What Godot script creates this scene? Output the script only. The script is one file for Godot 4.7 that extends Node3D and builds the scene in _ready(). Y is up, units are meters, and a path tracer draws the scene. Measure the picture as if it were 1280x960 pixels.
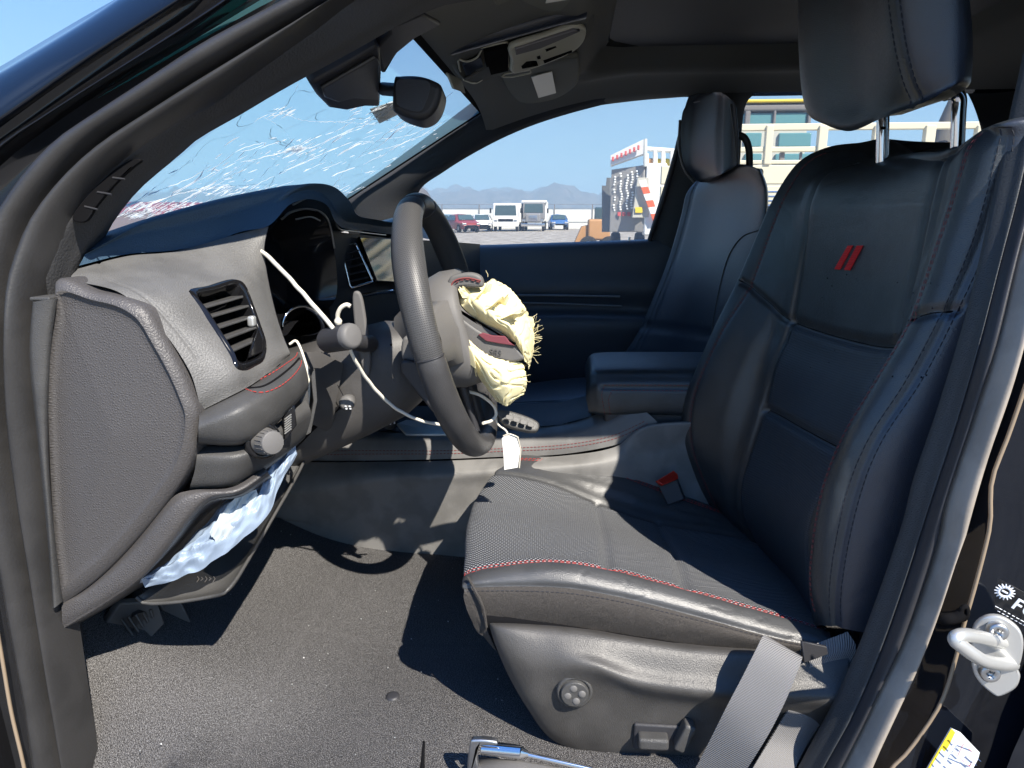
extends Node3D
# A wrecked SUV seen through its open driver's door, standing in a sunny dirt yard.
# The car points to -x, its left side faces +z, metres throughout.

const LENS := 888.0
const EYE := Vector3(0, 1.30, 1.40)
var fw: Vector3
var rt: Vector3
var upv: Vector3
var M := {}
var rng := RandomNumberGenerator.new()
var car: Node3D
const SUN := Vector3(0.60, 1.0, 0.765)


# ---------------------------------------------------------------- measuring
func ray(px: float, py: float) -> Vector3:
	return fw + rt * ((px - 640.0) / LENS) + upv * ((480.0 - py) / LENS)

func at(px: float, py: float, z: float) -> Vector3:          # measured point of the car at the lengthwise plane z
	var r := ray(px, py)
	return EYE + r * ((z - EYE.z) / r.z)

func atx(px: float, py: float, x: float) -> Vector3:
	var r := ray(px, py)
	return EYE + r * ((x - EYE.x) / r.x)

func aty(px: float, py: float, y: float) -> Vector3:
	var r := ray(px, py)
	return EYE + r * ((y - EYE.y) / r.y)

func atp(px: float, py: float, p: Vector3, n: Vector3) -> Vector3:
	var r := ray(px, py)
	return EYE + r * ((p - EYE).dot(n) / r.dot(n))

func ats(list: Array, z := INF) -> PackedVector3Array:
	var o := PackedVector3Array()
	for p in list:
		o.append(p if p is Vector3 else at(p[0], p[1], p[2] if p.size() > 2 else z))
	return o

func seen_at(p: Vector3) -> Vector2:
	var d := p - EYE
	var w := d.dot(fw)
	return Vector2(640.0 + LENS * d.dot(rt) / w, 480.0 - LENS * d.dot(upv) / w)

const WP := Vector3(-0.22, 1.585, 0.0)       # the windshield's plane
var WN := Vector3(0.56, -1.0, 0).normalized() # towards the cabin
func onw(px: float, py: float, off := 0.0) -> Vector3:
	return atp(px, py, WP + WN * off, WN)


# ---------------------------------------------------------------- curves
static func cr(p: PackedVector3Array, t: float) -> Vector3:
	var n := p.size()
	if n == 1:
		return p[0]
	var i := clampi(int(floor(t)), 0, n - 2)
	var f := t - i
	var b := p[i]
	var c := p[i + 1]
	var a := p[i - 1] if i > 0 else b * 2.0 - c
	var d := p[i + 2] if i + 2 < n else c * 2.0 - b
	return 0.5 * (2.0 * b + (c - a) * f + (2.0 * a - 5.0 * b + 4.0 * c - d) * f * f + (3.0 * b - a - 3.0 * c + d) * f * f * f)

static func spline(p: PackedVector3Array, per := 8) -> PackedVector3Array:
	var o := PackedVector3Array()
	for i in (p.size() - 1) * per + 1:
		o.append(cr(p, float(i) / per))
	return o

static func loop_spline(p: PackedVector3Array, per := 6) -> PackedVector3Array:
	var n := p.size()
	var q := PackedVector3Array([p[n - 2], p[n - 1]])
	q.append_array(p)
	q.append_array(PackedVector3Array([p[0], p[1], p[2]]))
	var o := PackedVector3Array()
	for i in n * per:
		o.append(cr(q, 2.0 + float(i) / per))
	return o

static func even(p: PackedVector3Array, step: float) -> PackedVector3Array:
	var o := PackedVector3Array([p[0]])
	var left := step
	for i in p.size() - 1:
		var a := p[i]
		var l := a.distance_to(p[i + 1])
		var done := 0.0
		while l - done >= left:
			done += left
			o.append(a.lerp(p[i + 1], done / l))
			left = step
		left -= l - done
	return o


# ---------------------------------------------------------------- meshes
class MB:
	var v := PackedVector3Array()
	var n := PackedVector3Array()
	var uv := PackedVector2Array()
	var ix := PackedInt32Array()

	func add(av: PackedVector3Array, auv: PackedVector2Array, aix: PackedInt32Array, an := PackedVector3Array()) -> MB:
		if an.is_empty():
			an.resize(av.size())
			for i in range(0, aix.size(), 3):
				var a := aix[i]
				var b := aix[i + 1]
				var c := aix[i + 2]
				var f := (av[c] - av[a]).cross(av[b] - av[a])
				an[a] += f
				an[b] += f
				an[c] += f
			for i in an.size():
				an[i] = an[i].normalized() if an[i].length_squared() > 1e-24 else Vector3.UP
		var base := v.size()
		v.append_array(av)
		n.append_array(an)
		uv.append_array(auv)
		for i in aix:
			ix.append(base + i)
		return self

	func grid(rows: Array, wrap_u := false, wrap_v := false) -> MB:
		var nr := rows.size()
		var nc: int = rows[0].size()
		var av := PackedVector3Array()
		var auv := PackedVector2Array()
		var mid: PackedVector3Array = rows[nr / 2]
		var us := [0.0]
		for j in range(1, nc):
			us.append(us[j - 1] + mid[j].distance_to(mid[j - 1]))
		var vv := 0.0
		for i in nr:
			if i > 0:
				vv += (rows[i][nc / 2] as Vector3).distance_to(rows[i - 1][nc / 2])
			for j in nc:
				av.append(rows[i][j])
				auv.append(Vector2(us[j], vv))
		var aix := PackedInt32Array()
		for i in nr if wrap_v else nr - 1:
			for j in nc if wrap_u else nc - 1:
				var a := i * nc + j
				var b := i * nc + (j + 1) % nc
				var c := ((i + 1) % nr) * nc + j
				var d := ((i + 1) % nr) * nc + (j + 1) % nc
				aix.append_array(PackedInt32Array([a, b, c, b, d, c]))
		return add(av, auv, aix)

	func fan(ring: PackedVector3Array, flip := false) -> MB:
		var c := Vector3.ZERO
		for p in ring:
			c += p
		c /= ring.size()
		var av := PackedVector3Array([c])
		av.append_array(ring)
		var auv := PackedVector2Array()
		for p in av:
			auv.append(Vector2(p.x, p.y))
		var aix := PackedInt32Array()
		for i in ring.size():
			var a := i + 1
			var b := (i + 1) % ring.size() + 1
			aix.append_array(PackedInt32Array([0, b, a] if flip else [0, a, b]))
		return add(av, auv, aix)

	# a tube along a path; r is a number or a list of radii, flat squeezes it along its second axis
	func tube(path: PackedVector3Array, r, seg := 10, flat := 1.0, hint := Vector3.UP, closed := false) -> MB:
		var rows := []
		var m := path.size()
		var side := Vector3.ZERO
		for i in m:
			var t := (path[(i + 1) % m] - path[(i - 1 + m) % m]) if closed else (path[mini(i + 1, m - 1)] - path[maxi(i - 1, 0)])
			t = t.normalized() if t.length_squared() > 1e-16 else Vector3.UP
			if i == 0 or hint != Vector3.UP:
				var h := hint if absf(hint.dot(t)) < 0.97 else Vector3(1, 0.1, 0)
				side = h.cross(t).normalized()
			else:
				side = (side - t * side.dot(t)).normalized()
			var up2 := t.cross(side)
			var rr: float = r[mini(i, r.size() - 1)] if r is Array or r is PackedFloat32Array else r
			var ring := PackedVector3Array()
			for k in seg:
				var a := TAU * k / seg
				ring.append(path[i] + side * cos(a) * rr + up2 * sin(a) * rr * flat)
			rows.append(ring)
		grid(rows, true, closed)
		if not closed:
			fan(rows[0], true)
			fan(rows[m - 1])
		return self

	func ribbon(path: PackedVector3Array, w: float, normal: Vector3) -> MB:
		var rows := []
		for i in path.size():
			var t := (path[mini(i + 1, path.size() - 1)] - path[maxi(i - 1, 0)]).normalized()
			var k := w * (1.0 if i > 0 and i < path.size() - 1 else 0.25)
			var side := normal.cross(t).normalized() * k
			rows.append(PackedVector3Array([path[i] - side, path[i] + side]))
		return grid(rows)

	func fin(path: PackedVector3Array, w: float, up: Vector3) -> MB:      # a crack's face, standing across the glass
		var rows := []
		for i in path.size():
			var k := w * (1.0 if i > 0 and i < path.size() - 1 else 0.2)
			rows.append(PackedVector3Array([path[i] - up * k, path[i] + up * k]))
		return grid(rows)

	func ball(c: Vector3, r: Vector3, seg := 14, basis := Basis.IDENTITY) -> MB:
		var rows := []
		for i in seg / 2 + 1:
			var la := PI * i / (seg / 2) - PI / 2
			var ring := PackedVector3Array()
			for k in seg:
				var lo := TAU * k / seg
				ring.append(c + basis * (Vector3(cos(la) * cos(lo), sin(la), cos(la) * sin(lo)) * r))
			rows.append(ring)
		return grid(rows, true)

	# a bevelled box; size in full lengths
	func box(c: Vector3, size: Vector3, bev := 0.004, basis := Basis.IDENTITY, steps := 2) -> MB:
		var h := size / 2
		bev = minf(bev, minf(h.x, minf(h.y, h.z)) * 0.98)
		var inner := h - Vector3.ONE * bev
		for f in 6:
			var ax := f / 2
			var sg := 1.0 if f % 2 == 0 else -1.0
			var e := [Vector3.RIGHT, Vector3.UP, Vector3.BACK]
			var w: Vector3 = e[ax] * sg
			var a: Vector3 = e[(ax + 1) % 3]
			var b: Vector3 = e[(ax + 2) % 3] * sg
			var sa := []
			var m := steps
			for k in m + 1:
				sa.append([-1.0, tan(-PI / 4 * (1.0 - float(k) / m))])
			for k in m + 1:
				sa.append([1.0, tan(PI / 4 * float(k) / m)])
			var rows := []
			for p in sa:
				var row := PackedVector3Array()
				for q in sa:
					var core: Vector3 = a * p[0] * inner + b * q[0] * inner + w * inner
					var dir: Vector3 = (a * p[1] + b * q[1] + w).normalized()
					row.append(c + basis * (core + dir * bev))
				rows.append(row)
			grid(rows)
		return self

	# an outline (counter-clockwise in its own plane) given as points in space, thickened along dir, with rounded rims
	func slab(outline: PackedVector3Array, dir: Vector3, bev := 0.003, rim := 3, dome := 0.0) -> MB:
		var m := outline.size()
		var d := dir.normalized()
		var cen := Vector3.ZERO
		for p in outline:
			cen += p
		cen /= m
		var ins := PackedVector3Array()
		var area := Vector3.ZERO
		for i in m:
			area += (outline[i] - cen).cross(outline[(i + 1) % m] - cen)
		var sgn := 1.0 if area.dot(d) > 0 else -1.0
		for i in m:
			var t := (outline[(i + 1) % m] - outline[(i - 1 + m) % m]).normalized()
			ins.append(d.cross(t).normalized() * sgn)
		var L := dir.length()
		bev = minf(bev, L * 0.49)
		var rows := []
		for s in 2:
			for k in rim + 1:
				var a := PI / 2 * (float(k) / rim)
				var out_ := sin(a) if s == 0 else cos(a)
				var hh := (1.0 - cos(a)) * bev if s == 0 else L - bev + sin(a) * bev
				var ring := PackedVector3Array()
				for i in m:
					ring.append(outline[i] + ins[i] * (1.0 - out_) * bev + d * hh)
				rows.append(ring)
		if sgn > 0:
			for i in rows.size():
				rows[i].reverse()
		grid(rows, true)
		for s in 2:
			var ring: PackedVector3Array = rows[0] if s == 0 else rows[rows.size() - 1]
			var bx := (ring[1] - ring[0]).normalized()
			var by := d.cross(bx)
			var flat := PackedVector2Array()
			for p in ring:
				flat.append(Vector2((p - cen).dot(bx), (p - cen).dot(by)))
			var plain := PackedVector2Array()
			for i in m:
				var p := outline[m - 1 - i] if sgn > 0 else outline[i]
				plain.append(Vector2((p - cen).dot(bx), (p - cen).dot(by)))
			var tri := Geometry2D.triangulate_polygon(plain)
			if tri.is_empty():
				var fn := PackedVector3Array([d * (1.0 if s else -1.0)])
				var fp := PackedVector3Array([cen + d * (L if s else 0.0)])
				var ft := PackedInt32Array()
				for i in m:
					fn.append(fn[0])
					ft.append_array(PackedInt32Array([0, i + 1, (i + 1) % m + 1]) if s else PackedInt32Array([0, (i + 1) % m + 1, i + 1]))
				fp.append_array(ring)
				flat.insert(0, Vector2.ZERO)
				add(fp, flat, ft, fn)
				continue
			var nn := PackedVector3Array()
			for p in ring:
				nn.append(d * (1.0 if s else -1.0))
			var ab := 0.0
			for i in range(0, tri.size(), 3):
				ab += (plain[tri[i + 1]] - plain[tri[i]]).cross(plain[tri[i + 2]] - plain[tri[i]])
			if (ab > 0) == (s == 1):
				tri.reverse()
			add(ring, flat, tri, nn)
		return self

	func lathe(axis_at: Vector3, axis: Vector3, prof: Array, seg := 24) -> MB: # prof: [radius, along]
		var w := axis.normalized()
		var a := w.cross(Vector3.UP if absf(w.y) < 0.9 else Vector3.RIGHT).normalized()
		var b := w.cross(a)
		var rows := []
		for p in prof:
			var ring := PackedVector3Array()
			for k in seg:
				var t := TAU * k / seg
				ring.append(axis_at + w * p[1] + (a * cos(t) + b * sin(t)) * p[0])
			rows.append(ring)
		return grid(rows, true)

	func mesh() -> ArrayMesh:
		var arr := []
		arr.resize(Mesh.ARRAY_MAX)
		arr[Mesh.ARRAY_VERTEX] = v
		arr[Mesh.ARRAY_NORMAL] = n
		arr[Mesh.ARRAY_TEX_UV] = uv
		arr[Mesh.ARRAY_INDEX] = ix
		var m := ArrayMesh.new()
		m.add_surface_from_arrays(Mesh.PRIMITIVE_TRIANGLES, arr)
		return m


# a smooth sheet through a net of measured points, with sewn grooves
class Sheet:
	var g := []       # rows of points
	var nrm := []
	var ru: int
	var rv: int
	var su := []
	var sv := []

	func _init(net: Array, ru_: int, rv_: int, grooves := []) -> void:
		ru = ru_
		rv = rv_
		var nc: int = net[0].size()
		var nr := net.size()
		var wide := []
		for row in net:
			wide.append(Node3D_spline(row, ru))
		var cols := (nc - 1) * ru + 1
		for i in (nr - 1) * rv + 1:
			g.append(PackedVector3Array())
		for j in cols:
			var c := PackedVector3Array()
			for row in wide:
				c.append(row[j])
			var s := Node3D_spline(c, rv)
			for i in s.size():
				g[i].append(s[i])
		normals()
		if grooves:
			var moved := []
			for i in g.size():
				var row := PackedVector3Array()
				for j in cols:
					var u := float(j) / ru
					var w := float(i) / rv
					var p: Vector3 = g[i][j]
					var dep := 0.0
					for q in grooves:      # {u or v, from, to, depth, width}
						var t: float = w if q.has("u") else u
						if t < q.a - 0.001 or t > q.b + 0.001:
							continue
						var dist: float
						if q.has("u"):
							var k := clampi(int(round(q.u * ru)), 0, cols - 1)
							dist = p.distance_to(g[i][k])
						else:
							var k := clampi(int(round(q.v * rv)), 0, g.size() - 1)
							dist = p.distance_to(g[k][j])
						dep += q.d * exp(-pow(dist / q.w, 2.0))
					row.append(p - nrm[i][j] * dep)
				moved.append(row)
			g = moved
			normals()

	static func Node3D_spline(p: PackedVector3Array, per: int) -> PackedVector3Array:
		var n := p.size()
		var o := PackedVector3Array()
		for k in (n - 1) * per + 1:
			var t := float(k) / per
			var i := clampi(int(floor(t)), 0, n - 2)
			var f := t - i
			var b := p[i]
			var c := p[i + 1]
			var a := p[i - 1] if i > 0 else b * 2.0 - c
			var d := p[i + 2] if i + 2 < n else c * 2.0 - b
			o.append(0.5 * (2.0 * b + (c - a) * f + (2.0 * a - 5.0 * b + 4.0 * c - d) * f * f + (3.0 * b - a - 3.0 * c + d) * f * f * f))
		return o

	func normals() -> void:
		nrm = []
		var nr := g.size()
		var nc: int = g[0].size()
		for i in nr:
			var row := PackedVector3Array()
			for j in nc:
				var du: Vector3 = g[i][mini(j + 1, nc - 1)] - g[i][maxi(j - 1, 0)]
				var dv: Vector3 = g[mini(i + 1, nr - 1)][j] - g[maxi(i - 1, 0)][j]
				var x := dv.cross(du)
				row.append(x.normalized() if x.length_squared() > 1e-20 else Vector3.UP)
			nrm.append(row)

	func soften(amount: float, freq: float, seed_: int) -> Sheet:      # the slack of a used cover: shallow dents and creases
		var n := FastNoiseLite.new()
		n.seed = seed_
		n.frequency = freq
		n.fractal_octaves = 2
		for i in g.size():
			for j in g[i].size():
				var p: Vector3 = g[i][j]
				var k := 0.55 * n.get_noise_3dv(p) - 0.6 * maxf(0.0, 0.12 - absf(n.get_noise_3dv(p * 0.8 + Vector3(31, 7, 3)))) / 0.12
				g[i][j] = p + nrm[i][j] * amount * k
		normals()
		return self

	func s(u: float, v: float, lift := 0.0) -> Vector3:
		var a := clampf(u * ru, 0, g[0].size() - 1.001)
		var b := clampf(v * rv, 0, g.size() - 1.001)
		var j := int(a)
		var i := int(b)
		var p: Vector3 = (g[i][j] as Vector3).lerp(g[i][j + 1], a - j)
		var q: Vector3 = (g[i + 1][j] as Vector3).lerp(g[i + 1][j + 1], a - j)
		return p.lerp(q, b - i) + nrm[i][j] * lift

	func nat(u: float, v: float) -> Vector3:
		return nrm[clampi(int(round(v * rv)), 0, g.size() - 1)][clampi(int(round(u * ru)), 0, g[0].size() - 1)]

	func part(m: MB, u0: float, u1: float, v0: float, v1: float, lift := 0.0) -> MB:
		var j0 := int(round(u0 * ru))
		var j1 := int(round(u1 * ru))
		var i0 := int(round(v0 * rv))
		var i1 := int(round(v1 * rv))
		var av := PackedVector3Array()
		var an := PackedVector3Array()
		var auv := PackedVector2Array()
		var nc := j1 - j0 + 1
		var im := (i0 + i1) / 2
		var jm := (j0 + j1) / 2
		var us := [0.0]
		for j in range(j0 + 1, j1 + 1):
			us.append(us[-1] + (g[im][j] as Vector3).distance_to(g[im][j - 1]))
		var w := 0.0
		for i in range(i0, i1 + 1):
			if i > i0:
				w += (g[i][jm] as Vector3).distance_to(g[i - 1][jm])
			for j in range(j0, j1 + 1):
				av.append(g[i][j] + nrm[i][j] * lift)
				an.append(nrm[i][j])
				auv.append(Vector2(us[j - j0], w))
		var ix := PackedInt32Array()
		for i in i1 - i0:
			for j in nc - 1:
				var a := i * nc + j
				ix.append_array(PackedInt32Array([a, a + 1, a + nc, a + 1, a + nc + 1, a + nc]))
		m.add(av, auv, ix, an)
		return m

	func part_without(m: MB, u0: float, u1: float, v0: float, v1: float, host: Node3D, hole: PackedVector2Array) -> MB:
		part(m, u0, u1, v0, v1)
		var keep := PackedInt32Array()
		for i in range(0, m.ix.size(), 3):
			var c := (m.v[m.ix[i]] + m.v[m.ix[i + 1]] + m.v[m.ix[i + 2]]) / 3.0
			if not Geometry2D.is_point_in_polygon(host.seen_at(c), hole):
				keep.append_array(PackedInt32Array([m.ix[i], m.ix[i + 1], m.ix[i + 2]]))
		m.ix = keep
		return m

	func line(pts: Array, step: float, lift := 0.0006) -> PackedVector3Array: # pts: [u, v]
		var o := PackedVector3Array()
		for k in pts.size() - 1:
			var a: Array = pts[k]
			var b: Array = pts[k + 1]
			var l := s(a[0], a[1]).distance_to(s(b[0], b[1]))
			var m := maxi(2, int(l / step))
			for t in m:
				o.append(s(lerpf(a[0], b[0], float(t) / m), lerpf(a[1], b[1], float(t) / m), lift))
		o.append(s(pts[-1][0], pts[-1][1], lift))
		return o


# small irregular bends along a cord
func wobble(p: PackedVector3Array, amount: float) -> PackedVector3Array:
	var n := FastNoiseLite.new()
	n.seed = 8
	n.frequency = 1.0
	n.fractal_type = FastNoiseLite.FRACTAL_NONE
	var o := PackedVector3Array()
	for i in p.size():
		var q := p[i] * 38.0
		o.append(p[i] + Vector3(n.get_noise_3dv(q), n.get_noise_3dv(q + Vector3(50, 0, 0)), n.get_noise_3dv(q + Vector3(0, 50, 0))) * amount)
	return o


# short stitches of thread along a path
func stitches(m: MB, path: PackedVector3Array, dash := 0.0052, gap := 0.0022, r := 0.00075) -> MB:
	var p := even(path, (dash + gap) / 2.0)
	for i in range(0, p.size() - 1, 2):
		var a := p[i]
		var b := a.lerp(p[i + 1], 2.0 * dash / (dash + gap)) if dash < gap else a + (p[i + 1] - a) * (2.0 * dash / (dash + gap))
		m.tube(PackedVector3Array([a, (a + b) / 2, b]), [r * 0.6, r, r * 0.6], 5)
	return m


# ---------------------------------------------------------------- naming
func obj(called: String, m, mat: Material, parent: Node = self) -> MeshInstance3D:
	var o := MeshInstance3D.new()
	o.name = called
	o.mesh = m.mesh() if m is MB else m
	o.material_override = mat
	parent.add_child(o, true)
	return o

func group(called: String, parent: Node = self, where := Vector3.ZERO) -> Node3D:
	var o := Node3D.new()
	o.name = called
	parent.add_child(o, true)
	o.position = where
	return o

func numbered(called: String) -> String:
	if not has_node(NodePath(called)):
		return called
	var k := 1
	while has_node(NodePath("%s_%03d" % [called, k])):
		k += 1
	return "%s_%03d" % [called, k]

func thing(called: String, label: String, category: String, where := Vector3.ZERO, grp := "") -> Node3D:
	var o := Node3D.new()
	o.name = numbered(called)
	add_child(o)
	o.position = where
	o.set_meta("label", label)
	o.set_meta("category", category)
	if grp:
		o.set_meta("group", grp)
	return o

func struct(called: String, m, mat: Material, label := "") -> MeshInstance3D:
	var o := obj(called, m, mat)
	o.set_meta("kind", "structure")
	if label:
		o.set_meta("label", label)
	return o


# ---------------------------------------------------------------- materials
func lin(r: float, g: float, b: float) -> Color:
	return Color(r, g, b).linear_to_srgb()

func mat(called: String, c: Color, rough := 0.5, metal := 0.0, spec := 0.5) -> StandardMaterial3D:
	var m := StandardMaterial3D.new()
	m.resource_name = called
	m.albedo_color = c
	m.roughness = rough
	m.metallic = metal
	m.metallic_specular = spec
	m.cull_mode = BaseMaterial3D.CULL_DISABLED
	M[called] = m
	return m

func noise_tex(seed_: int, freq: float, kind: int, size := 512, normal := 0.0, octaves := 3, ramp: Gradient = null) -> NoiseTexture2D:
	var n := FastNoiseLite.new()
	n.seed = seed_
	n.frequency = freq
	n.noise_type = kind
	n.fractal_octaves = octaves
	if kind == FastNoiseLite.TYPE_CELLULAR:
		n.cellular_return_type = FastNoiseLite.RETURN_DISTANCE2_SUB
	var t := NoiseTexture2D.new()
	t.noise = n
	t.width = size
	t.height = size
	t.seamless = true
	if normal > 0:
		t.as_normal_map = true
		t.bump_strength = normal
	if ramp:
		t.color_ramp = ramp
	return t

func ramp2(a: Color, b: Color, lo := 0.0, hi := 1.0) -> Gradient:
	var g := Gradient.new()
	g.offsets = PackedFloat32Array([lo, hi])
	g.colors = PackedColorArray([a, b])
	return g

func triplanar(m: StandardMaterial3D, per_metre: float, nrm: Texture2D = null, strength := 1.0, tint: Texture2D = null) -> StandardMaterial3D:
	m.uv1_triplanar = true
	m.uv1_world_triplanar = true
	m.uv1_scale = Vector3.ONE * per_metre
	if nrm:
		m.normal_enabled = true
		m.normal_texture = nrm
		m.normal_scale = strength
	if tint and tint == M.wear:
		m.detail_enabled = true
		m.detail_albedo = tint
		m.detail_blend_mode = BaseMaterial3D.BLEND_MODE_MUL
		m.detail_uv_layer = BaseMaterial3D.DETAIL_UV_2
		m.uv2_triplanar = true
		m.uv2_world_triplanar = true
		m.uv2_scale = Vector3.ONE * 3.0
	elif tint:
		m.albedo_texture = tint
	return m

func weave_images() -> void:
	# woven / perforated seat cloth: one cell of 4 x 4 holes
	var s := 64
	var col := Image.create(s, s, false, Image.FORMAT_RGB8)
	var hgt := Image.create(s, s, false, Image.FORMAT_RGB8)
	for y in s:
		for x in s:
			var cx := fposmod(x + (8 if (y / 16) % 2 else 0), 16.0) - 7.5
			var cy := fposmod(y, 16.0) - 7.5
			var d := sqrt(cx * cx + cy * cy)
			var k := clampf((d - 2.6) / 1.6, 0, 1)
			var hole := lerpf(0.16, 1.0, k)
			col.set_pixel(x, y, Color(hole, hole, hole))
			hgt.set_pixel(x, y, Color(k, k, k))
	var nm := hgt.duplicate()
	nm.bump_map_to_normal_map(6.0)
	M.perf_col = ImageTexture.create_from_image(col)
	M.perf_nrm = ImageTexture.create_from_image(nm)
	var wc := Image.create(s, s, false, Image.FORMAT_RGB8)
	var wh := Image.create(s, s, false, Image.FORMAT_RGB8)
	for y in s:
		for x in s:
			var row := y / 8
			var xx := fposmod(x + (8 if row % 2 else 0), 16.0)
			var yy := fposmod(y, 8.0)
			var k := clampf(1.0 - absf(xx - 7.5) / 5.5, 0, 1) * clampf(1.0 - absf(yy - 3.5) / 3.6, 0, 1)
			k = clampf(k * 2.2, 0, 1)
			var c := Color(0.36, 0.37, 0.39).lerp(Color(1.0, 1.0, 1.0), k)
			wc.set_pixel(x, y, c)
			wh.set_pixel(x, y, Color(k, k, k))
	wh.bump_map_to_normal_map(5.0)
	M.cloth_col = ImageTexture.create_from_image(wc)
	M.cloth_nrm = ImageTexture.create_from_image(wh)
	# belt webbing ribs
	var bc := Image.create(64, 64, false, Image.FORMAT_RGB8)
	for y in 64:
		for x in 64:
			var k := 0.5 + 0.5 * sin(TAU * (x + (y % 16) * 0.5) / 8.0)
			bc.set_pixel(x, y, Color(k, k, k))
	bc.bump_map_to_normal_map(4.0)
	M.web_nrm = ImageTexture.create_from_image(bc)

func materials() -> void:
	weave_images()
	var grain := noise_tex(3, 0.06, FastNoiseLite.TYPE_CELLULAR, 512, 5.0, 2)
	var fine := noise_tex(9, 0.09, FastNoiseLite.TYPE_CELLULAR, 512, 4.0, 2)
	var soft := noise_tex(5, 0.05, FastNoiseLite.TYPE_SIMPLEX_SMOOTH, 512, 3.0, 4)
	var wear := noise_tex(21, 0.008, FastNoiseLite.TYPE_SIMPLEX_SMOOTH, 512, 0, 5, ramp2(Color(0.88, 0.88, 0.88), Color(1, 1, 1), 0.3, 0.65))
	var smudge := noise_tex(31, 0.012, FastNoiseLite.TYPE_SIMPLEX_SMOOTH, 512, 0, 5, ramp2(Color(0.55, 0.55, 0.55), Color(1, 1, 1), 0.3, 0.7))
	M.grain = grain
	M.fine = fine
	M.soft = soft
	M.wear = wear
	triplanar(mat("leather", lin(0.030, 0.036, 0.041), 0.37), 11, fine, 0.6, wear)  # black leather; the blue of the sky on it is put into the colour
	triplanar(mat("leather_side", lin(0.024, 0.030, 0.044), 0.36), 11, fine, 0.5)  # navy copy of the black leather, blue shade put into its colour
	triplanar(mat("leather_lit", lin(0.055, 0.056, 0.058), 0.44), 11, fine, 0.55, wear)  # paler copy of the seat leather, sunlight put into its colour
	triplanar(mat("leather_grey", lin(0.17, 0.166, 0.162), 0.5), 14, fine, 0.4, wear)
	triplanar(mat("dash_vinyl", lin(0.132, 0.130, 0.127), 0.55), 12, grain, 1.0, wear)
	triplanar(mat("dash_top", lin(0.042, 0.084, 0.135), 0.6), 12, grain, 0.8)  # dash vinyl in shade, with the sky's blue put into its colour
	triplanar(mat("end_cap", lin(0.070, 0.066, 0.066), 0.46), 12, grain, 0.95)
	triplanar(mat("plastic", lin(0.066, 0.065, 0.064), 0.48), 12, fine, 0.7, wear)
	triplanar(mat("plastic_dark", lin(0.030, 0.030, 0.034), 0.5), 16, fine, 0.4)
	triplanar(mat("plastic_shield", lin(0.070, 0.067, 0.064), 0.45), 12, fine, 0.6, wear)
	triplanar(mat("console_side", lin(0.205, 0.20, 0.192), 0.55), 13, fine, 0.6, wear)
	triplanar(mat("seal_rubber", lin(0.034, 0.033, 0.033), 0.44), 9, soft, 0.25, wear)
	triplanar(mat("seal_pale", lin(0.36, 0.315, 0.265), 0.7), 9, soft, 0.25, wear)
	triplanar(mat("trim_dark", lin(0.040, 0.044, 0.048), 0.6), 13, grain, 0.9)
	triplanar(mat("trim_cloth", lin(0.042, 0.042, 0.044), 0.85), 10, soft, 1.0)
	triplanar(mat("headliner", lin(0.12, 0.12, 0.105), 0.9), 14, soft, 0.35)
	mat("paint", lin(0.005, 0.007, 0.012), 0.07)
	for q in ["leather", "leather_side", "leather_lit"]:
		M[q].metallic_specular = 0.62
	triplanar(mat("door_vinyl", lin(0.060, 0.068, 0.084), 0.42), 11, fine, 0.4)
	mat("satin_trim", lin(0.16, 0.165, 0.175), 0.3)
	mat("gloss_black", lin(0.008, 0.008, 0.009), 0.08)
	mat("screen", lin(0.006, 0.007, 0.010), 0.05)
	mat("matt_black", lin(0.008, 0.008, 0.009), 0.9, 0.0, 0.15)
	mat("chrome", lin(0.75, 0.76, 0.78), 0.1, 1.0)
	mat("satin_metal", lin(0.55, 0.55, 0.55), 0.35, 1.0)
	mat("zinc", lin(0.62, 0.62, 0.60), 0.38, 0.65)
	mat("cord", lin(0.72, 0.68, 0.58), 0.5)
	mat("red_thread", lin(0.36, 0.035, 0.03), 0.7)
	mat("dull_thread", lin(0.20, 0.045, 0.045), 0.8)
	mat("navy_thread", lin(0.020, 0.022, 0.030), 0.8)
	mat("embroidery", lin(0.62, 0.02, 0.025), 0.75)
	mat("red_button", lin(0.60, 0.03, 0.015), 0.4)
	var air := mat("airbag", lin(0.86, 0.78, 0.47), 0.75)
	air.backlight_enabled = true
	air.backlight = Color(0.5, 0.45, 0.28)
	triplanar(air, 9.0, soft, 0.2)
	mat("airbag_red", lin(0.16, 0.035, 0.05), 0.8)
	var flt := triplanar(mat("cover_grey", lin(0.125, 0.121, 0.118), 0.55), 16, fine, 0.3)
	flt.metallic_specular = 0.4
	var car_tint := noise_tex(41, 0.35, FastNoiseLite.TYPE_SIMPLEX, 512, 0, 3, ramp2(Color(0.30, 0.29, 0.29), Color(1, 1, 1), 0.3, 0.75))
	var car_nrm := noise_tex(42, 0.3, FastNoiseLite.TYPE_SIMPLEX, 512, 9.0, 3)
	triplanar(mat("carpet", lin(0.30, 0.296, 0.296), 1.0, 0, 0.2), 3.6, car_nrm, 1.0, car_tint)
	var ins := mat("insert_perf", lin(0.038, 0.048, 0.062), 0.48)
	ins.albedo_texture = M.perf_col
	ins.normal_enabled = true
	ins.normal_texture = M.perf_nrm
	ins.normal_scale = 0.8
	ins.uv1_scale = Vector3(70, 70, 1)
	var cloth := mat("insert_cloth", lin(0.33, 0.335, 0.345), 0.6)
	cloth.albedo_texture = M.cloth_col
	cloth.normal_enabled = true
	cloth.normal_texture = M.cloth_nrm
	cloth.normal_scale = 0.9
	cloth.uv1_scale = Vector3(42, 42, 1)
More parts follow.
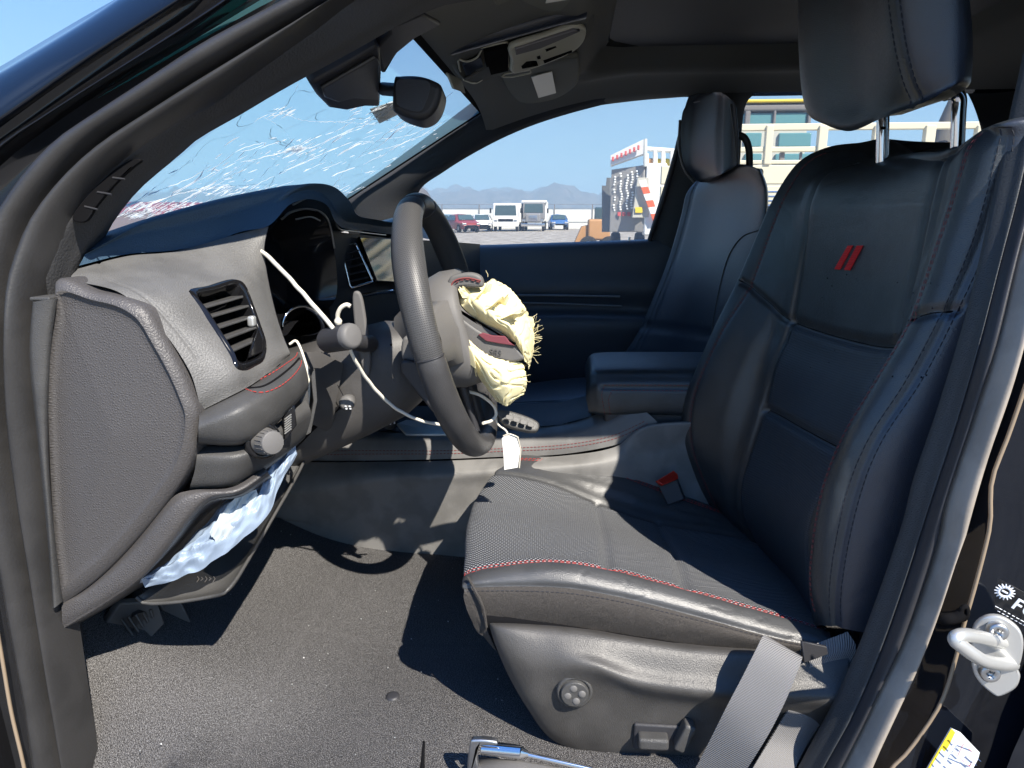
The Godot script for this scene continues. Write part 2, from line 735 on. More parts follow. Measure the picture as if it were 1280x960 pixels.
	triplanar(mat("side_cloth", lin(0.13, 0.115, 0.103), 0.75), 7, noise_tex(47, 0.3, FastNoiseLite.TYPE_SIMPLEX, 512, 8.0, 2), 1.0, noise_tex(48, 0.4, FastNoiseLite.TYPE_SIMPLEX, 512, 0, 2, ramp2(Color(0.4, 0.4, 0.4), Color(1, 1, 1), 0.3, 0.8)))
	var web := mat("webbing", lin(0.22, 0.215, 0.215), 0.6)
	web.normal_enabled = true
	web.normal_texture = M.web_nrm
	web.uv1_scale = Vector3(50, 50, 1)
	var gl := mat("glass", lin(0.80, 0.84, 0.84), 0.5)      # dusty side glass, with outdoor haze and lens bloom put into its veil
	gl.transparency = BaseMaterial3D.TRANSPARENCY_ALPHA
	gl.albedo_color.a = 0.26
	gl.backlight_enabled = true
	gl.backlight = Color(0.9, 0.9, 0.9)
	var ws := mat("windshield_glass", lin(0.06, 0.60, 0.67), 0.45)
	ws.transparency = BaseMaterial3D.TRANSPARENCY_ALPHA
	ws.albedo_color.a = 0.40
	ws.backlight_enabled = true
	ws.backlight = Color(0.45, 0.66, 0.70)
	ws.roughness = 0.3
	var dg := mat("dark_glass", lin(0.01, 0.012, 0.014), 0.3)
	dg.transparency = BaseMaterial3D.TRANSPARENCY_ALPHA
	dg.albedo_color.a = 0.88
	mat("crack_white", lin(0.95, 0.98, 0.97), 0.4)
	M.crack_white.backlight_enabled = true
	M.crack_white.backlight = Color(1, 1, 1)
	mat("sealer", lin(0.26, 0.20, 0.14), 0.7)
	mat("crack_dark", lin(0.16, 0.30, 0.31), 0.4)
	var film := mat("plastic_film", lin(0.30, 0.38, 0.50), 0.32)
	film.transparency = BaseMaterial3D.TRANSPARENCY_ALPHA
	film.albedo_color.a = 0.82
	mat("paper", lin(0.78, 0.77, 0.74), 0.8)
	mat("lens_cream", lin(0.55, 0.53, 0.42), 0.35)
	mat("yellow", lin(0.75, 0.55, 0.03), 0.6)
	mat("white_paint", lin(0.78, 0.78, 0.74), 0.45)
	mat("label_white", lin(0.72, 0.75, 0.80), 0.5)
	mat("label_black", lin(0.012, 0.012, 0.013), 0.45)
	mat("ink", lin(0.03, 0.03, 0.035), 0.7)
	mat("ink_red", lin(0.55, 0.10, 0.10), 0.7)
	mat("ink_blue", lin(0.08, 0.16, 0.38), 0.7)
	triplanar(mat("wheel_leather", lin(0.052, 0.051, 0.052), 0.42), 13, fine, 0.5, wear)
	var wp := mat("wheel_perf", lin(0.068, 0.067, 0.067), 0.45)
	wp.albedo_texture = M.perf_col
	wp.normal_enabled = true
	wp.normal_texture = M.perf_nrm
	wp.normal_scale = 0.6
	wp.uv1_scale = Vector3(110, 110, 1)
	triplanar(mat("shroud", lin(0.070, 0.067, 0.066), 0.5), 13, fine, 0.5, wear)
	triplanar(mat("headliner_pale", lin(0.15, 0.15, 0.125), 0.9), 14, soft, 0.35)
	mat("lamp_lens", lin(0.22, 0.21, 0.21), 0.15)
	mat("wrap_white", lin(0.46, 0.52, 0.55), 0.3)
	mat("glass_rim", lin(0.5, 0.47, 0.4), 0.25)



func _ready() -> void:
	# ------------------------------------------------ camera, sky, sun, exposure
	var yaw := deg_to_rad(4.8)
	var pit := deg_to_rad(13.3)
	fw = Vector3(-sin(yaw) * cos(pit), -sin(pit), -cos(yaw) * cos(pit))
	rt = fw.cross(Vector3.UP).normalized()
	upv = rt.cross(fw)
	var cam := Camera3D.new()
	cam.name = "camera"
	add_child(cam)
	cam.look_at_from_position(EYE, EYE + fw, Vector3.UP)
	cam.fov = rad_to_deg(2.0 * atan(480.0 / LENS))
	cam.near = 0.02
	cam.far = 30000.0
	cam.current = true

	var env := Environment.new()
	env.background_mode = Environment.BG_SKY
	var sky := Sky.new()
	var sm := ProceduralSkyMaterial.new()
	sm.sky_top_color = lin(0.036, 0.138, 0.43)
	sm.sky_horizon_color = lin(0.26, 0.435, 0.49)
	sm.sky_curve = 0.16
	sm.ground_bottom_color = lin(0.20, 0.17, 0.14)
	sm.ground_horizon_color = lin(0.34, 0.36, 0.37)
	sm.sun_angle_max = 20.0
	sm.sun_curve = 0.12
	sm.sky_cover = cloud_cover()
	sm.sky_cover_modulate = Color(1, 1, 1, 1)
	sky.sky_material = sm
	env.sky = sky
	env.tonemap_mode = Environment.TONE_MAPPER_LINEAR
	env.tonemap_exposure = 2.4
	env.sdfgi_enabled = true
	env.ssao_enabled = true
	env.ssil_enabled = true
	env.fog_enabled = true
	env.fog_density = 0.00022
	env.fog_light_color = lin(0.26, 0.36, 0.42)
	var we := WorldEnvironment.new()
	we.name = "air"
	we.environment = env
	add_child(we)

	var sun := DirectionalLight3D.new()
	sun.name = "sun"
	sun.light_energy = 1.42
	sun.light_color = Color(1.0, 0.97, 0.92)
	sun.light_angular_distance = 0.5
	sun.shadow_enabled = true
	add_child(sun)
	sun.look_at_from_position(SUN * 50.0, Vector3.ZERO, Vector3.UP)

	rng.seed = 7
	materials()

	# ------------------------------------------------ the yard and the car's structure
	yard()
	car = thing("car", "black car with its driver door open, deployed airbag and cracked windshield", "car")
	door_frame()
	shell()
	windshield()
	underbody()
	roof_lining()
	far_door()
	floor_and_console()
	dashboard()
	# ------------------------------------------------ seats and controls
	driver_seat()
	passenger_seat()
	steering()
	mirror_and_visors()
	small_things()
	yard_things()


func cloud_cover() -> ImageTexture:
	# a few thin cirrus streaks
	var n := FastNoiseLite.new()
	n.seed = 12
	n.frequency = 0.012
	n.fractal_octaves = 4
	var im := Image.create(512, 256, false, Image.FORMAT_RGBA8)
	for y in 256:
		for x in 512:
			var k := n.get_noise_2d(x * 0.7, y * 3.0) * n.get_noise_2d(x * 0.25 + 300.0, y * 1.1)
			var a := clampf(k * 3.2 - 0.12, 0.0, 0.4)
			var h := clampf((110.0 - y) / 60.0, 0, 1)
			im.set_pixel(x, y, Color(0.75, 0.8, 0.85, a * h))
	return ImageTexture.create_from_image(im)


# ==================================================================== the car's frame
func tum(px: float, py: float, off := 0.0) -> Vector3:      # on the plane of the door opening, which leans in above the belt line
	var p := atp(px, py, Vector3(0, 1.2, 0.72 + off), Vector3(0, 0.12 / 0.35, 1.0))
	return p if p.y > 1.2 else at(px, py, 0.72 + off)

func poly_tum(list: Array, off := 0.0, count := 40) -> PackedVector3Array:
	var p := PackedVector3Array()
	for q in list:
		p.append(tum(q[0], q[1], off) if q is Array else q + Vector3(0, 0, off))
	return resample(spline(p, 8), count)

static func resample(p: PackedVector3Array, count: int) -> PackedVector3Array:
	var l := 0.0
	for i in p.size() - 1:
		l += p[i].distance_to(p[i + 1])
	var o := PackedVector3Array()
	var k := 0
	var acc := 0.0
	for c in count:
		var want := l * c / (count - 1)
		while k < p.size() - 2 and acc + p[k].distance_to(p[k + 1]) < want:
			acc += p[k].distance_to(p[k + 1])
			k += 1
		var d := p[k].distance_to(p[k + 1])
		o.append(p[k].lerp(p[k + 1], clampf((want - acc) / maxf(d, 1e-9), 0, 1)))
	return o

func mid(a: PackedVector3Array, b: PackedVector3Array, off: Vector3, t := 0.5) -> PackedVector3Array:
	var o := PackedVector3Array()
	for i in a.size():
		o.append(a[i].lerp(b[i], t) + off)
	return o

func shifted(a: PackedVector3Array, off: Vector3) -> PackedVector3Array:
	var o := PackedVector3Array()
	for p in a:
		o.append(p + off)
	return o

func cross_rows(lines: Array, sub := 5, sharp := false) -> Array:      # rows across several long lines, smoothed between them
	var cols := []
	for i in lines[0].size():
		var p := PackedVector3Array()
		for l in lines:
			p.append(l[i])
		cols.append(p if sharp else spline(p, sub))
	return cols

func door_frame() -> void:
	# rubber seals round the opening: A pillar from sill to roof rail, then along the rail
	var rail := [Vector3(-0.08, 1.553, 0.598), Vector3(0.1, 1.573, 0.592), Vector3(0.3, 1.575, 0.592), Vector3(1.0, 1.575, 0.59), Vector3(2.0, 1.54, 0.57)]
	var L1 := [[110, 1010], [103, 960], [71, 750], [56, 600], [46, 500], [40, 430], [43, 360], [57, 319], [75, 277], [109, 232], [150, 195], [210, 154], [277, 112], [375, 45], [476, -22]]
	var L2 := [[90, 1010], [78, 950], [56, 825], [37, 712], [19, 620], [7, 540], [3, 470], [5, 400], [8, 356], [19, 311], [37, 270], [75, 221], [124, 176], [187, 135], [240, 101], [330, 49], [418, 0], [480, -36]]
	var L3 := [[62, 1010], [49, 960], [37, 862], [19, 769], [0, 655], [-18, 570], [-28, 470], [-28, 400], [-22, 340], [-8, 290], [7, 262], [37, 217], [75, 176], [124, 142], [187, 101], [262, 52], [360, 0], [440, -50]]
	var r1 := L1 + rail
	var r2 := L2 + shifted_list(rail, Vector3(0, 0.02, 0.01))
	var r3 := L3 + shifted_list(rail, Vector3(0, 0.045, 0.015))
	var a := poly_tum(r1, -0.012, 170)
	var b := poly_tum(r2, 0.0, 170)
	var c := poly_tum(r3, 0.0, 170)
	var m := MB.new()
	m.grid(cross_rows([shifted(a, Vector3(0, 0, -0.03)), shifted(a, Vector3(0, 0, -0.008)), mid(a, b, Vector3(0, 0, 0.012), 0.25), mid(a, b, Vector3(0, 0, 0.014), 0.65), shifted(b, Vector3(0, 0, -0.012))], 4))
	obj("door_seal", m, M.seal_rubber, car)
	m = MB.new()
	m.grid(cross_rows([shifted(b, Vector3(0, 0, -0.014)), mid(b, c, Vector3(0, 0, 0.014), 0.22), mid(b, c, Vector3(0, 0, 0.022), 0.6), mid(b, c, Vector3(0, 0, 0.008), 0.95), shifted(c, Vector3(0, 0, -0.02))], 4))
	obj("door_seal", m, M.seal_rubber, car)
	# painted outer pillar: recess, glossy channel, reveal, outer skin
	var L4 := [[34, 1010], [20, 960], [-20, 800], [-60, 640], [-95, 480], [-90, 380], [-60, 280], [0, 208], [75, 150], [150, 101], [225, 56], [311, 0], [400, -62]]
	var L5 := [[10, 1010], [-5, 960], [-50, 800], [-90, 640], [-130, 480], [-125, 360], [-80, 255], [0, 180], [45, 150], [112, 107], [180, 64], [278, 0], [370, -65]]
	var L6 := [[-10, 1010], [-30, 960], [-80, 800], [-120, 640], [-165, 480], [-160, 340], [-90, 230], [0, 160], [75, 105], [150, 52], [229, 0], [330, -70]]
	var L7 := [[-30, 1010], [-50, 960], [-100, 800], [-140, 640], [-190, 480], [-185, 320], [-100, 212], [0, 144], [105, 71], [217, 0], [320, -72]]
	var L8 := [[-160, 1010], [-190, 960], [-240, 800], [-280, 640], [-330, 480], [-300, 300], [-150, 180], [0, 90], [94, 34], [154, 0], [270, -70]]
	var top := [Vector3(-0.08, 1.575, 0.62), Vector3(0.1, 1.598, 0.615), Vector3(0.3, 1.6, 0.615), Vector3(1.0, 1.6, 0.612), Vector3(2.0, 1.565, 0.592)]
	var d := poly_tum(L4 + top, -0.012, 170)
	var e := poly_tum(L5 + shifted_list(top, Vector3(0, 0.014, 0.008)), 0.008, 170)
	var f := poly_tum(L6 + shifted_list(top, Vector3(0, 0.026, 0.008)), 0.004, 170)
	var g := poly_tum(L7 + shifted_list(top, Vector3(0, 0.034, 0.008)), 0.02, 170)
	var h := poly_tum(L8 + shifted_list(top, Vector3(-0.01, 0.065, -0.03)), -0.05, 170)
	m = MB.new()
	m.grid(cross_rows([shifted(c, Vector3(0, 0, -0.024)), mid(c, d, Vector3(0, 0, -0.02)), d], 3))
	obj("door_jamb", m, M.gloss_black, car)
	m = MB.new()
	m.grid(cross_rows([d, mid(d, e, Vector3(0, 0, 0.006)), e, mid(e, f, Vector3(0, 0, -0.008)), f], 4))
	obj("drip_channel", m, M.gloss_black, car)
	m = MB.new()
	m.grid(cross_rows([f, mid(f, g, Vector3(0, 0, -0.006), 0.4), g, mid(g, h, Vector3(0, 0.004, 0.014)), h, shifted(h, Vector3(-0.03, 0.02, -0.05))], 4))
	obj("windshield_pillar", m, M.paint, car)
	# a pale sealer bead along the hinge post
	m = MB.new()
	m.tube(spline(ats([[38, 1000], [28, 950], [14, 890], [2, 820], [-12, 740]], 0.73), 6), 0.0022, 6)
	obj("sealer_bead", m, M.sealer, car)
	# inner pillar trim with a defroster grille
	var L0 := [[120, 1010], [112, 960], [88, 800], [80, 600], [88, 420], [96, 345], [108, 318], [127, 280], [155, 243], [179, 220], [214, 191], [242, 167], [298, 135], [357, 100], [440, 55], [535, 3]]
	var k := PackedVector3Array()
	for q in L0:
		k.append(tum(q[0], q[1], -0.075))
	k.append_array(PackedVector3Array([Vector3(-0.1, 1.55, 0.53), Vector3(0.1, 1.565, 0.52), Vector3(0.3, 1.57, 0.52), Vector3(1.0, 1.57, 0.52), Vector3(2.0, 1.54, 0.5)]))
	k = resample(spline(k, 8), 170)
	m = MB.new()
	m.grid(cross_rows([shifted(k, Vector3(-0.02, 0, -0.05)), k, mid(k, a, Vector3(0, 0, 0.006), 0.3), mid(k, a, Vector3(0, 0, 0.0), 0.7), shifted(a, Vector3(0, 0, -0.012))], 4))
	obj("pillar_trim", m, M.trim_cloth, car)
	var gr := group("pillar_grille", car)
	m = MB.new()
	m.slab(loop_spline(tums([[96, 268], [99, 277], [112, 276], [124, 258], [144, 234], [165, 213], [180, 201], [168, 200], [145, 214], [118, 240]], -0.030), 4), Vector3(0, 0, 0.006), 0.001)
	obj("grille_recess", m, M.matt_black, gr)
	for q in [[[106, 258], [122, 262]], [[122, 240], [139, 243]], [[141, 222], [156, 224]]]:
		m = MB.new()
		m.tube(PackedVector3Array([tum(q[0][0], q[0][1], -0.0235), tum(q[1][0], q[1][1], -0.0235)]), 0.0012, 6)
		obj("grille_bar", m, M.plastic_dark, gr)
	# B pillar: inner trim, black seal, pale seal, painted post
	var T0 := [[1296, -60], [1290, 0], [1278, 70], [1254, 180], [1216, 360], [1175, 500], [1141, 600], [1126, 660], [1081, 787], [1045, 870], [1005, 945], [970, 1010]]
	var T1 := [[1340, -60], [1325, 20], [1300, 120], [1276, 230], [1250, 330], [1224, 431], [1197, 525], [1160, 637], [1130, 730], [1100, 815], [1068, 890], [1035, 950], [1005, 1005]]
	var T2 := [[1365, -60], [1350, 20], [1325, 130], [1300, 230], [1276, 322], [1250, 431], [1224, 510], [1186, 626], [1175, 686], [1137, 795], [1100, 870], [1059, 955], [1030, 1010]]
	var T3 := [[1400, -60], [1385, 20], [1360, 130], [1330, 230], [1300, 330], [1278, 410], [1257, 487], [1231, 562], [1205, 652], [1190, 690], [1167, 761], [1137, 840], [1100, 922], [1084, 960], [1058, 1010]]
	var t0 := poly_tum(T0, -0.045, 60)
	var t1 := poly_tum(T1, -0.015, 60)
	var t2 := poly_tum(T2, -0.004, 60)
	var t3 := poly_tum(T3, 0.0, 60)
	m = MB.new()
	m.grid(cross_rows([shifted(t0, Vector3(0.05, 0, -0.02)), t0, mid(t0, t1, Vector3(0, 0, 0.006)), t1, shifted(t1, Vector3(0.004, 0, -0.01))], 4))
	obj("centre_pillar_trim", m, M.trim_dark, car)
	m = MB.new()
	m.grid(cross_rows([shifted(t1, Vector3(0, 0, -0.008)), mid(t1, t2, Vector3(0, 0, 0.006), 0.35), mid(t1, t2, Vector3(0, 0, 0.004), 0.7), shifted(t2, Vector3(0, 0, -0.008))], 4))
	obj("door_seal", m, M.plastic_dark, car)
	m = MB.new()
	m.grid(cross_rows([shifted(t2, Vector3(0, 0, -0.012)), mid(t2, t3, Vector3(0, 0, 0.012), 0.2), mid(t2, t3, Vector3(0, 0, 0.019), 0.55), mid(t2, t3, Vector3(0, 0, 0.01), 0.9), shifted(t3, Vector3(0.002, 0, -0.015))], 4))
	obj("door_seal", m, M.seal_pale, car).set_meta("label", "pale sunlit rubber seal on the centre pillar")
	# painted post with a stepped flange
	var T4 := [[1430, -60], [1415, 60], [1385, 180], [1340, 320], [1300, 430], [1262, 540], [1240, 600], [1238, 650], [1232, 682], [1217, 739], [1205, 780], [1194, 825], [1175, 881], [1137, 937], [1115, 960], [1080, 1010]]
	var t4 := poly_tum(T4, 0.012, 60)
	m = MB.new()
	m.grid(cross_rows([shifted(t3, Vector3(-0.004, 0, -0.018)), mid(t3, t4, Vector3(0, 0, -0.022)), shifted(t4, Vector3(0, 0, -0.008)), t4], 4))
	obj("centre_pillar_flange", m, M.paint, car)
	m = MB.new()
	m.tube(t4, 0.0019, 6)
	obj("sealer_bead", m, M.sealer, car)
	m = MB.new()
	m.grid(cross_rows([t4, shifted(t4, Vector3(0.03, -0.004, 0.006)), shifted(t4, Vector3(0.075, -0.01, 0.022)), shifted(t4, Vector3(0.11, -0.01, 0.018)), shifted(t4, Vector3(0.16, -0.01, 0.05)), shifted(t4, Vector3(0.22, -0.01, 0.06))], 5))
	obj("centre_pillar_post", m, M.paint, car)
	# wiring grommet on the flange
	m = MB.new()
	m.tube(spline(ats([[1172, 772, 0.725], [1182, 774, 0.735], [1195, 772, 0.737], [1204, 766, 0.737]]), 5), 0.006, 8)
	m.tube(spline(ats([[1203, 760, 0.738], [1208, 758, 0.738], [1209, 768, 0.738], [1204, 774, 0.738], [1200, 768, 0.738], [1203, 759, 0.738]]), 5), 0.0025, 6)
	obj("rubber_grommet", m, M.matt_black, car)

func shifted_list(a: Array, off: Vector3) -> Array:
	var o := []
	for p in a:
		o.append(p + off)
	return o

func tums(list: Array, off: float) -> PackedVector3Array:
	var o := PackedVector3Array()
	for q in list:
		o.append(tum(q[0], q[1], off))
	return o

func shell() -> void:
	# roof skin
	var rows := []
	for i in 13:
		var x := -0.26 + 2.5 * i / 12.0
		var row := PackedVector3Array()
		for j in 17:
			var z := -0.66 + 1.32 * j / 16.0
			var edge := pow(absf(z) / 0.66, 5.0)
			row.append(Vector3(x, 1.685 - 0.075 * edge - 0.06 * pow(maxf(0.0, 0.1 - x) / 0.36, 2.0) - 0.03 * pow(maxf(0, x - 0.9) / 1.3, 2.0), z))
		rows.append(row)
	var m := MB.new()
	m.grid(rows)
	obj("roof", m, M.paint, car)
	# rear door of the driver's side, with dark privacy glass
	m = MB.new()
	var fr := [Vector3(0.40, 0.42, 0.76), Vector3(0.43, 0.8, 0.78), Vector3(0.50, 1.05, 0.77), Vector3(0.53, 1.2, 0.745)]
	var rr := [Vector3(1.2, 0.42, 0.76), Vector3(1.3, 0.8, 0.79), Vector3(1.35, 1.05, 0.78), Vector3(1.35, 1.22, 0.75)]
	m.grid([spline(PackedVector3Array(fr), 4), spline(PackedVector3Array([fr[0] + Vector3(0.4, 0, 0.01), fr[1] + Vector3(0.4, 0, 0.012), fr[2] + Vector3(0.4, 0, 0.01), fr[3] + Vector3(0.4, 0, 0.004)]), 4), spline(PackedVector3Array(rr), 4)])
	obj("rear_door", m, M.paint, car)
	m = MB.new()
	m.grid([PackedVector3Array([Vector3(0.53, 1.2, 0.74), Vector3(1.35, 1.22, 0.745), Vector3(2.1, 1.24, 0.70)]), PackedVector3Array([Vector3(0.55, 1.56, 0.615), Vector3(1.35, 1.56, 0.61), Vector3(2.0, 1.53, 0.58)])])
	obj("rear_side_glass", m, M.dark_glass, car)
	# back body panels, tailgate, far flank under the windows
	m = MB.new()
	m.grid([PackedVector3Array([Vector3(1.35, 0.42, 0.79), Vector3(2.3, 0.5, 0.76)]), PackedVector3Array([Vector3(1.35, 1.22, 0.75), Vector3(2.2, 1.24, 0.70)])])
	m.grid([PackedVector3Array([Vector3(2.3, 0.5, 0.76), Vector3(2.36, 0.5, 0), Vector3(2.3, 0.5, -0.80)]), PackedVector3Array([Vector3(2.2, 1.24, 0.7), Vector3(2.26, 1.24, 0), Vector3(2.2, 1.24, -0.74)])])
	m.grid([PackedVector3Array([Vector3(-0.9, 0.4, -0.83), Vector3(0.5, 0.4, -0.85), Vector3(2.3, 0.5, -0.80)]), PackedVector3Array([Vector3(-0.9, 1.17, -0.8), Vector3(0.5, 1.2, -0.8), Vector3(2.2, 1.22, -0.76)])])
	obj("body_panel", m, M.paint, car)
	m = MB.new()
	m.grid([PackedVector3Array([Vector3(2.2, 1.24, 0.7), Vector3(2.26, 1.24, 0), Vector3(2.2, 1.24, -0.74)]), PackedVector3Array([Vector3(2.05, 1.6, 0.58), Vector3(2.1, 1.65, 0), Vector3(2.05, 1.6, -0.6)])])
	obj("tailgate_glass", m, M.dark_glass, car)
	# bonnet, front wings and firewall
	m = MB.new()
	var hood := []
	for i in 9:
		var t := i / 8.0
		var row := PackedVector3Array()
		for j in 11:
			var z := -0.74 + 1.48 * j / 10.0
			row.append(Vector3(-1.0 - 1.05 * t, 1.165 - 0.16 * t * t - 0.05 * pow(absf(z) / 0.74, 3.0), z))
		hood.append(row)
	m.grid(hood)
	obj("bonnet", m, M.paint, car)
	m = MB.new()
	for sg in [-1.0, 1.0]:
		m.grid([PackedVector3Array([Vector3(-0.78, 0.36, 0.85 * sg), Vector3(-1.4, 0.42, 0.87 * sg), Vector3(-2.1, 0.4, 0.82 * sg)]), PackedVector3Array([Vector3(-0.78, 0.8, 0.86 * sg), Vector3(-1.4, 0.9, 0.88 * sg), Vector3(-2.1, 0.8, 0.82 * sg)]), PackedVector3Array([Vector3(-0.85, 1.12, 0.76 * sg), Vector3(-1.4, 1.1, 0.745 * sg), Vector3(-2.05, 0.97, 0.74 * sg)])])
	m.grid([PackedVector3Array([Vector3(-2.1, 0.4, 0.82), Vector3(-2.2, 0.4, 0), Vector3(-2.1, 0.4, -0.82)]), PackedVector3Array([Vector3(-2.05, 0.97, 0.74), Vector3(-2.13, 0.99, 0), Vector3(-2.05, 0.97, -0.74)])])
	obj("front_wing", m, M.paint, car)
	m = MB.new()
	m.box(Vector3(-0.99, 0.82, 0), Vector3(0.03, 0.72, 1.5), 0.005)
	obj("firewall", m, M.matt_black, car)
	for p in [Vector3(-1.4, 0.36, 0.74), Vector3(-1.4, 0.36, -0.74), Vector3(1.65, 0.36, 0.7), Vector3(1.65, 0.36, -0.7)]:
		var w := MB.new()
		w.lathe(p, Vector3(0, 0, 1), [[0.2, -0.11], [0.33, -0.11], [0.36, -0.08], [0.365, 0.0], [0.36, 0.08], [0.33, 0.11], [0.2, 0.10], [0.05, 0.09]], 32)
		obj("wheel", w, M.matt_black, car)


func windshield() -> void:
	var rows := []
	for i in 13:
		var t := i / 12.0
		var row := PackedVector3Array()
		for j in 21:
			var s := -1.0 + 2.0 * j / 20.0
			var wide := lerpf(0.70, 0.585, t)
			var p := Vector3(lerpf(-0.96, -0.225, t), lerpf(1.17, 1.583, t), s * wide)
			row.append(p + Vector3(0.0, 0.02, 0) * (1 - s * s) * sin(PI * t))
		rows.append(row)
	var g := group("windshield", car)
	g.set_meta("label", "cracked turquoise tinted windshield")
	var m := MB.new()
	m.grid(rows)
	obj("glass_pane", m, M.windshield_glass, g)
	# long cracks of the broken pane
	var cracks := [
		[[150, 268], [185, 240], [232, 205], [262, 178], [293, 168], [330, 146], [352, 140]], [[352, 140], [380, 150], [420, 152], [470, 156]],
		[[228, 250], [270, 228], [312, 208], [350, 190], [372, 186], [398, 182], [440, 162], [480, 150]],
		[[312, 236], [330, 226], [368, 208], [420, 186], [470, 168], [540, 150]], [[300, 250], [350, 232], [420, 205], [470, 190], [520, 172], [575, 140]],
		[[170, 262], [215, 245], [255, 222], [300, 202]], [[265, 212], [284, 218], [294, 228]], [[240, 250], [262, 232], [290, 232], [310, 238]],
		[[410, 240], [440, 205], [480, 170], [520, 140]], [[385, 232], [430, 215], [468, 200], [500, 180], [540, 165]],
		[[352, 140], [366, 118], [372, 100]], [[430, 190], [450, 178], [480, 176], [500, 160], [560, 128]],
		[[200, 262], [220, 240], [246, 224], [270, 190], [300, 170]], [[338, 232], [352, 214], [372, 200], [378, 186]], [[470, 150], [480, 132], [520, 120], [550, 108]],
		[[160, 264], [230, 240], [300, 232], [340, 230]], [[225, 252], [290, 215], [345, 168], [385, 148]], [[345, 230], [410, 200], [455, 178], [515, 168], [568, 136]],
		[[180, 246], [240, 222], [280, 196], [330, 178], [372, 186]], [[372, 186], [400, 168], [440, 150], [490, 150]], [[372, 186], [345, 204], [320, 226]], [[372, 186], [350, 176], [322, 172], [300, 180]],
		[[475, 140], [500, 128], [540, 118]], [[475, 140], [452, 160], [424, 172], [400, 196]], [[475, 140], [505, 150], [545, 148]], [[420, 240], [470, 214], [520, 178]],
		[[398, 236], [436, 222], [470, 212]], [[250, 240], [280, 244], [310, 236]], [[330, 146], [352, 160], [372, 186]], [[300, 202], [330, 196], [372, 186]],
	]
	var w := MB.new()
	var dk := MB.new()
	for c in cracks:
		var p := PackedVector3Array()
		for q in c:
			p.append(onw(q[0] + rng.randf_range(-1, 1), q[1] + rng.randf_range(-1, 1), 0.006))
		p = even(spline(p, 8), 0.009)
		for i in p.size():
			p[i] += Vector3(rng.randf_range(-1, 1), 0.56 * rng.randf_range(-1, 1), rng.randf_range(-1, 1)) * 0.0013
		var i := 0
		while i < p.size() - 2:
			var n := rng.randi_range(2, 8)
			var seg := p.slice(i, mini(i + n + 1, p.size()))
			if seg.size() > 1:
				var kind := rng.randf()
				if kind < 0.66:
					w.fin(seg, rng.randf_range(0.00025, 0.0006) if kind < 0.52 else rng.randf_range(0.0007, 0.0016), WN)
				elif kind < 0.9:
					dk.ribbon(seg, rng.randf_range(0.0003, 0.0006), WN)
			i += n
			if rng.randf() < 0.35 and i < p.size():
				var br := PackedVector3Array([p[i]])
				var dir := Vector3(rng.randf_range(-1, 1), 0, rng.randf_range(-1, 1)).normalized()
				dir.y = dir.x * 0.56
				for k in rng.randi_range(3, 8):
					dir = dir.rotated(WN, rng.randf_range(-0.5, 0.5))
					br.append(br[-1] + dir * 0.009)
				if rng.randf() < 0.75:
					w.fin(br, 0.0004, WN)
				else:
					dk.ribbon(br, 0.0005, WN)
	# crushed glass: short chips round the hits and along the lower edge
	for spot in [[372, 186, 10, 4, 70], [475, 140, 9, 6, 60], [352, 142, 14, 7, 24], [372, 186, 40, 12, 45], [345, 190, 50, 20, 24], [475, 140, 34, 16, 40], [210, 258, 60, 7, 170], [300, 238, 60, 6, 80], [420, 236, 44, 6, 60], [175, 264, 36, 8, 90], [440, 190, 70, 26, 40], [510, 160, 50, 26, 40], [270, 215, 60, 22, 24]]:
		for k in spot[4]:
			var a := rng.randf() * TAU
			var r := sqrt(rng.randf())
			var c := onw(spot[0] + cos(a) * r * spot[2], spot[1] + sin(a) * r * spot[3], 0.007)
			var dir := Vector3(rng.randf_range(-0.4, 1), 0, rng.randf_range(-1, 0.2)).normalized()
			dir.y = dir.x * 0.56
			var l := rng.randf_range(0.002, 0.011)
			if rng.randf() < 0.88:
				w.fin(PackedVector3Array([c - dir * l, c, c + dir * l]), rng.randf_range(0.0003, 0.0011), WN)
			else:
				dk.ribbon(PackedVector3Array([c - dir * l, c, c + dir * l]), 0.0006, WN)
	obj("crack", w, M.crack_white, g).set_meta("kind", "stuff")
	obj("crack", dk, M.crack_dark, g).set_meta("kind", "stuff")
	# black frit band at the header and along the far pillar
	m = MB.new()
	var band := []
	for i in 2:
		var row := PackedVector3Array()
		for j in 21:
			var s := -1.0 + 2.0 * j / 20.0
			var t := 1.0 - i * 0.035
			row.append(Vector3(lerpf(-0.96, -0.225, t), lerpf(1.17, 1.583, t) - 0.004, s * lerpf(0.70, 0.585, t)))
		band.append(row)
	m.grid(band)
	for sg in [-1.0]:
		var b2 := []
		for i in 13:
			var t := i / 12.0
			var q := Vector3(lerpf(-0.96, -0.225, t), lerpf(1.17, 1.583, t) - 0.004, sg * lerpf(0.70, 0.585, t))
			b2.append(PackedVector3Array([q, q - Vector3(0, 0, sg * 0.025)]))
		m.grid(b2)
	obj("black_border", m, M.matt_black, g)


func underbody() -> void:
	var m := MB.new()
	m.box(Vector3(0.65, 0.585, -0.03), Vector3(3.2, 0.05, 1.5), 0.01)
	m.box(Vector3(1.2, 0.75, 0.0), Vector3(0.9, 0.3, 1.3), 0.08)
	obj("cabin_floor", m, M.matt_black, car)
	# rear bench
	m = MB.new()
	m.box(Vector3(1.15, 0.9, 0.0), Vector3(0.5, 0.16, 1.25), 0.06)
	m.box(Vector3(1.45, 1.15, 0.0), Vector3(0.16, 0.55, 1.25), 0.06, Basis(Vector3.BACK, -0.25))
	obj("rear_bench", m, M.leather_side, car)


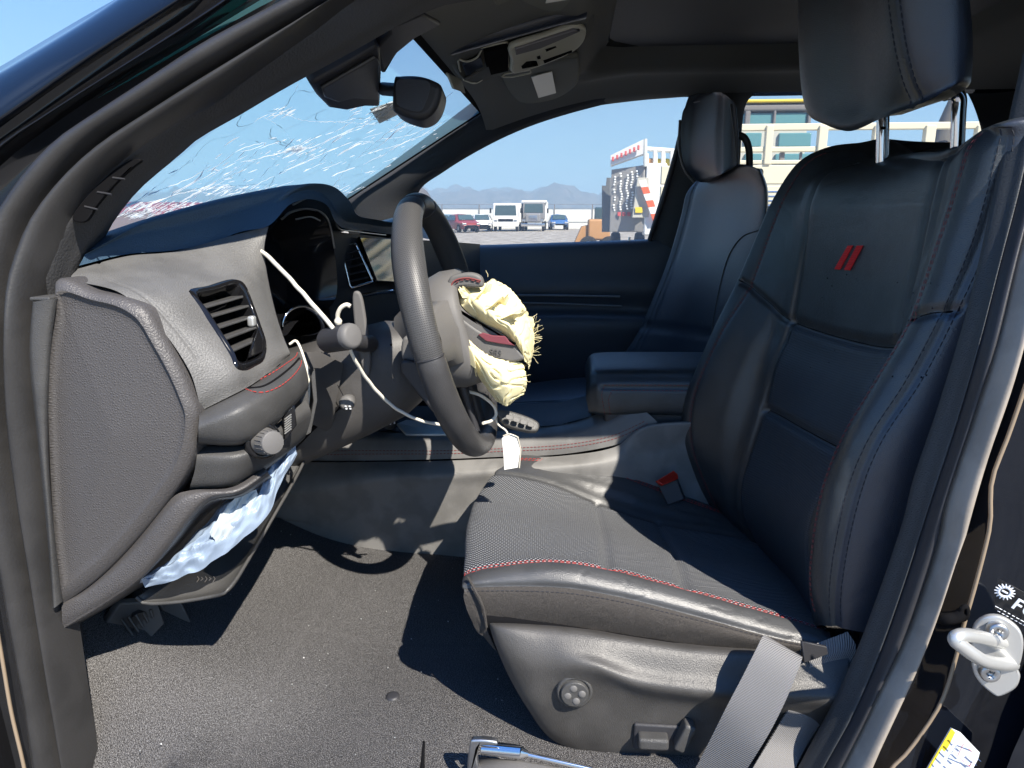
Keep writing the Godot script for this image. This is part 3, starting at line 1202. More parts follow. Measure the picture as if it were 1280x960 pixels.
func roof_lining() -> void:
	# moulded headliner with the sunroof well
	var rows := []
	for i in 121:
		var x := -0.238 + 2.2 * i / 120.0
		var row := PackedVector3Array()
		for j in 61:
			var z := -0.60 + 1.2 * j / 60.0
			var e := absf(z) / 0.60
			var y := 1.655 - 0.045 * pow(e, 5.0) - 0.085 * pow(clampf((0.16 - x) / 0.38, 0, 1), 1.6)
			# the well
			var wx := smoothstep(0.02, 0.055, x) * (1.0 - smoothstep(0.75, 0.8, x))
			var wz := 1.0 - smoothstep(0.37, 0.42, absf(z))
			y += 0.034 * wx * wz
			y -= 0.010 * exp(-pow((x - 0.0) / 0.03, 2.0)) * wz + 0.010 * exp(-pow((absf(z) - 0.45) / 0.03, 2.0)) * (1.0 - smoothstep(0.8, 0.85, x)) * smoothstep(-0.02, 0.03, x)
			row.append(Vector3(x, y, z))
		rows.append(row)
	var m := MB.new()
	m.grid(rows)
	obj("headliner", m, M.headliner, car)
	m = MB.new()
	m.box(Vector3(0.42, 1.681, 0), Vector3(0.70, 0.004, 0.78), 0.003)
	obj("sunroof_shade", m, M.trim_dark, car)
	# far pillar, door-top rail and centre pillar
	m = MB.new()
	m.grid([
		spline(ats([[438, 300, -0.69], [430, 250, -0.675], [478, 212, -0.66], [540, 166, -0.64], [590, 128, -0.62], [612, 116, -0.6], [640, 100, -0.58]]), 6),
		spline(ats([[470, 300, -0.67], [452, 258, -0.645], [500, 220, -0.625], [560, 172, -0.605], [612, 138, -0.59], [650, 128, -0.57], [690, 105, -0.56]]), 6),
		spline(ats([[500, 300, -0.69], [500, 256, -0.67], [540, 218, -0.655], [600, 180, -0.64], [650, 158, -0.625], [700, 140, -0.62], [760, 122, -0.615]]), 6),
		spline(ats([[520, 300, -0.72], [522, 243, -0.71], [556, 214, -0.69], [606, 184, -0.67], [655, 161, -0.655], [705, 144, -0.65], [765, 128, -0.65]]), 6)])
	obj("far_pillar_trim", m, M.trim_cloth, car)
	m = MB.new()
	var edge := [[690, 147, -0.655], [740, 133, -0.655], [800, 125, -0.655], [850, 121, -0.655], [930, 114, -0.655], [1050, 108, -0.655], [1180, 104, -0.655], [1300, 104, -0.655]]
	var inner := [[660, 122, -0.57], [740, 100, -0.56], [800, 92, -0.56], [850, 88, -0.56], [930, 80, -0.56], [1050, 76, -0.56], [1180, 72, -0.56], [1300, 70, -0.56]]
	m.grid(cross_rows([spline(ats(inner), 6), mid(spline(ats(inner), 6), spline(ats(edge), 6), Vector3(0, -0.008, 0.012)), spline(ats(edge), 6), shifted(spline(ats(edge), 6), Vector3(0, 0.01, -0.05))], 4))
	obj("roof_side_trim", m, M.headliner, car)
	# grab handle and its little lamp
	m = MB.new()
	m.tube(spline(ats([[738, 104, -0.565], [744, 98, -0.55], [760, 94, -0.535], [800, 91, -0.53], [815, 95, -0.545], [820, 102, -0.565]]), 6), 0.008, 8)
	obj("grab_handle", m, M.plastic_dark, car)
	m = MB.new()
	m.slab(ats([[725, 90], [741, 86], [742, 91], [726, 95]], -0.5), Vector3(0, -0.004, 0.006), 0.001)
	obj("clip_cover", m, M.lens_cream, car)
	# far centre pillar between the front and the rear window
	m = MB.new()
	m.grid([
		spline(ats([[806, 310, -0.75], [815, 280, -0.735], [838, 205, -0.70], [858, 128, -0.66], [870, 108, -0.65]]), 6),
		spline(ats([[826, 310, -0.72], [836, 280, -0.71], [860, 205, -0.675], [880, 128, -0.635], [890, 108, -0.62]]), 6),
		spline(ats([[880, 310, -0.70], [890, 280, -0.69], [902, 205, -0.66], [912, 135, -0.62], [920, 108, -0.61]]), 6),
		spline(ats([[925, 310, -0.73], [922, 280, -0.715], [925, 205, -0.69], [931, 135, -0.66], [950, 112, -0.65]]), 6)])
	obj("far_centre_pillar", m, M.trim_dark, car)
	m = MB.new()
	m.tube(spline(ats([[812, 300, -0.73], [832, 240, -0.70], [852, 165, -0.665]]), 8), 0.007, 8)
	obj("window_seal", m, M.plastic_dark, car)
	# rear quarter behind the far rear window
	m = MB.new()
	m.grid([spline(ats([[1205, 108, -0.66], [1218, 135, -0.68], [1228, 170, -0.7], [1232, 215, -0.72], [1230, 300, -0.74]]), 6), spline(ats([[1330, 100, -0.63], [1330, 135, -0.65], [1330, 170, -0.67], [1330, 215, -0.69], [1330, 300, -0.72]]), 6)])
	obj("far_quarter_trim", m, M.trim_dark, car)
	# shelf-like light patch high on the right, the rear grab handle rail
	m = MB.new()
	m.tube(spline(ats([[1225, 50, -0.5], [1240, 40, -0.49], [1275, 32, -0.49], [1320, 26, -0.49]]), 6), 0.008, 8)
	obj("grab_handle", m, M.plastic_dark, car)


func far_door() -> void:
	var d := group("far_front_door", car)
	# inner panel: rows from the belt line down
	var net := [
		ats([[430, 306, -0.76], [560, 307, -0.75], [700, 303, -0.75], [812, 299, -0.75], [850, 298, -0.75]]),
		ats([[430, 314, -0.73], [560, 313, -0.72], [700, 309, -0.72], [812, 304, -0.72], [850, 303, -0.72]]),
		ats([[430, 345, -0.715], [560, 340, -0.705], [700, 336, -0.705], [812, 335, -0.705], [850, 335, -0.71]]),
		ats([[430, 372, -0.70], [560, 366, -0.69], [700, 362, -0.69], [812, 362, -0.69], [850, 362, -0.70]]),
		ats([[430, 392, -0.71], [560, 388, -0.70], [700, 386, -0.70], [812, 388, -0.70], [850, 388, -0.70]]),
		ats([[430, 410, -0.67], [560, 404, -0.655], [700, 402, -0.655], [812, 404, -0.66], [850, 404, -0.67]]),
		ats([[430, 455, -0.67], [560, 450, -0.66], [700, 446, -0.66], [812, 446, -0.67], [850, 446, -0.67]]),
		ats([[430, 560, -0.72], [560, 560, -0.71], [700, 556, -0.71], [812, 556, -0.71], [850, 556, -0.71]])]
	var s := Sheet.new(net, 8, 6)
	obj("door_panel", s.part(MB.new(), 0, 4, 0, 7), M.door_vinyl, d)
	for q in [[[640, 369], [775, 371], 0.0028], [[640, 378], [777, 383], 0.0022], [[650, 401], [776, 404], 0.0024]]:
		var a := at(q[0][0], q[0][1], -0.664)
		var b := at(q[1][0], q[1][1], -0.664)
		var t := MB.new()
		t.tube(PackedVector3Array([a, a.lerp(b, 0.5) + Vector3(0, 0.001, 0), b]), q[2] * 1.25, 8)
		obj("trim_strip", t, M.satin_trim, d)
	var h := MB.new()
	h.slab(loop_spline(ats([[556, 318], [575, 314], [590, 322], [594, 338], [580, 344], [558, 342], [545, 330]], -0.70), 5), Vector3(0, 0, 0.012), 0.004)
	var hn := obj("handle_bowl", h, M.gloss_black, d)
	h = MB.new()
	h.tube(spline(ats([[566, 330, -0.685], [575, 326, -0.672], [586, 326, -0.672], [592, 330, -0.68]]), 6), 0.009, 8, 0.6)
	obj("door_handle", h, M.chrome, d)
	h = MB.new()
	h.tube(PackedVector3Array([at(786, 302, -0.735), at(787, 296, -0.735)]), 0.0035, 6)
	obj("lock_pin", h, M.chrome, d)
	# glass of the far front and rear doors
	h = MB.new()
	h.grid([ats([[430, 312, -0.748], [830, 308, -0.748]]), ats([[470, 243, -0.715], [860, 205, -0.70]]), ats([[610, 120, -0.665], [885, 92, -0.665]])])
	obj("door_glass", h, M.glass, d)
	var r := group("far_rear_door", car)
	h = MB.new()
	h.grid([ats([[850, 260, -0.76], [1300, 250, -0.76]]), ats([[850, 310, -0.72], [1300, 300, -0.72]]), ats([[850, 520, -0.70], [1300, 500, -0.70]])])
	obj("door_panel", h, M.leather_side, r)
	h = MB.new()
	h.grid([ats([[890, 275, -0.735], [1250, 265, -0.735]]), ats([[890, 90, -0.665], [1250, 85, -0.665]])])
	obj("door_glass", h, M.glass, r)
	# far door mirror, seen through the glass
	var mi := group("door_mirror", car)
	h = MB.new()
	h.ball(at(520, 262, -0.90), Vector3(0.055, 0.075, 0.10), 18)
	obj("mirror_housing", h, M.cover_grey, mi)


func hit(s: Sheet, px: float, py: float, lift := 0.0) -> Vector3:   # the sheet's point that lies along this sight line
	var r := ray(px, py).normalized()
	var best := Vector3.ZERO
	var bn := Vector3.UP
	var bd := INF
	for i in s.g.size():
		var row: PackedVector3Array = s.g[i]
		for j in row.size():
			var q := row[j] - EYE
			var t := q.dot(r)
			var d := (q - r * t).length_squared() + t * 1e-6
			if d < bd:
				bd = d
				best = row[j]
				bn = s.nrm[i][j]
	var den := r.dot(bn)
	if absf(den) < 0.08:
		return best + bn * lift
	return EYE + r * ((best - EYE).dot(bn) / den) + bn * lift

func hits(s: Sheet, list: Array, lift := 0.0) -> PackedVector3Array:
	var o := PackedVector3Array()
	for q in list:
		o.append(hit(s, q[0], q[1], lift))
	return o


func floor_and_console() -> void:
	# carpet rising to the toe board
	var rows := []
	for i in 61:
		var x := -0.98 + 1.5 * i / 60.0
		var row := PackedVector3Array()
		for j in 31:
			var z := -0.06 + 0.80 * j / 30.0
			var y := 0.655 + 0.10 * pow(clampf((-0.30 - x) / 0.35, 0, 1), 1.6) * (1.0 - smoothstep(0.58, 0.69, z)) + 0.5 * pow(clampf((-0.66 - x) / 0.3, 0, 1), 1.3)
			y += 0.004 * sin(x * 19.0 + z * 7.0) + 0.003 * sin(z * 23.0 - x * 5.0)
			y -= 0.06 * smoothstep(0.675, 0.705, z) * (1.0 - smoothstep(-0.52, -0.46, x))
			row.append(Vector3(x, y, z))
		rows.append(row)
	var m := MB.new()
	m.grid(rows)
	obj("carpet", m, M.carpet, car)
	m = MB.new()
	m.lathe(aty(491, 870, 0.657), Vector3.UP, [[0.0, 0.002], [0.006, 0.002], [0.009, 0.001], [0.010, -0.002]], 16)
	obj("carpet_clip", m, M.plastic_dark, car)
	m = MB.new()
	m.tube(spline(PackedVector3Array([aty(527, 975, 0.656), aty(530, 930, 0.656), aty(534, 905, 0.656)]), 5), 0.003, 6)
	obj("carpet_seam", m, M.matt_black, car)
	m = MB.new()
	for k in 80:
		var p := Vector3(rng.randf_range(-0.55, 0.1), 0.0, rng.randf_range(0.16, 0.7))
		p.y = 0.657 + 0.10 * pow(clampf((-0.30 - p.x) / 0.35, 0, 1), 1.6) * (1.0 - smoothstep(0.58, 0.69, p.z)) + 0.004 * sin(p.x * 19.0 + p.z * 7.0) + 0.003 * sin(p.z * 23.0 - p.x * 5.0)
		m.box(p, Vector3.ONE * rng.randf_range(0.0006, 0.0015), 0.0001, Basis.from_euler(Vector3(rng.randf() * 3, rng.randf() * 3, rng.randf() * 3)), 1)
	obj("glass_crumb", m, M.zinc, car).set_meta("kind", "stuff")
	# sill plate and the bracket at the seat's front foot
	m = MB.new()
	m.box(Vector3(0.2, 0.60, 0.80), Vector3(1.6, 0.10, 0.09), 0.015)
	obj("sill", m, M.plastic_dark, car)
	var br := group("seat_rail", car)
	m = MB.new()
	m.tube(PackedVector3Array([at(602, 934, 0.71), at(650, 940, 0.71)]), 0.0075, 12)
	m.tube(PackedVector3Array([at(650, 940, 0.71), at(660, 943, 0.71)]), [0.0075, 0.003], 12)
	m.tube(PackedVector3Array([at(655, 942, 0.71), at(740, 962, 0.71)]), 0.003, 8)
	obj("rail_rod", m, M.chrome, br)
	m = MB.new()
	m.slab(loop_spline(ats([[588, 925], [596, 919], [620, 921], [621, 926], [602, 927], [597, 935], [600, 965], [586, 965]], 0.718), 4), Vector3(0, 0, 0.008), 0.002)
	obj("bracket", m, M.satin_metal, br)
	m = MB.new()
	m.slab(ats([[598, 943], [650, 946], [706, 956], [760, 975], [760, 1000], [590, 1000]], 0.705), Vector3(0, 0, 0.03), 0.008)
	obj("rail_cover", m, M.cover_grey, br)
	m = MB.new()
	m.box(Vector3(0.15, 0.68, 0.36), Vector3(0.36, 0.09, 0.44), 0.02)
	obj("seat_base", m, M.matt_black, br)

	# centre console
	var con := group("centre_console", car)
	var net := [
		ats([[300, 516], [385, 526], [450, 538], [550, 541], [625, 538], [700, 531], [740, 520], [768, 506], [788, 500]], 0.065),
		ats([[300, 533], [385, 540], [450, 546], [550, 548], [625, 547], [700, 541], [748, 530], [778, 516], [800, 508]], 0.098),
		ats([[300, 550], [385, 553], [450, 555], [550, 555], [625, 554], [700, 549], [754, 539], [788, 524], [808, 515]], 0.108),
		ats([[300, 567], [385, 566], [450, 565], [550, 565], [625, 562], [700, 558], [760, 548], [797, 533], [816, 522]], 0.114),
		ats([[300, 577], [385, 576], [450, 576], [550, 574], [625, 571], [700, 568], [766, 557], [804, 542], [822, 528]], 0.116)]
	var s := Sheet.new(net, 8, 6)
	obj("leather_rim", s.part(MB.new(), 0, 8, 0, 4), M.leather_grey, con)
	m = MB.new()
	stitches(m, s.line([[0.5, 2.85], [7.6, 2.85]], 0.004), 0.005, 0.002, 0.0008)
	stitches(m, s.line([[0.5, 3.25], [7.6, 3.25]], 0.004), 0.005, 0.002, 0.0008)
	obj("stitching", m, M.dull_thread, con).set_meta("kind", "stuff")
	net = [
		ats([[300, 578], [385, 577.5], [450, 577.5], [550, 576], [625, 573], [700, 570], [768, 559], [816, 530], [960, 526]], 0.124),
		ats([[300, 581], [385, 580], [450, 580], [550, 578], [625, 575], [700, 572], [770, 562], [818, 534], [960, 530]], 0.130),
		ats([[290, 600], [380, 596], [460, 589], [550, 586], [620, 582], [700, 578], [770, 572, 0.142], [815, 562, 0.125], [960, 527, 0.1]], 0.150),
		ats([[285, 618], [378, 614], [472, 600], [550, 596], [612, 591], [700, 586], [770, 581, 0.146], [815, 575, 0.126], [960, 547, 0.098]], 0.163),
		ats([[290, 626], [372, 628], [468, 618], [545, 614], [606, 610], [700, 606], [770, 600, 0.144], [815, 595, 0.126], [960, 567, 0.098]], 0.157),
		ats([[300, 636], [356, 648], [460, 655], [530, 658], [595, 657], [700, 655], [770, 650, 0.142], [815, 645, 0.126], [960, 640, 0.098]], 0.147),
		ats([[310, 640], [344, 645], [394, 673], [456, 683], [581, 692], [700, 700], [770, 705, 0.138], [815, 710, 0.126], [960, 710, 0.098]], 0.140),
		ats([[310, 660], [342, 665], [392, 695], [456, 705], [581, 714], [700, 720], [770, 725], [815, 730], [960, 730]], 0.138)]
	s = Sheet.new(net, 8, 5)
	obj("side_panel", s.part(MB.new(), 0, 8, 0, 7), M.console_side, con)
	# deck with cup holders, shifter plate and dial
	m = MB.new()
	m.grid([ats([[300, 516], [385, 526], [450, 538], [550, 541], [625, 538], [700, 531], [740, 520], [772, 500]], 0.067), ats([[330, 520], [400, 527], [460, 533], [550, 532], [625, 530], [700, 524], [735, 512], [765, 492]], 0.045), ats([[360, 505], [430, 512], [500, 514], [560, 514], [640, 513], [700, 508], [735, 500], [760, 480]], -0.045), ats([[360, 500], [430, 505], [500, 507], [560, 508], [640, 506], [700, 502], [735, 494], [760, 470]], -0.11)])
	obj("deck", m, M.plastic_dark, con)
	m = MB.new()
	m.grid([ats([[640, 516], [700, 509], [738, 500]], -0.095), ats([[640, 506], [690, 502], [722, 498]], -0.105), ats([[640, 504], [690, 502], [716, 506]], -0.125), ats([[640, 545], [690, 540], [716, 530]], -0.14)])
	obj("far_rim", m, M.leather_side, con)
	m = MB.new()
	var cup := at(692, 536, 0.02)
	m.lathe(cup, Vector3.UP, [[0.034, -0.05], [0.036, 0.0], [0.0375, 0.003], [0.040, 0.003], [0.041, 0.0]], 28)
	obj("cup_holder", m, M.gloss_black, con)
	m = MB.new()
	var cr_ := PackedVector3Array()
	for k in 28:
		cr_.append(cup + Vector3(cos(TAU * k / 28) * 0.0385, 0.003, sin(TAU * k / 28) * 0.0385))
	m.tube(cr_, 0.0016, 6, 1.0, Vector3.UP, true)
	obj("cup_ring", m, M.satin_metal, con)
	m = MB.new()
	m.slab(ats([[496, 533, 0.075], [508, 528, 0.05], [562, 531, 0.05], [566, 546, 0.085], [508, 546, 0.085]]), Vector3(0, 0.006, 0), 0.002)
	obj("shifter_plate", m, M.zinc, con)
	m = MB.new()
	m.lathe(at(486, 527, 0.06), Vector3(0.2, 1, 0.1), [[0.016, -0.01], [0.017, 0.004], [0.014, 0.012], [0, 0.013]], 18)
	obj("selector_dial", m, M.plastic_dark, con)
	for k in 4:
		m = MB.new()
		m.box(at(478 + k * 5, 531 - k, 0.078), Vector3(0.003, 0.006, 0.003), 0.001)
		obj("button_mark", m, M.label_white, con)
	m = MB.new()
	m.tube(spline(ats([[588, 540, 0.02], [598, 520, 0.02], [606, 490, 0.0]]), 5), [0.016, 0.014, 0.012], 12)
	m.ball(at(612, 478, 0.0), Vector3(0.028, 0.03, 0.022), 16)
	obj("shift_lever", m, M.plastic_dark, con)
	# padded armrest
	var arm := group("armrest", car)
	var a0 := at(736, 470, 0.11)
	net = []
	var prof := [[0.0, 0.008, -0.10], [0.0, 0.066, -0.10], [0.03, 0.088, -0.085], [0.03, 0.095, -0.02], [0.03, 0.090, 0.075], [0.03, 0.074, 0.100], [0.0, 0.052, 0.110], [0.0, 0.012, 0.108], [0.0, 0.0, 0.085]]
	for q in prof:
		var row := PackedVector3Array()
		for t in [[-0.004, 0.72], [0.006, 0.94], [0.03, 1.0], [0.1, 1.02], [0.2, 1.03], [0.3, 1.03]]:
			row.append(Vector3(a0.x + t[0] + (0.006 if q[1] < 0.03 else 0.0), 0.931 + 0.005 * t[0] + q[1] * t[1], q[2] * lerpf(0.85, 1.0, minf(1.0, (t[0] + 0.01) / 0.03))))
		net.append(row)
	s = Sheet.new(net, 8, 8, [{"v": 5.75, "a": 1.8, "b": 5.0, "d": 0.003, "w": 0.004}])
	obj("pad", s.part(MB.new(), 0, 5, 0, 8), M.leather, arm)
	m = MB.new()
	var fr := PackedVector3Array()
	for i in s.g.size():
		fr.append(s.g[i][0])
	m.fan(fr)
	obj("pad_front", m, M.leather_side, arm)
	m = MB.new()
	stitches(m, s.line([[5.0, 5.55], [2.0, 5.55], [1.85, 6.2], [1.9, 7.4]], 0.004), 0.005, 0.002, 0.0007)
	stitches(m, s.line([[5.0, 5.95], [2.25, 5.95], [2.1, 6.4], [2.1, 7.4]], 0.004), 0.005, 0.002, 0.0007)
	obj("stitching", m, M.dull_thread, arm).set_meta("kind", "stuff")
	m = MB.new()
	m.box(Vector3(a0.x + 0.17, 0.88, 0.0), Vector3(0.28, 0.13, 0.2), 0.01)
	obj("storage_box", m, M.plastic_dark, arm)
	# pedals in the dark footwell
	var pe := group("brake_pedal", car)
	m = MB.new()
	m.slab(ats([[132, 780, 0.56], [166, 822, 0.56], [206, 780, 0.545], [196, 752, 0.53], [150, 755, 0.545]]), Vector3(-0.01, 0.004, -0.008), 0.003)
	obj("pedal_pad", m, M.cover_grey, pe)
	for k in 5:
		m = MB.new()
		m.tube(PackedVector3Array([at(152 + k * 9, 774 - k * 3, 0.561), at(167 + k * 6, 796 - k * 6, 0.561)]), 0.0022, 6)
		obj("rubber_rib", m, M.plastic, pe)
	m = MB.new()
	m.ball(at(168, 820, 0.566), Vector3(0.007, 0.004, 0.007), 10)
	obj("worn_corner", m, M.seal_pale, pe)
	m = MB.new()
	m.tube(spline(ats([[175, 775, 0.545], [168, 745, 0.50], [140, 710, 0.45]]), 6), 0.012, 8)
	obj("pedal_arm", m, M.plastic, pe)
	pe = group("accelerator_pedal", car)
	m = MB.new()
	m.slab(ats([[200, 756, 0.50], [226, 750, 0.50], [248, 796, 0.50], [229, 813, 0.50], [212, 780, 0.50]]), Vector3(-0.012, 0.004, -0.006), 0.003)
	obj("pedal_pad", m, M.cover_grey, pe)
	m = MB.new()
	m.tube(spline(ats([[222, 775, 0.49], [210, 745, 0.46], [190, 715, 0.42]]), 6), 0.009, 8)
	obj("pedal_arm", m, M.plastic, pe)


func dashboard() -> void:
	var d := group("dashboard", car)
	var m: MB
	# padded top and the brow over the instruments
	var back := PackedVector3Array()
	var S := ats([[106, 314, 0.62], [160, 282, 0.545], [215, 264, 0.49], [280, 247, 0.435], [335, 236, 0.40], [370, 234, 0.37], [400, 242, 0.32], [416, 256, 0.285], [426, 272, 0.23], [452, 277, 0.10], [480, 280, -0.05], [505, 274, -0.30], [510, 268, -0.66]])
	var B := ats([[99, 332, 0.645], [157, 318, 0.578], [217, 313, 0.520], [262, 304, 0.485], [300, 290, 0.465], [336, 282, 0.452], [362, 256, 0.415], [388, 249, 0.37], [409, 257, 0.325], [419, 277, 0.29], [432, 286, 0.22], [455, 288, 0.10], [482, 292, -0.05], [520, 296, -0.30], [540, 300, -0.66]])
	S.insert(5, at(352, 234, 0.39))
	S.insert(7, at(386, 236, 0.345))
	var mid1 := PackedVector3Array()
	for i in S.size():
		var z := S[i].z
		z = minf(z, 0.57)
		back.append(Vector3(-0.93, 1.19, z))
		mid1.append(Vector3(-0.74, 1.22 + 0.35 * maxf(0, S[i].y - 1.26), z))
	var s := Sheet.new([back, mid1, S, mid(S, B, Vector3(0.004, 0.004, 0)), B], 8, 8)
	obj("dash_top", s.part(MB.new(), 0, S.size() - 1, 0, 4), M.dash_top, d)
	m = MB.new()
	m.tube(spline(ats([[366, 256, 0.41], [388, 247, 0.365], [408, 254, 0.322], [418, 274, 0.286], [424, 286, 0.25], [440, 289, 0.17], [482, 294, -0.05]]), 8), 0.0014, 8)
	obj("trim_strip", m, M.satin_metal, d)
	# face of the dash with the side vent
	var net := [
		ats([[97, 336, 0.65], [160, 320, 0.584], [220, 314, 0.524], [292, 294, 0.470], [336, 283, 0.450]]),
		ats([[92, 350, 0.685], [184, 345, 0.635], [236, 340, 0.575], [296, 330, 0.512], [330, 310, 0.462]]),
		ats([[150, 366, 0.695], [210, 368, 0.664], [252, 362, 0.612], [308, 352, 0.54], [334, 345, 0.475]]),
		ats([[200, 410, 0.695], [238, 402, 0.668], [276, 396, 0.62], [322, 392, 0.55], [344, 390, 0.485]]),
		ats([[235, 460, 0.695], [266, 435, 0.668], [298, 430, 0.628], [334, 424, 0.565], [355, 424, 0.50]]),
		ats([[247, 495, 0.695], [290, 466, 0.667], [314, 462, 0.632], [342, 447, 0.575], [362, 440, 0.512]]),
		ats([[250, 514, 0.69], [290, 494, 0.668], [316, 480, 0.637], [342, 461, 0.582], [361, 445, 0.513]])]
	s = Sheet.new(net, 24, 20, [{"u": 0.42, "a": 0.0, "b": 4.0, "d": 0.0015, "w": 0.002}])
	var vent_px := PackedVector2Array()
	for q in [[241, 367], [262, 361], [289, 353], [302, 359], [311, 381], [321, 408], [328, 430], [327, 447], [317, 454], [303, 458], [295, 454], [289, 440], [274, 416], [258, 391]]:
		vent_px.append(Vector2(q[0], q[1]))
	obj("dash_face", s.part_without(MB.new(), 0, 4, 0, 6, self, vent_px), M.dash_vinyl, d)
	m = MB.new()
	m.grid([PackedVector3Array(s.line([[4, 0], [4, 6]], 0.01)), shifted(PackedVector3Array(s.line([[4, 0], [4, 6]], 0.01)), Vector3(-0.05, 0, -0.012))])
	obj("dash_edge", m, M.plastic_dark, d)
	var v := group("air_vent", car)
	var vo := hits(s, [[239, 366], [262, 359], [290, 351], [303, 357], [313, 380], [323, 408], [330, 430], [329, 448], [318, 456], [303, 461], [294, 456], [287, 441], [272, 417], [256, 392]], 0.0)
	var vc := Vector3.ZERO
	for p in vo:
		vc += p
	vc /= vo.size()
	var vn := s.nat(2.5, 3.0)
	var ring := loop_spline(vo, 4)
	var i1 := PackedVector3Array()
	var i2 := PackedVector3Array()
	var o1 := PackedVector3Array()
	var deep := PackedVector3Array()
	for p in ring:
		o1.append(p.lerp(vc, -0.05) - vn * 0.001)
		i1.append(p.lerp(vc, 0.03) + vn * 0.005)
		i2.append(p.lerp(vc, 0.14) + vn * 0.002)
		deep.append(p.lerp(vc, 0.16) - vn * 0.03)
	m = MB.new()
	m.grid([o1, i1, i2, deep], true)
	obj("vent_frame", m, M.gloss_black, v)
	m = MB.new()
	m.fan(deep)
	obj("vent_depth", m, M.matt_black, v)
	for q in [[[252, 381], [302, 367]], [[258, 393], [309, 379]], [[267, 407], [315, 392]], [[276, 421], [320, 405]], [[286, 436], [324, 419]]]:
		var a := hit(s, q[0][0], q[0][1], -0.002)
		var b := hit(s, q[1][0], q[1][1], -0.002)
		m = MB.new()
		var along := (b - a).normalized()
		var upx := vn.cross(along).normalized()
		m.box((a + b) / 2 - vn * 0.006, Vector3(a.distance_to(b), 0.0028, 0.019), 0.001, Basis(along, upx, along.cross(upx)).rotated(along, 0.5))
		obj("slat", m, M.plastic, v)
	m = MB.new()
	m.box(hit(s, 314, 402, 0.001), Vector3(0.009, 0.013, 0.01), 0.003)
	obj("vent_slider", m, M.zinc, v)
	m = MB.new()
	m.slab(hits(s, [[320, 412], [327, 428], [326, 442], [308, 449], [312, 436]], -0.001), vn * 0.005, 0.0015)
	obj("vent_corner", m, M.gloss_black, v)
	# knee roll with red sewing
	net = [
		ats([[249, 515, 0.688], [290, 495.5, 0.667], [316, 481.5, 0.637], [342, 462.5, 0.582], [361, 446.5, 0.512]]),
		ats([[249, 522, 0.705], [293, 502, 0.688], [320, 487, 0.655], [348, 466, 0.60], [368, 447, 0.53]]),
		ats([[248, 536, 0.715], [297, 518, 0.702], [330, 500, 0.668], [362, 476, 0.61], [381, 458, 0.545]]),
		ats([[248, 552, 0.705], [302, 551, 0.69], [340, 528, 0.655], [370, 500, 0.60], [386, 482, 0.54]]),
		ats([[248, 556, 0.675], [302, 556, 0.655], [338, 536, 0.62], [365, 510, 0.56], [380, 494, 0.50]])]
	s = Sheet.new(net, 10, 10)
	obj("knee_roll", s.part(MB.new(), 0, 4, 0, 4), M.plastic, d)
	m = MB.new()
	stitches(m, even(spline(hits(s, [[301, 483], [315, 479], [329, 473], [345, 464], [358, 455], [369, 447], [372, 441]], 0.0008), 6), 0.003))
	stitches(m, even(spline(hits(s, [[303, 485], [316, 490], [330, 491], [342, 487], [353, 481], [366, 470], [375, 458], [377, 449]], 0.0008), 6), 0.003))
	obj("stitching", m, M.red_thread, d).set_meta("kind", "stuff")
	m = MB.new()
	m.tube(spline(hits(s, [[303, 484], [318, 485], [334, 481], [352, 469], [366, 457], [374, 448]], 0.0003), 6), 0.0014, 6)
	obj("seam", m, M.matt_black, d)
	# headlamp switch panel
	net = [
		ats([[247, 557, 0.675], [290, 558, 0.67], [316, 553, 0.655], [345, 531, 0.615], [382, 500, 0.55]]),
		ats([[246, 570, 0.692], [290, 570, 0.688], [320, 562, 0.668], [349, 542, 0.625], [388, 512, 0.555]]),
		ats([[243, 590, 0.690], [290, 588, 0.686], [320, 577, 0.664], [350, 556, 0.62], [388, 525, 0.55]]),
		ats([[237, 611, 0.683], [286, 606, 0.676], [316, 591, 0.655], [348, 572, 0.61], [382, 545, 0.545]]),
		ats([[240, 616, 0.655], [286, 611, 0.650], [316, 597, 0.63], [345, 578, 0.585], [376, 552, 0.52]])]
	s = Sheet.new(net, 6, 6)
	obj("switch_panel", s.part(MB.new(), 0, 4, 0, 4), M.plastic, d)
	var sw := group("headlamp_switch", car)
	var ka := Vector3(0.75, 0.12, 0.62).normalized()
	var kc := at(329, 551, 0.664)
	m = MB.new()
	m.lathe(kc, ka, [[0.021, -0.004], [0.021, 0.002], [0.018, 0.004], [0.015, 0.002]], 24)
	obj("switch_ring", m, M.gloss_black, sw)
	m = MB.new()
	m.lathe(kc, ka, [[0.0155, 0.0], [0.0155, 0.004], [0.0138, 0.007], [0.0132, 0.022], [0.0120, 0.0245], [0.0, 0.0245]], 28)
	obj("switch_knob", m, M.cover_grey, sw)
	for k in 18:
		var side := ka.cross(Vector3.UP).normalized().rotated(ka, TAU * k / 18.0)
		var kn := MB.new()
		kn.tube(PackedVector3Array([kc + side * 0.0138 + ka * 0.008, kc + side * 0.0134 + ka * 0.0215]), 0.0007, 5)
		obj("knob_ridge", kn, M.cover_grey, sw)
	m = MB.new()
	m.slab(ats([[352, 520], [368, 505], [371, 530], [356, 550]], 0.615), Vector3(0.002, 0, 0.005), 0.002)
	obj("dimmer_wheel", m, M.gloss_black, sw)
	for k in 7:
		m = MB.new()
		m.tube(PackedVector3Array([at(356, 524 + k * 3.0, 0.622), at(364, 518 + k * 3.0, 0.622)]), 0.0009, 5)
		obj("wheel_ridge", m, M.zinc, sw)
	# torn strips behind the switch
	m = MB.new()
	for q in [[[372, 492], [376, 510], [372, 530], [380, 528], [386, 505], [383, 480]], [[388, 470], [391, 500], [386, 528], [378, 545], [388, 540], [396, 500], [393, 460]]]:
		m.slab(ats(q, 0.535), Vector3(0.002, 0, 0.003), 0.001)
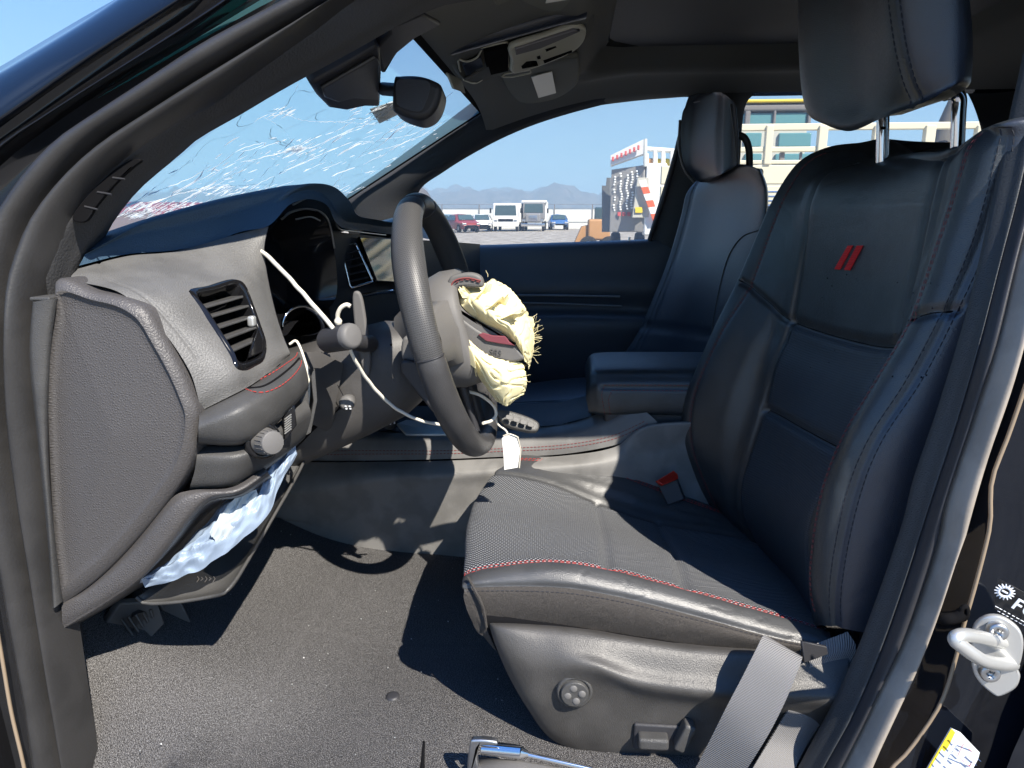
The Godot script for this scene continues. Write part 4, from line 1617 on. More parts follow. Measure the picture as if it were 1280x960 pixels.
	obj("torn_edge", m, M.plastic, d)
	# end cap: a removable cover on the end of the dash
	var cap := group("dash_end_cap", car)
	cap.set_meta("label", "large grained cover on the end of the dashboard")
	var outer := [[70, 352], [78, 348], [92, 352], [116, 363], [140, 368], [161, 374], [184, 387], [202, 416], [225, 458], [240, 492], [248, 517], [246, 553], [233, 592], [210, 626], [187, 656], [161, 686], [136, 712], [112, 733], [84, 753], [78, 752], [72, 700], [67, 650], [62, 560], [60, 484], [64, 430], [72, 378]]
	var p0 := PackedVector3Array()
	var p1 := PackedVector3Array()
	var p2 := PackedVector3Array()
	var p3 := PackedVector3Array()
	var p4 := PackedVector3Array()
	var inn := [[74, 372], [82, 366], [95, 369], [116, 376], [138, 381], [156, 388], [174, 402], [190, 428], [211, 466], [224, 496], [231, 518], [229, 548], [217, 583], [196, 614], [174, 642], [150, 670], [127, 694], [105, 713], [84, 730], [80, 728], [75, 690], [71, 645], [67, 560], [65, 486], [69, 434], [75, 392]]
	for i in outer.size():
		var o := at(outer[i][0], outer[i][1], 0.70)
		var n2 := at(inn[i][0], inn[i][1], 0.708)
		p0.append(o + Vector3(0, 0, -0.03))
		p1.append(o + Vector3(0, 0, -0.003))
		p2.append(o.lerp(n2, 0.14) + Vector3(0, 0, 0.002))
		p3.append(o.lerp(n2, 0.82) + Vector3(0, 0, 0.0045))
		p4.append(n2 + Vector3(0, 0, -0.002))
	var ccen := at(140, 545, 0.712)
	var rows := []
	for p in [p0, p1, p2, p3, p4]:
		rows.append(loop_spline(p, 4))
	for t in [0.1, 0.35, 0.65, 0.9, 0.999]:
		var rr := PackedVector3Array()
		for p in rows[4]:
			rr.append(p.lerp(ccen, t))
		rows.append(rr)
	m = MB.new()
	m.grid(rows, true)
	obj("cover", m, M.end_cap, cap)
	m = MB.new()
	m.grid(cross_rows([spline(ats([[41, 376, 0.715], [37, 450, 0.715], [50, 580, 0.715], [58, 660, 0.715], [66, 760, 0.71]]), 6), spline(ats([[44, 377, 0.722], [42, 450, 0.722], [54, 580, 0.722], [61, 660, 0.722], [68, 760, 0.72]]), 6), spline(ats([[70, 373, 0.716], [61, 450, 0.716], [60, 560, 0.715], [66, 650, 0.715], [78, 752, 0.71]]), 6), spline(ats([[72, 374, 0.69], [64, 450, 0.69], [63, 560, 0.69], [68, 650, 0.69], [80, 752, 0.69]]), 6)], 3))
	m.box(at(62, 372, 0.70), Vector3(0.022, 0.004, 0.03), 0.0015)
	obj("cover_flange", m, M.plastic, cap)
	# lower trim of the dash, under the cap
	net = [
		ats([[76, 752, 0.695], [112, 731, 0.695], [160, 687, 0.695], [210, 627, 0.695], [238, 613, 0.69], [290, 609, 0.675], [330, 585, 0.64]]),
		ats([[77, 758, 0.705], [118, 737, 0.705], [166, 696, 0.705], [214, 642, 0.705], [250, 618, 0.695], [296, 612, 0.68], [334, 588, 0.645]]),
		ats([[78, 782, 0.703], [129, 752, 0.703], [174, 720, 0.703], [212, 680, 0.70], [256, 628, 0.69], [300, 616, 0.675], [336, 592, 0.64]]),
		ats([[79, 788, 0.68], [132, 757, 0.675], [177, 725, 0.67], [215, 686, 0.66], [259, 633, 0.655], [304, 620, 0.64], [340, 596, 0.60]]),
		ats([[84, 790, 0.50], [140, 758, 0.48], [190, 725, 0.46], [230, 690, 0.44], [275, 640, 0.42], [318, 620, 0.40], [350, 600, 0.38]])]
	s = Sheet.new(net, 6, 5)
	obj("lower_trim", s.part(MB.new(), 0, 6, 0, 4), M.end_cap, d)
	# inside of the dash: a dark mass that closes it
	m = MB.new()
	m.box(Vector3(-0.74, 1.02, 0.02), Vector3(0.46, 0.28, 1.36), 0.03)
	m.box(Vector3(-0.60, 1.10, -0.28), Vector3(0.34, 0.22, 0.78), 0.03)
	m.box(Vector3(-0.56, 0.92, 0.0), Vector3(0.24, 0.3, 0.2), 0.02)
	obj("dash_core", m, M.plastic_dark, d)
	# hanging lower panel, torn loose below the wheel
	var tray := group("loose_knee_panel", car)
	tray.set_meta("label", "grey knee panel torn loose and hanging below the dash")
	net = [
		ats([[172, 746, 0.655], [215, 716, 0.61], [262, 668, 0.56], [310, 618, 0.50], [352, 580, 0.43], [372, 556, 0.39]]),
		ats([[178, 753, 0.655], [240, 728, 0.62], [285, 680, 0.56], [325, 628, 0.50], [358, 588, 0.43], [376, 560, 0.39]]),
		ats([[225, 750, 0.65], [270, 733, 0.62], [308, 684, 0.56], [340, 634, 0.50], [366, 592, 0.43], [380, 564, 0.39]]),
		ats([[272, 742, 0.645], [290, 728, 0.62], [316, 684, 0.56], [344, 636, 0.50], [368, 594, 0.43], [382, 566, 0.39]]),
		ats([[280, 739, 0.652], [293, 724, 0.628], [319, 681, 0.568], [347, 633, 0.508], [371, 591, 0.438], [384, 564, 0.398]])]
	s = Sheet.new(net, 8, 6)
	m = MB.new()
	s.part(m, 0, 5, 0, 4)
	s.part(m, 0, 5, 0, 4, -0.004)
	m.tube(even(PackedVector3Array(s.line([[0, 0], [0, 4], [5, 4]], 0.01, -0.002)), 0.012), 0.0025, 6)
	obj("panel", m, M.plastic_dark if false else M.plastic, tray)
	m = MB.new()
	for k in 5:
		m.tube(PackedVector3Array(hits(s, [[246 + k * 5, 728 - k % 2 * 2], [249 + k * 5, 724], [247 + k * 5, 721 + k % 2]], 0.0006)), 0.0006, 5)
	obj("moulded_mark", m, M.seal_pale, tray)
	M.tray = s
	# instrument binnacle
	var cl := group("instrument_cluster", car)
	var rim := loop_spline(ats([[331, 302, 0.452], [342, 282, 0.445], [360, 267, 0.42], [384, 261, 0.375], [401, 267, 0.335], [413, 290, 0.30], [420, 330, 0.285], [421, 366, 0.285], [412, 384, 0.30], [392, 392, 0.35], [372, 402, 0.40], [356, 420, 0.45], [346, 400, 0.472], [338, 370, 0.47], [333, 338, 0.462]]), 5)
	var rc := Vector3.ZERO
	for p in rim:
		rc += p
	rc /= rim.size()
	var deep2 := PackedVector3Array()
	var mid2 := PackedVector3Array()
	for p in rim:
		deep2.append(rc + (p - rc) * 0.86 + Vector3(-0.075, -0.012, 0))
		mid2.append(rc + (p - rc) * 0.97 + Vector3(-0.02, -0.003, 0))
	m = MB.new()
	m.grid([rim, mid2, deep2], true)
	obj("hood_lining", m, M.gloss_black, cl)
	m = MB.new()
	m.fan(deep2)
	obj("display", m, M.screen, cl)
	m = MB.new()
	m.tube(spline(ats([[352, 274, 0.43], [364, 265, 0.41], [384, 261, 0.37], [402, 266, 0.33], [412, 280, 0.305], [418, 310, 0.29]]), 6), 0.0017, 6)
	m.tube(spline(ats([[370, 274, 0.40], [388, 271, 0.36], [400, 276, 0.33]]), 6), 0.0012, 6)
	obj("bright_edge", m, M.satin_metal, cl)
	m = MB.new()
	var gr := PackedVector3Array()
	for k in 20:
		var a := PI * 0.95 * k / 19.0
		gr.append(at(378 - cos(a) * 25, 408 - sin(a) * 25, 0.40 + 0.03 * cos(a)))
	m.tube(gr, 0.0022, 6)
	obj("gauge_ring", m, M.chrome, cl)
	m = MB.new()
	m.slab(loop_spline(ats([[354, 408], [366, 390], [384, 386], [400, 396], [404, 414], [376, 420]], 0.395), 4), Vector3(-0.006, 0, 0.0), 0.002)
	obj("gauge_glass", m, M.screen, cl)
	# centre stack: tall vent and touch screen
	var st := group("centre_stack", car)
	m = MB.new()
	m.grid([ats([[408, 288, 0.24], [455, 294, 0.10], [490, 298, -0.06], [560, 302, -0.30], [600, 305, -0.62]]), ats([[410, 376, 0.24], [462, 374, 0.10], [500, 376, -0.06], [560, 378, -0.30], [600, 380, -0.62]]), ats([[424, 470, 0.24], [480, 470, 0.10], [520, 470, -0.06], [570, 470, -0.30], [600, 460, -0.62]])])
	obj("fascia", m, M.plastic_dark, st)
	m = MB.new()
	var fr := ats([[426, 309, 0.175], [444, 304, 0.145], [466, 352, 0.145], [438, 360, 0.175]])
	var ring2 := PackedVector3Array(fr)
	ring2.append(fr[0])
	m.tube(even(ring2, 0.006), 0.0022, 6)
	obj("vent_frame", m, M.chrome, st)
	m = MB.new()
	m.fan(shifted(fr, Vector3(-0.012, 0, 0)))
	obj("vent_depth", m, M.matt_black, st)
	for k in 5:
		m = MB.new()
		m.tube(PackedVector3Array([at(430 + k * 1.9, 318 + k * 8.4, 0.175), at(448 + k * 3.2, 313 + k * 8.4, 0.147)]), 0.0018, 5)
		obj("slat", m, M.plastic_dark, st)
	m = MB.new()
	var tp := at(446, 297, 0.135)
	var tn := Vector3(0.95, 0.30, 0.03).normalized()
	m.slab(PackedVector3Array([tp, atp(520, 301, tp, tn), atp(532, 356, tp, tn), atp(468, 353, tp, tn)]), tn * 0.006, 0.002)
	obj("touch_screen", m, M.screen, st)
	m = MB.new()
	m.tube(PackedVector3Array([at(430, 374, 0.17), at(470, 366, 0.12), at(490, 364, 0.06)]), 0.004, 6)
	obj("bright_edge", m, M.chrome, st)


func driver_seat() -> void:
	var seat := group("driver_seat", car)
	seat.set_meta("label", "black leather driver's seat with red stitching and a mesh cushion")
	# ---------------- backrest: rows from the top down, columns from the far side to the near side
	var raw := [
		[[1078, 178], [1082, 180], [1092, 190], [1098, 199], [1142, 193], [1186, 190], [1236, 160], [1260, 152]],
		[[1036, 184], [1040, 188], [1062, 196], [1070, 205], [1130, 201], [1182, 200], [1226, 166], [1258, 172]],
		[[999, 204], [1007, 205], [1022, 214], [1032, 219], [1110, 216], [1174, 216], [1209, 188], [1252, 205]],
		[[970, 245], [981, 245], [1000, 248], [1015, 250], [1095, 250], [1166, 252], [1193, 238], [1241, 250]],
		[[950, 288], [963, 288], [986, 290], [1007, 296], [1082, 305], [1154, 306], [1173, 300], [1224, 306]],
		[[924, 348], [937, 358], [962, 380], [988, 402], [1055, 424], [1116, 432], [1138, 398], [1187, 389]],
		[[890, 420], [901, 416], [935, 432], [970, 456], [1034, 482], [1085, 498], [1095, 474], [1143, 474]],
		[[858, 502], [866, 499], [908, 502], [954, 511], [1002, 536], [1050, 560], [1053, 545], [1096, 546]],
		[[857, 560], [866, 562], [898, 565], [935, 574], [982, 598], [1022, 634], [1028, 610], [1070, 606]],
		[[882, 622], [893, 630], [908, 634], [926, 636], [970, 660], [1012, 696], [1014, 690], [1051, 684]],
		[[915, 664], [922, 672], [935, 680], [950, 690], [985, 720], [1012, 756], [1013, 740], [1043, 745]],
		[[940, 700], [950, 705], [960, 715], [972, 725], [1000, 755], [1018, 790], [1022, 782], [1044, 784]]]
	var zz := [0.105, 0.130, 0.170, 0.215, 0.36, 0.52, 0.597, 0.632]
	var net := []
	var vi := 0
	for r in raw:
		var row := PackedVector3Array()
		var p := PackedVector3Array()
		var narrow := 1.0
		for k in 8:
			p.append(at(r[k][0], r[k][1], zz[k]))
		# wrap round the flanks to the back of the seat
		row.append(p[0] + Vector3(0.13, -0.01, 0.03))
		row.append(p[0] + Vector3(0.06, -0.005, -0.004))
		row.append_array(p)
		row.append(p[7] + Vector3(0.05, 0, 0.012))
		row.append(p[7] + Vector3(0.12, 0, 0.004))
		row.append(p[7] + Vector3(0.16, -0.005, -0.06))
		net.append(row)
		vi += 1
	# roll the top over to the back
	var top := PackedVector3Array()
	var top2 := PackedVector3Array()
	for k in net[0].size():
		var q: Vector3 = net[0][k]
		top.append(q + Vector3(0.045, -0.004 if k > 5 and k < 8 else 0.004, 0))
		top2.append(q + Vector3(0.10, -0.03, 0))
	net.push_front(top)
	net.push_front(top2)
	# columns: 0,1 far flank, 2 silhouette, 3 far stitch, 4 bolster, 5 far seam, 6 centre, 7 near seam, 8 near stitch, 9 dark stitch, 10.. flank
	var gv := [
		{"v": 7.0, "a": 2.5, "b": 5.0, "d": 0.007, "w": 0.004}, {"v": 7.0, "a": 5.0, "b": 7.4, "d": 0.008, "w": 0.0065}, {"v": 7.0, "a": 8.0, "b": 9.2, "d": 0.005, "w": 0.005},
		{"v": 9.0, "a": 5.0, "b": 7.4, "d": 0.009, "w": 0.007},
		{"u": 5.0, "a": 3.0, "b": 14.0, "d": 0.009, "w": 0.005}, {"u": 7.0, "a": 3.0, "b": 14.0, "d": 0.006, "w": 0.007},
		{"u": 3.0, "a": 3.0, "b": 13.0, "d": 0.0016, "w": 0.004}, {"u": 8.0, "a": 3.0, "b": 13.0, "d": 0.0016, "w": 0.004},
		{"u": 9.0, "a": 2.5, "b": 13.0, "d": 0.0030, "w": 0.005}, {"v": 8.0, "a": 5.0, "b": 7.2, "d": -0.006, "w": 0.045}, {"v": 10.4, "a": 5.0, "b": 7.2, "d": -0.006, "w": 0.05},
		{"v": 5.2, "a": 5.0, "b": 7.2, "d": -0.005, "w": 0.08}]
	var s := Sheet.new(net, 16, 18, gv)
	s.soften(0.0005, 13.0, 3)
	obj("far_bolster", s.part(MB.new(), 0, 5, 0, 13), M.leather, seat)
	obj("shoulder_panel", s.part(MB.new(), 5, 7, 0, 7), M.leather, seat)
	obj("backrest_insert", s.part(MB.new(), 5, 7, 7, 9), M.insert_perf, seat)
	obj("backrest_insert", s.part(MB.new(), 5, 7, 9, 13), M.insert_perf, seat)
	obj("near_bolster", s.part(MB.new(), 7, 9, 0, 13), M.leather, seat)
	obj("near_flank", s.part(MB.new(), 9, 12, 0, 13), M.leather_side, seat)
	var m := MB.new()
	for du in [-0.04, 0.04]:
		stitches(m, s.line([[3 + du, 3.2], [3 + du, 12.6]], 0.004), 0.0050, 0.002, 0.00045)
		stitches(m, s.line([[8 + du, 3.0], [8 + du, 12.6]], 0.004), 0.0050, 0.002, 0.00045)
	obj("red_stitching", m, M.dull_thread, seat).set_meta("kind", "stuff")
	m = MB.new()
	for du in [-0.16, 0.16]:
		stitches(m, s.line([[9 + du, 2.6], [9 + du, 12.8]], 0.004), 0.006, 0.002, 0.0007)
	obj("dark_stitching", m, M.navy_thread, seat).set_meta("kind", "stuff")
	for q in [[[5, 3.3], [5, 13]], [[7, 3.3], [7, 13]], [[2.3, 7], [5, 7]], [[5, 7], [7, 7]], [[7.9, 7], [9.05, 7]], [[5, 9], [7, 9]]]:
		m = MB.new()
		m.tube(PackedVector3Array(s.line(q, 0.006, -0.0004)), 0.0013, 6)
		obj("seam", m, M.matt_black, seat)
	# slanted double bar sewn into the shoulder panel
	for q in [[[1061.5, 307], [1067.5, 307], [1051, 337], [1044.5, 336.5]], [[1073, 307], [1080, 307], [1063.5, 338], [1056.5, 337.5]]]:
		var e := hits(s, q, 0.0004)
		m = MB.new()
		m.slab(e, s.nat(6, 5.6) * 0.0016, 0.0006, 2)
		for k in 14:
			var t := (k + 0.5) / 14.0
			m.tube(PackedVector3Array([e[0].lerp(e[3], t) + s.nat(6, 5.6) * 0.0016, e[1].lerp(e[2], t) + s.nat(6, 5.6) * 0.0016]), 0.0009, 5)
		obj("embroidered_bar", m, M.embroidery, seat)
	# specks of glass on the leather
	m = MB.new()
	for k in 26:
		m.ball(hit(s, rng.randf_range(1000, 1180), rng.randf_range(330, 480), 0.0004), Vector3.ONE * rng.randf_range(0.0005, 0.0011), 6)
	obj("glass_speck", m, M.matt_black, seat).set_meta("kind", "stuff")
	# back shell
	m = MB.new()
	m.grid([PackedVector3Array(s.line([[0, 0], [0, 13]], 0.02)), PackedVector3Array(s.line([[12, 0], [12, 13]], 0.02))] if false else [resample(PackedVector3Array(s.line([[0, 0], [0, 13]], 0.02)), 30), resample(PackedVector3Array(s.line([[12, 0], [12, 13]], 0.02)), 30)])
	obj("back_shell", m, M.plastic_dark, seat)

	# ---------------- headrest on two chromed posts
	var hr := [
		[[1010, -108], [1060, -118], [1110, -112], [1160, -100]],
		[[994, -80], [1058, -84], [1113, -80], [1192, -72]],
		[[990, 0], [1057, -2], [1117, 0], [1204, -4]],
		[[991, 70], [1060, 74], [1126, 62], [1208, 52]],
		[[996, 120], [1060, 128], [1137, 104], [1207, 86]],
		[[1006, 143], [1056, 156], [1146, 124], [1203, 101]],
		[[1022, 150], [1062, 164], [1140, 134], [1186, 112]]]
	var hz := [0.235, 0.36, 0.475, 0.50]
	net = []
	for r in hr:
		var p := PackedVector3Array()
		for k in 4:
			p.append(at(r[k][0], r[k][1], hz[k]))
		var q := PackedVector3Array()
		q.append(p[0] + Vector3(0.10, 0.0, 0.05))
		q.append(p[0] + Vector3(0.055, 0.0, -0.004))
		q.append(p[0] + Vector3(0.012, 0.0, 0.002))
		q.append(p[0].lerp(p[1], 0.32) + Vector3(-0.006, 0, 0))
		q.append(p[1])
		q.append(p[1].lerp(p[2], 0.6) + Vector3(-0.003, 0, 0.004))
		q.append(p[2])
		q.append(p[2].lerp(p[3], 0.45) + Vector3(0.0, 0, 0.012))
		q.append(p[3])
		q.append(p[3] + Vector3(0.03, 0, -0.05))
		q.append(p[3] + Vector3(0.035, 0, -0.14))
		net.append(q)
	s = Sheet.new(net, 8, 8, [{"u": 6.0, "a": 0, "b": 6, "d": 0.003, "w": 0.004}])
	s.soften(0.0005, 13.0, 5)
	obj("headrest", s.part(MB.new(), 0, 6, 0, 6), M.leather, seat)
	obj("headrest_side", s.part(MB.new(), 6, 10, 0, 6), M.leather_side, seat)
	m = MB.new()
	var ring := PackedVector3Array()
	for j in s.g[0].size():
		ring.append(s.g[s.g.size() - 1][j])
	m.fan(ring)
	obj("headrest_base", m, M.leather, seat)
	m = MB.new()
	var ring0 := PackedVector3Array()
	for j in s.g[0].size():
		ring0.append(s.g[0][j])
	m.fan(ring0)
	obj("headrest_top", m, M.leather, seat)
	m = MB.new()
	for du in [-0.2, 0.2]:
		stitches(m, s.line([[6 + du, 0.5], [6 + du, 5.7]], 0.004), 0.006, 0.002, 0.0009)
	obj("dark_stitching", m, M.navy_thread, seat).set_meta("kind", "stuff")
	for q in [[[1104, 140], [1101, 260], 0.29], [[1192, 108], [1194, 250], 0.41]]:
		m = MB.new()
		var a := at(q[0][0], q[0][1], q[2])
		var b := at(q[1][0], q[1][1], q[2])
		if q[2] > 0.4:
			m.tube(spline(PackedVector3Array([at(1180, 118, 0.41), at(1192, 116, 0.41), at(1199, 124, 0.41), at(1198, 150, 0.41), b]), 8), 0.0085, 14)
		else:
			m.tube(PackedVector3Array([a, a.lerp(b, 0.5), b]), 0.0085, 14)
		obj("headrest_post", m, M.chrome, seat)
	m = MB.new()
	m.box(at(1104, 160, 0.299), Vector3(0.006, 0.004, 0.004), 0.001)
	obj("post_notch", m, M.matt_black, seat)
	for q in [[1104, 216, 0.27], [1194, 205, 0.39]]:
		m = MB.new()
		m.lathe(at(q[0], q[1], q[2]), Vector3.UP, [[0.022, -0.01], [0.02, 0.003], [0.012, 0.006], [0.009, 0.006]], 16)
		obj("post_collar", m, M.plastic_dark, seat)

	# ---------------- cushion: rows from the far side to the near side, columns from the front to the back
	net = [
		ats([[646, 566, 0.10], [690, 569, 0.10], [757, 584, 0.10], [827, 607, 0.10], [898, 634, 0.10], [945, 655, 0.10]]),
		ats([[640, 575, 0.135], [697, 577, 0.135], [765, 590, 0.135], [835, 616, 0.135], [908, 643, 0.135], [955, 665, 0.135]]),
		ats([[630, 583, 0.165], [690, 590, 0.165], [757, 606, 0.165], [832, 634, 0.165], [918, 657, 0.165], [970, 680, 0.165]]),
		ats([[620, 591, 0.20], [685, 602, 0.20], [747, 627, 0.20], [824, 652, 0.20], [930, 671, 0.20], [985, 695, 0.20]]),
		ats([[601, 622, 0.30], [675, 634, 0.30], [750, 650, 0.30], [834, 676, 0.30], [940, 698, 0.30], [1000, 722, 0.30]]),
		ats([[593, 655, 0.42], [672, 662, 0.42], [754, 674, 0.42], [844, 700, 0.42], [955, 726, 0.42], [1012, 750, 0.42]]),
		ats([[588, 692, 0.54], [672, 690, 0.54], [758, 700, 0.54], [853, 726, 0.54], [970, 758, 0.54], [1028, 778, 0.54]]),
		ats([[585, 714, 0.592], [676, 700, 0.592], [760, 709, 0.592], [857, 735, 0.592], [978, 769, 0.592], [1036, 787, 0.592]]),
		ats([[584, 724, 0.615], [684, 712, 0.615], [764, 724, 0.615], [860, 748, 0.615], [976, 782, 0.615], [1038, 796, 0.615]]),
		ats([[585, 735, 0.628], [690, 734, 0.628], [768, 745, 0.628], [862, 768, 0.628], [972, 797, 0.628], [1040, 808, 0.628]]),
		ats([[590, 758, 0.632], [696, 760, 0.634], [770, 770, 0.634], [864, 788, 0.634], [970, 806, 0.634], [1040, 815, 0.634]]),
		ats([[602, 786, 0.625], [700, 786, 0.625], [772, 795, 0.625], [866, 808, 0.625], [970, 818, 0.625], [1040, 825, 0.625]])]
	for r in net.size():
		var row: PackedVector3Array = net[r]
		var p := row[0]
		var drop := 0.075 if r < 9 else 0.03
		row.insert(0, p + Vector3(0.004, -drop * 0.4, 0.0))
		row.insert(0, p + Vector3(0.018, -drop, 0.0))
		net[r] = row
	s = Sheet.new(net, 16, 12, [
		{"v": 7.0, "a": 1.0, "b": 7.0, "d": 0.004, "w": 0.005}, {"v": 3.0, "a": 1.6, "b": 7.0, "d": 0.006, "w": 0.007}, {"v": 9.0, "a": 1.0, "b": 7.0, "d": 0.003, "w": 0.004}, {"v": 1.0, "a": 1.0, "b": 7.0, "d": 0.0016, "w": 0.004},
		{"u": 4.0, "a": 3.0, "b": 7.0, "d": 0.006, "w": 0.006}, {"u": 5.0, "a": 3.0, "b": 7.0, "d": 0.006, "w": 0.006}, {"v": 5.0, "a": 1.6, "b": 7.0, "d": -0.006, "w": 0.11}])
	s.soften(0.0011, 15.0, 9)
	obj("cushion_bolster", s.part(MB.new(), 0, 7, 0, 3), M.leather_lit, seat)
	obj("cushion_insert", s.part(MB.new(), 0, 4, 3, 7), M.insert_cloth, seat)
	obj("cushion_insert", s.part(MB.new(), 4, 5, 3, 7), M.insert_cloth, seat)
	obj("cushion_insert", s.part(MB.new(), 5, 7, 3, 7), M.insert_cloth, seat)
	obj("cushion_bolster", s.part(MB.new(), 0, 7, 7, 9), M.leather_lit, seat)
	obj("cushion_side", s.part(MB.new(), 0, 7, 9, 11), M.side_cloth, seat)
	m = MB.new()
	for dv in [-0.10, 0.12]:
		stitches(m, s.line([[1.2, 7 + dv], [6.8, 7 + dv]], 0.004), 0.0055, 0.002, 0.00055)
		stitches(m, s.line([[1.8, 1 + dv], [6.8, 1 + dv]], 0.004), 0.0055, 0.002, 0.0007)
	obj("red_stitching", m, M.red_thread, seat).set_meta("kind", "stuff")
	m = MB.new()
	stitches(m, s.line([[1.6, 9.25], [6.5, 9.25]], 0.004), 0.004, 0.002, 0.0006)
	obj("dark_stitching", m, M.navy_thread, seat).set_meta("kind", "stuff")
	m = MB.new()
	m.tube(spline(ats([[585, 722, 0.622], [594, 738, 0.636], [604, 760, 0.638], [608, 784, 0.636]]), 6), 0.0018, 8)
	obj("corner_seam", m, M.side_cloth, seat)
	m = MB.new()
	m.grid([PackedVector3Array(s.line([[0, 0], [0, 11]], 0.02)), shifted(PackedVector3Array(s.line([[0, 0], [0, 11]], 0.02)), Vector3(0.25, -0.03, 0))])
	obj("cushion_underside", m, M.matt_black, seat)

	# ---------------- plastic side shield with its switches
	net = [
		ats([[622, 772, 0.56], [612, 777, 0.622], [680, 780, 0.625], [735, 786, 0.627], [790, 795, 0.628], [860, 805, 0.628], [940, 811, 0.628], [1060, 815, 0.628]]),
		ats([[626, 785, 0.56], [614, 783, 0.640], [682, 787, 0.646], [738, 793, 0.648], [792, 803, 0.648], [860, 813, 0.648], [940, 819, 0.648], [1060, 823, 0.648]]),
		ats([[632, 800, 0.56], [620, 803, 0.647], [688, 808, 0.660], [742, 818, 0.664], [796, 834, 0.664], [860, 843, 0.664], [940, 850, 0.664], [1060, 852, 0.664]]),
		ats([[640, 826, 0.56], [630, 828, 0.650], [694, 832, 0.668], [744, 836, 0.676], [798, 856, 0.676], [860, 866, 0.676], [940, 872, 0.676], [1060, 876, 0.676]]),
		ats([[650, 850, 0.56], [642, 853, 0.648], [702, 856, 0.663], [750, 858, 0.664], [804, 874, 0.660], [862, 882, 0.660], [940, 890, 0.660], [1060, 895, 0.660]]),
		ats([[668, 882, 0.56], [660, 884, 0.645], [716, 890, 0.656], [764, 896, 0.655], [812, 905, 0.652], [866, 912, 0.652], [940, 918, 0.652], [1060, 925, 0.652]]),
		ats([[692, 920, 0.56], [688, 922, 0.636], [740, 932, 0.646], [784, 938, 0.646], [828, 944, 0.646], [874, 950, 0.646], [940, 956, 0.646], [1060, 960, 0.646]]),
		ats([[735, 952, 0.54], [733, 955, 0.61], [775, 964, 0.62], [806, 970, 0.62], [842, 976, 0.62], [880, 982, 0.62], [940, 990, 0.62], [1060, 995, 0.62]])]
	s = Sheet.new(net, 8, 6)
	obj("side_shield", s.part(MB.new(), 0, 7, 0, 7), M.plastic_shield, seat)
	var kn := hit(s, 718, 863, 0.0)
	var kx := Vector3(0.05, 0.0, 1.0).normalized()
	m = MB.new()
	m.lathe(kn, kx, [[0.0215, -0.004], [0.0215, 0.003], [0.019, 0.005], [0.0175, 0.003], [0.0165, 0.003], [0.0165, 0.0075], [0.015, 0.009], [0.0, 0.0085]], 28)
	obj("lumbar_switch", m, M.plastic, seat)
	for k in 4:
		var dir := Vector3(cos(TAU * k / 4 + 0.2), sin(TAU * k / 4 + 0.2), 0)
		m = MB.new()
		m.ball(kn + kx * 0.0085 + dir * 0.0085, Vector3(0.0048, 0.0048, 0.0022), 12)
		obj("switch_dimple", m, M.cover_grey, seat)
	var swc := hit(s, 815, 915, 0.0)
	m = MB.new()
	m.box(swc + Vector3(0.005, -0.004, 0.003), Vector3(0.055, 0.036, 0.006), 0.003)
	obj("switch_recess", m, M.plastic_dark, seat)
	m = MB.new()
	m.box(swc + Vector3(0.0, -0.002, 0.012), Vector3(0.036, 0.015, 0.018), 0.004, Basis(Vector3.BACK, 0.02))
	obj("seat_switch", m, M.plastic, seat)
	m = MB.new()
	m.box(swc + Vector3(0.036, 0.008, 0.012), Vector3(0.014, 0.038, 0.018), 0.004, Basis(Vector3.BACK, -0.35))
	obj("recline_switch", m, M.plastic, seat)
	# red buckle button between seat and console
	m = MB.new()
	m.slab(ats([[819, 602, 0.165], [839, 590, 0.15], [844, 594, 0.15], [845, 600, 0.152], [826, 608, 0.168]]), Vector3(0.004, 0.004, 0.003), 0.0015)
	obj("buckle_button", m, M.red_button, seat)
	m = MB.new()
	m.slab(ats([[822, 605, 0.162], [845, 595, 0.148], [856, 624, 0.148], [834, 632, 0.162]]), Vector3(0.004, -0.004, -0.012), 0.003)
	obj("buckle_body", m, M.plastic_dark, seat)

	# ---------------- lap belt hanging out over the shield
	var belt := group("seat_belt", car)
	belt.set_meta("label", "grey seat belt webbing hanging in a loop beside the seat")
	net = [
		ats([[962, 801, 0.655], [1000, 824, 0.665]]),
		ats([[955, 794, 0.675], [1003, 822, 0.690]]),
		ats([[945, 812, 0.690], [996, 842, 0.705]]),
		ats([[928, 846, 0.700], [982, 876, 0.715]]),
		ats([[908, 884, 0.705], [964, 912, 0.72]]),
		ats([[890, 920, 0.70], [946, 942, 0.72]]),
		ats([[868, 962, 0.69], [925, 975, 0.71]]),
		ats([[846, 990, 0.68], [905, 1010, 0.69]])]
	s = Sheet.new(net, 10, 8)
	m = MB.new()
	s.part(m, 0, 1, 0, 7)
	s.part(m, 0, 1, 0, 7, -0.0013)
	obj("webbing", m, M.webbing, belt)
	net = [
		ats([[1000, 812, 0.645], [1060, 790, 0.64]]),
		ats([[1012, 830, 0.655], [1070, 812, 0.645]]),
		ats([[1002, 862, 0.66], [1058, 856, 0.65]]),
		ats([[980, 896, 0.665], [1030, 898, 0.655]]),
		ats([[962, 926, 0.67], [1006, 936, 0.66]]),
		ats([[940, 962, 0.690], [985, 980, 0.69]]),
		ats([[925, 990, 0.69], [970, 1010, 0.69]])]
	s = Sheet.new(net, 10, 8)
	m = MB.new()
	s.part(m, 0, 1, 0, 6)
	s.part(m, 0, 1, 0, 6, -0.0013)
	obj("webbing", m, M.webbing, belt)
	m = MB.new()
	m.slab(ats([[1000, 800, 0.655], [1030, 806, 0.655], [1032, 815, 0.655], [1002, 826, 0.655]]), Vector3(0.002, 0.0, 0.004), 0.001)
	obj("belt_anchor", m, M.plastic_dark, belt)


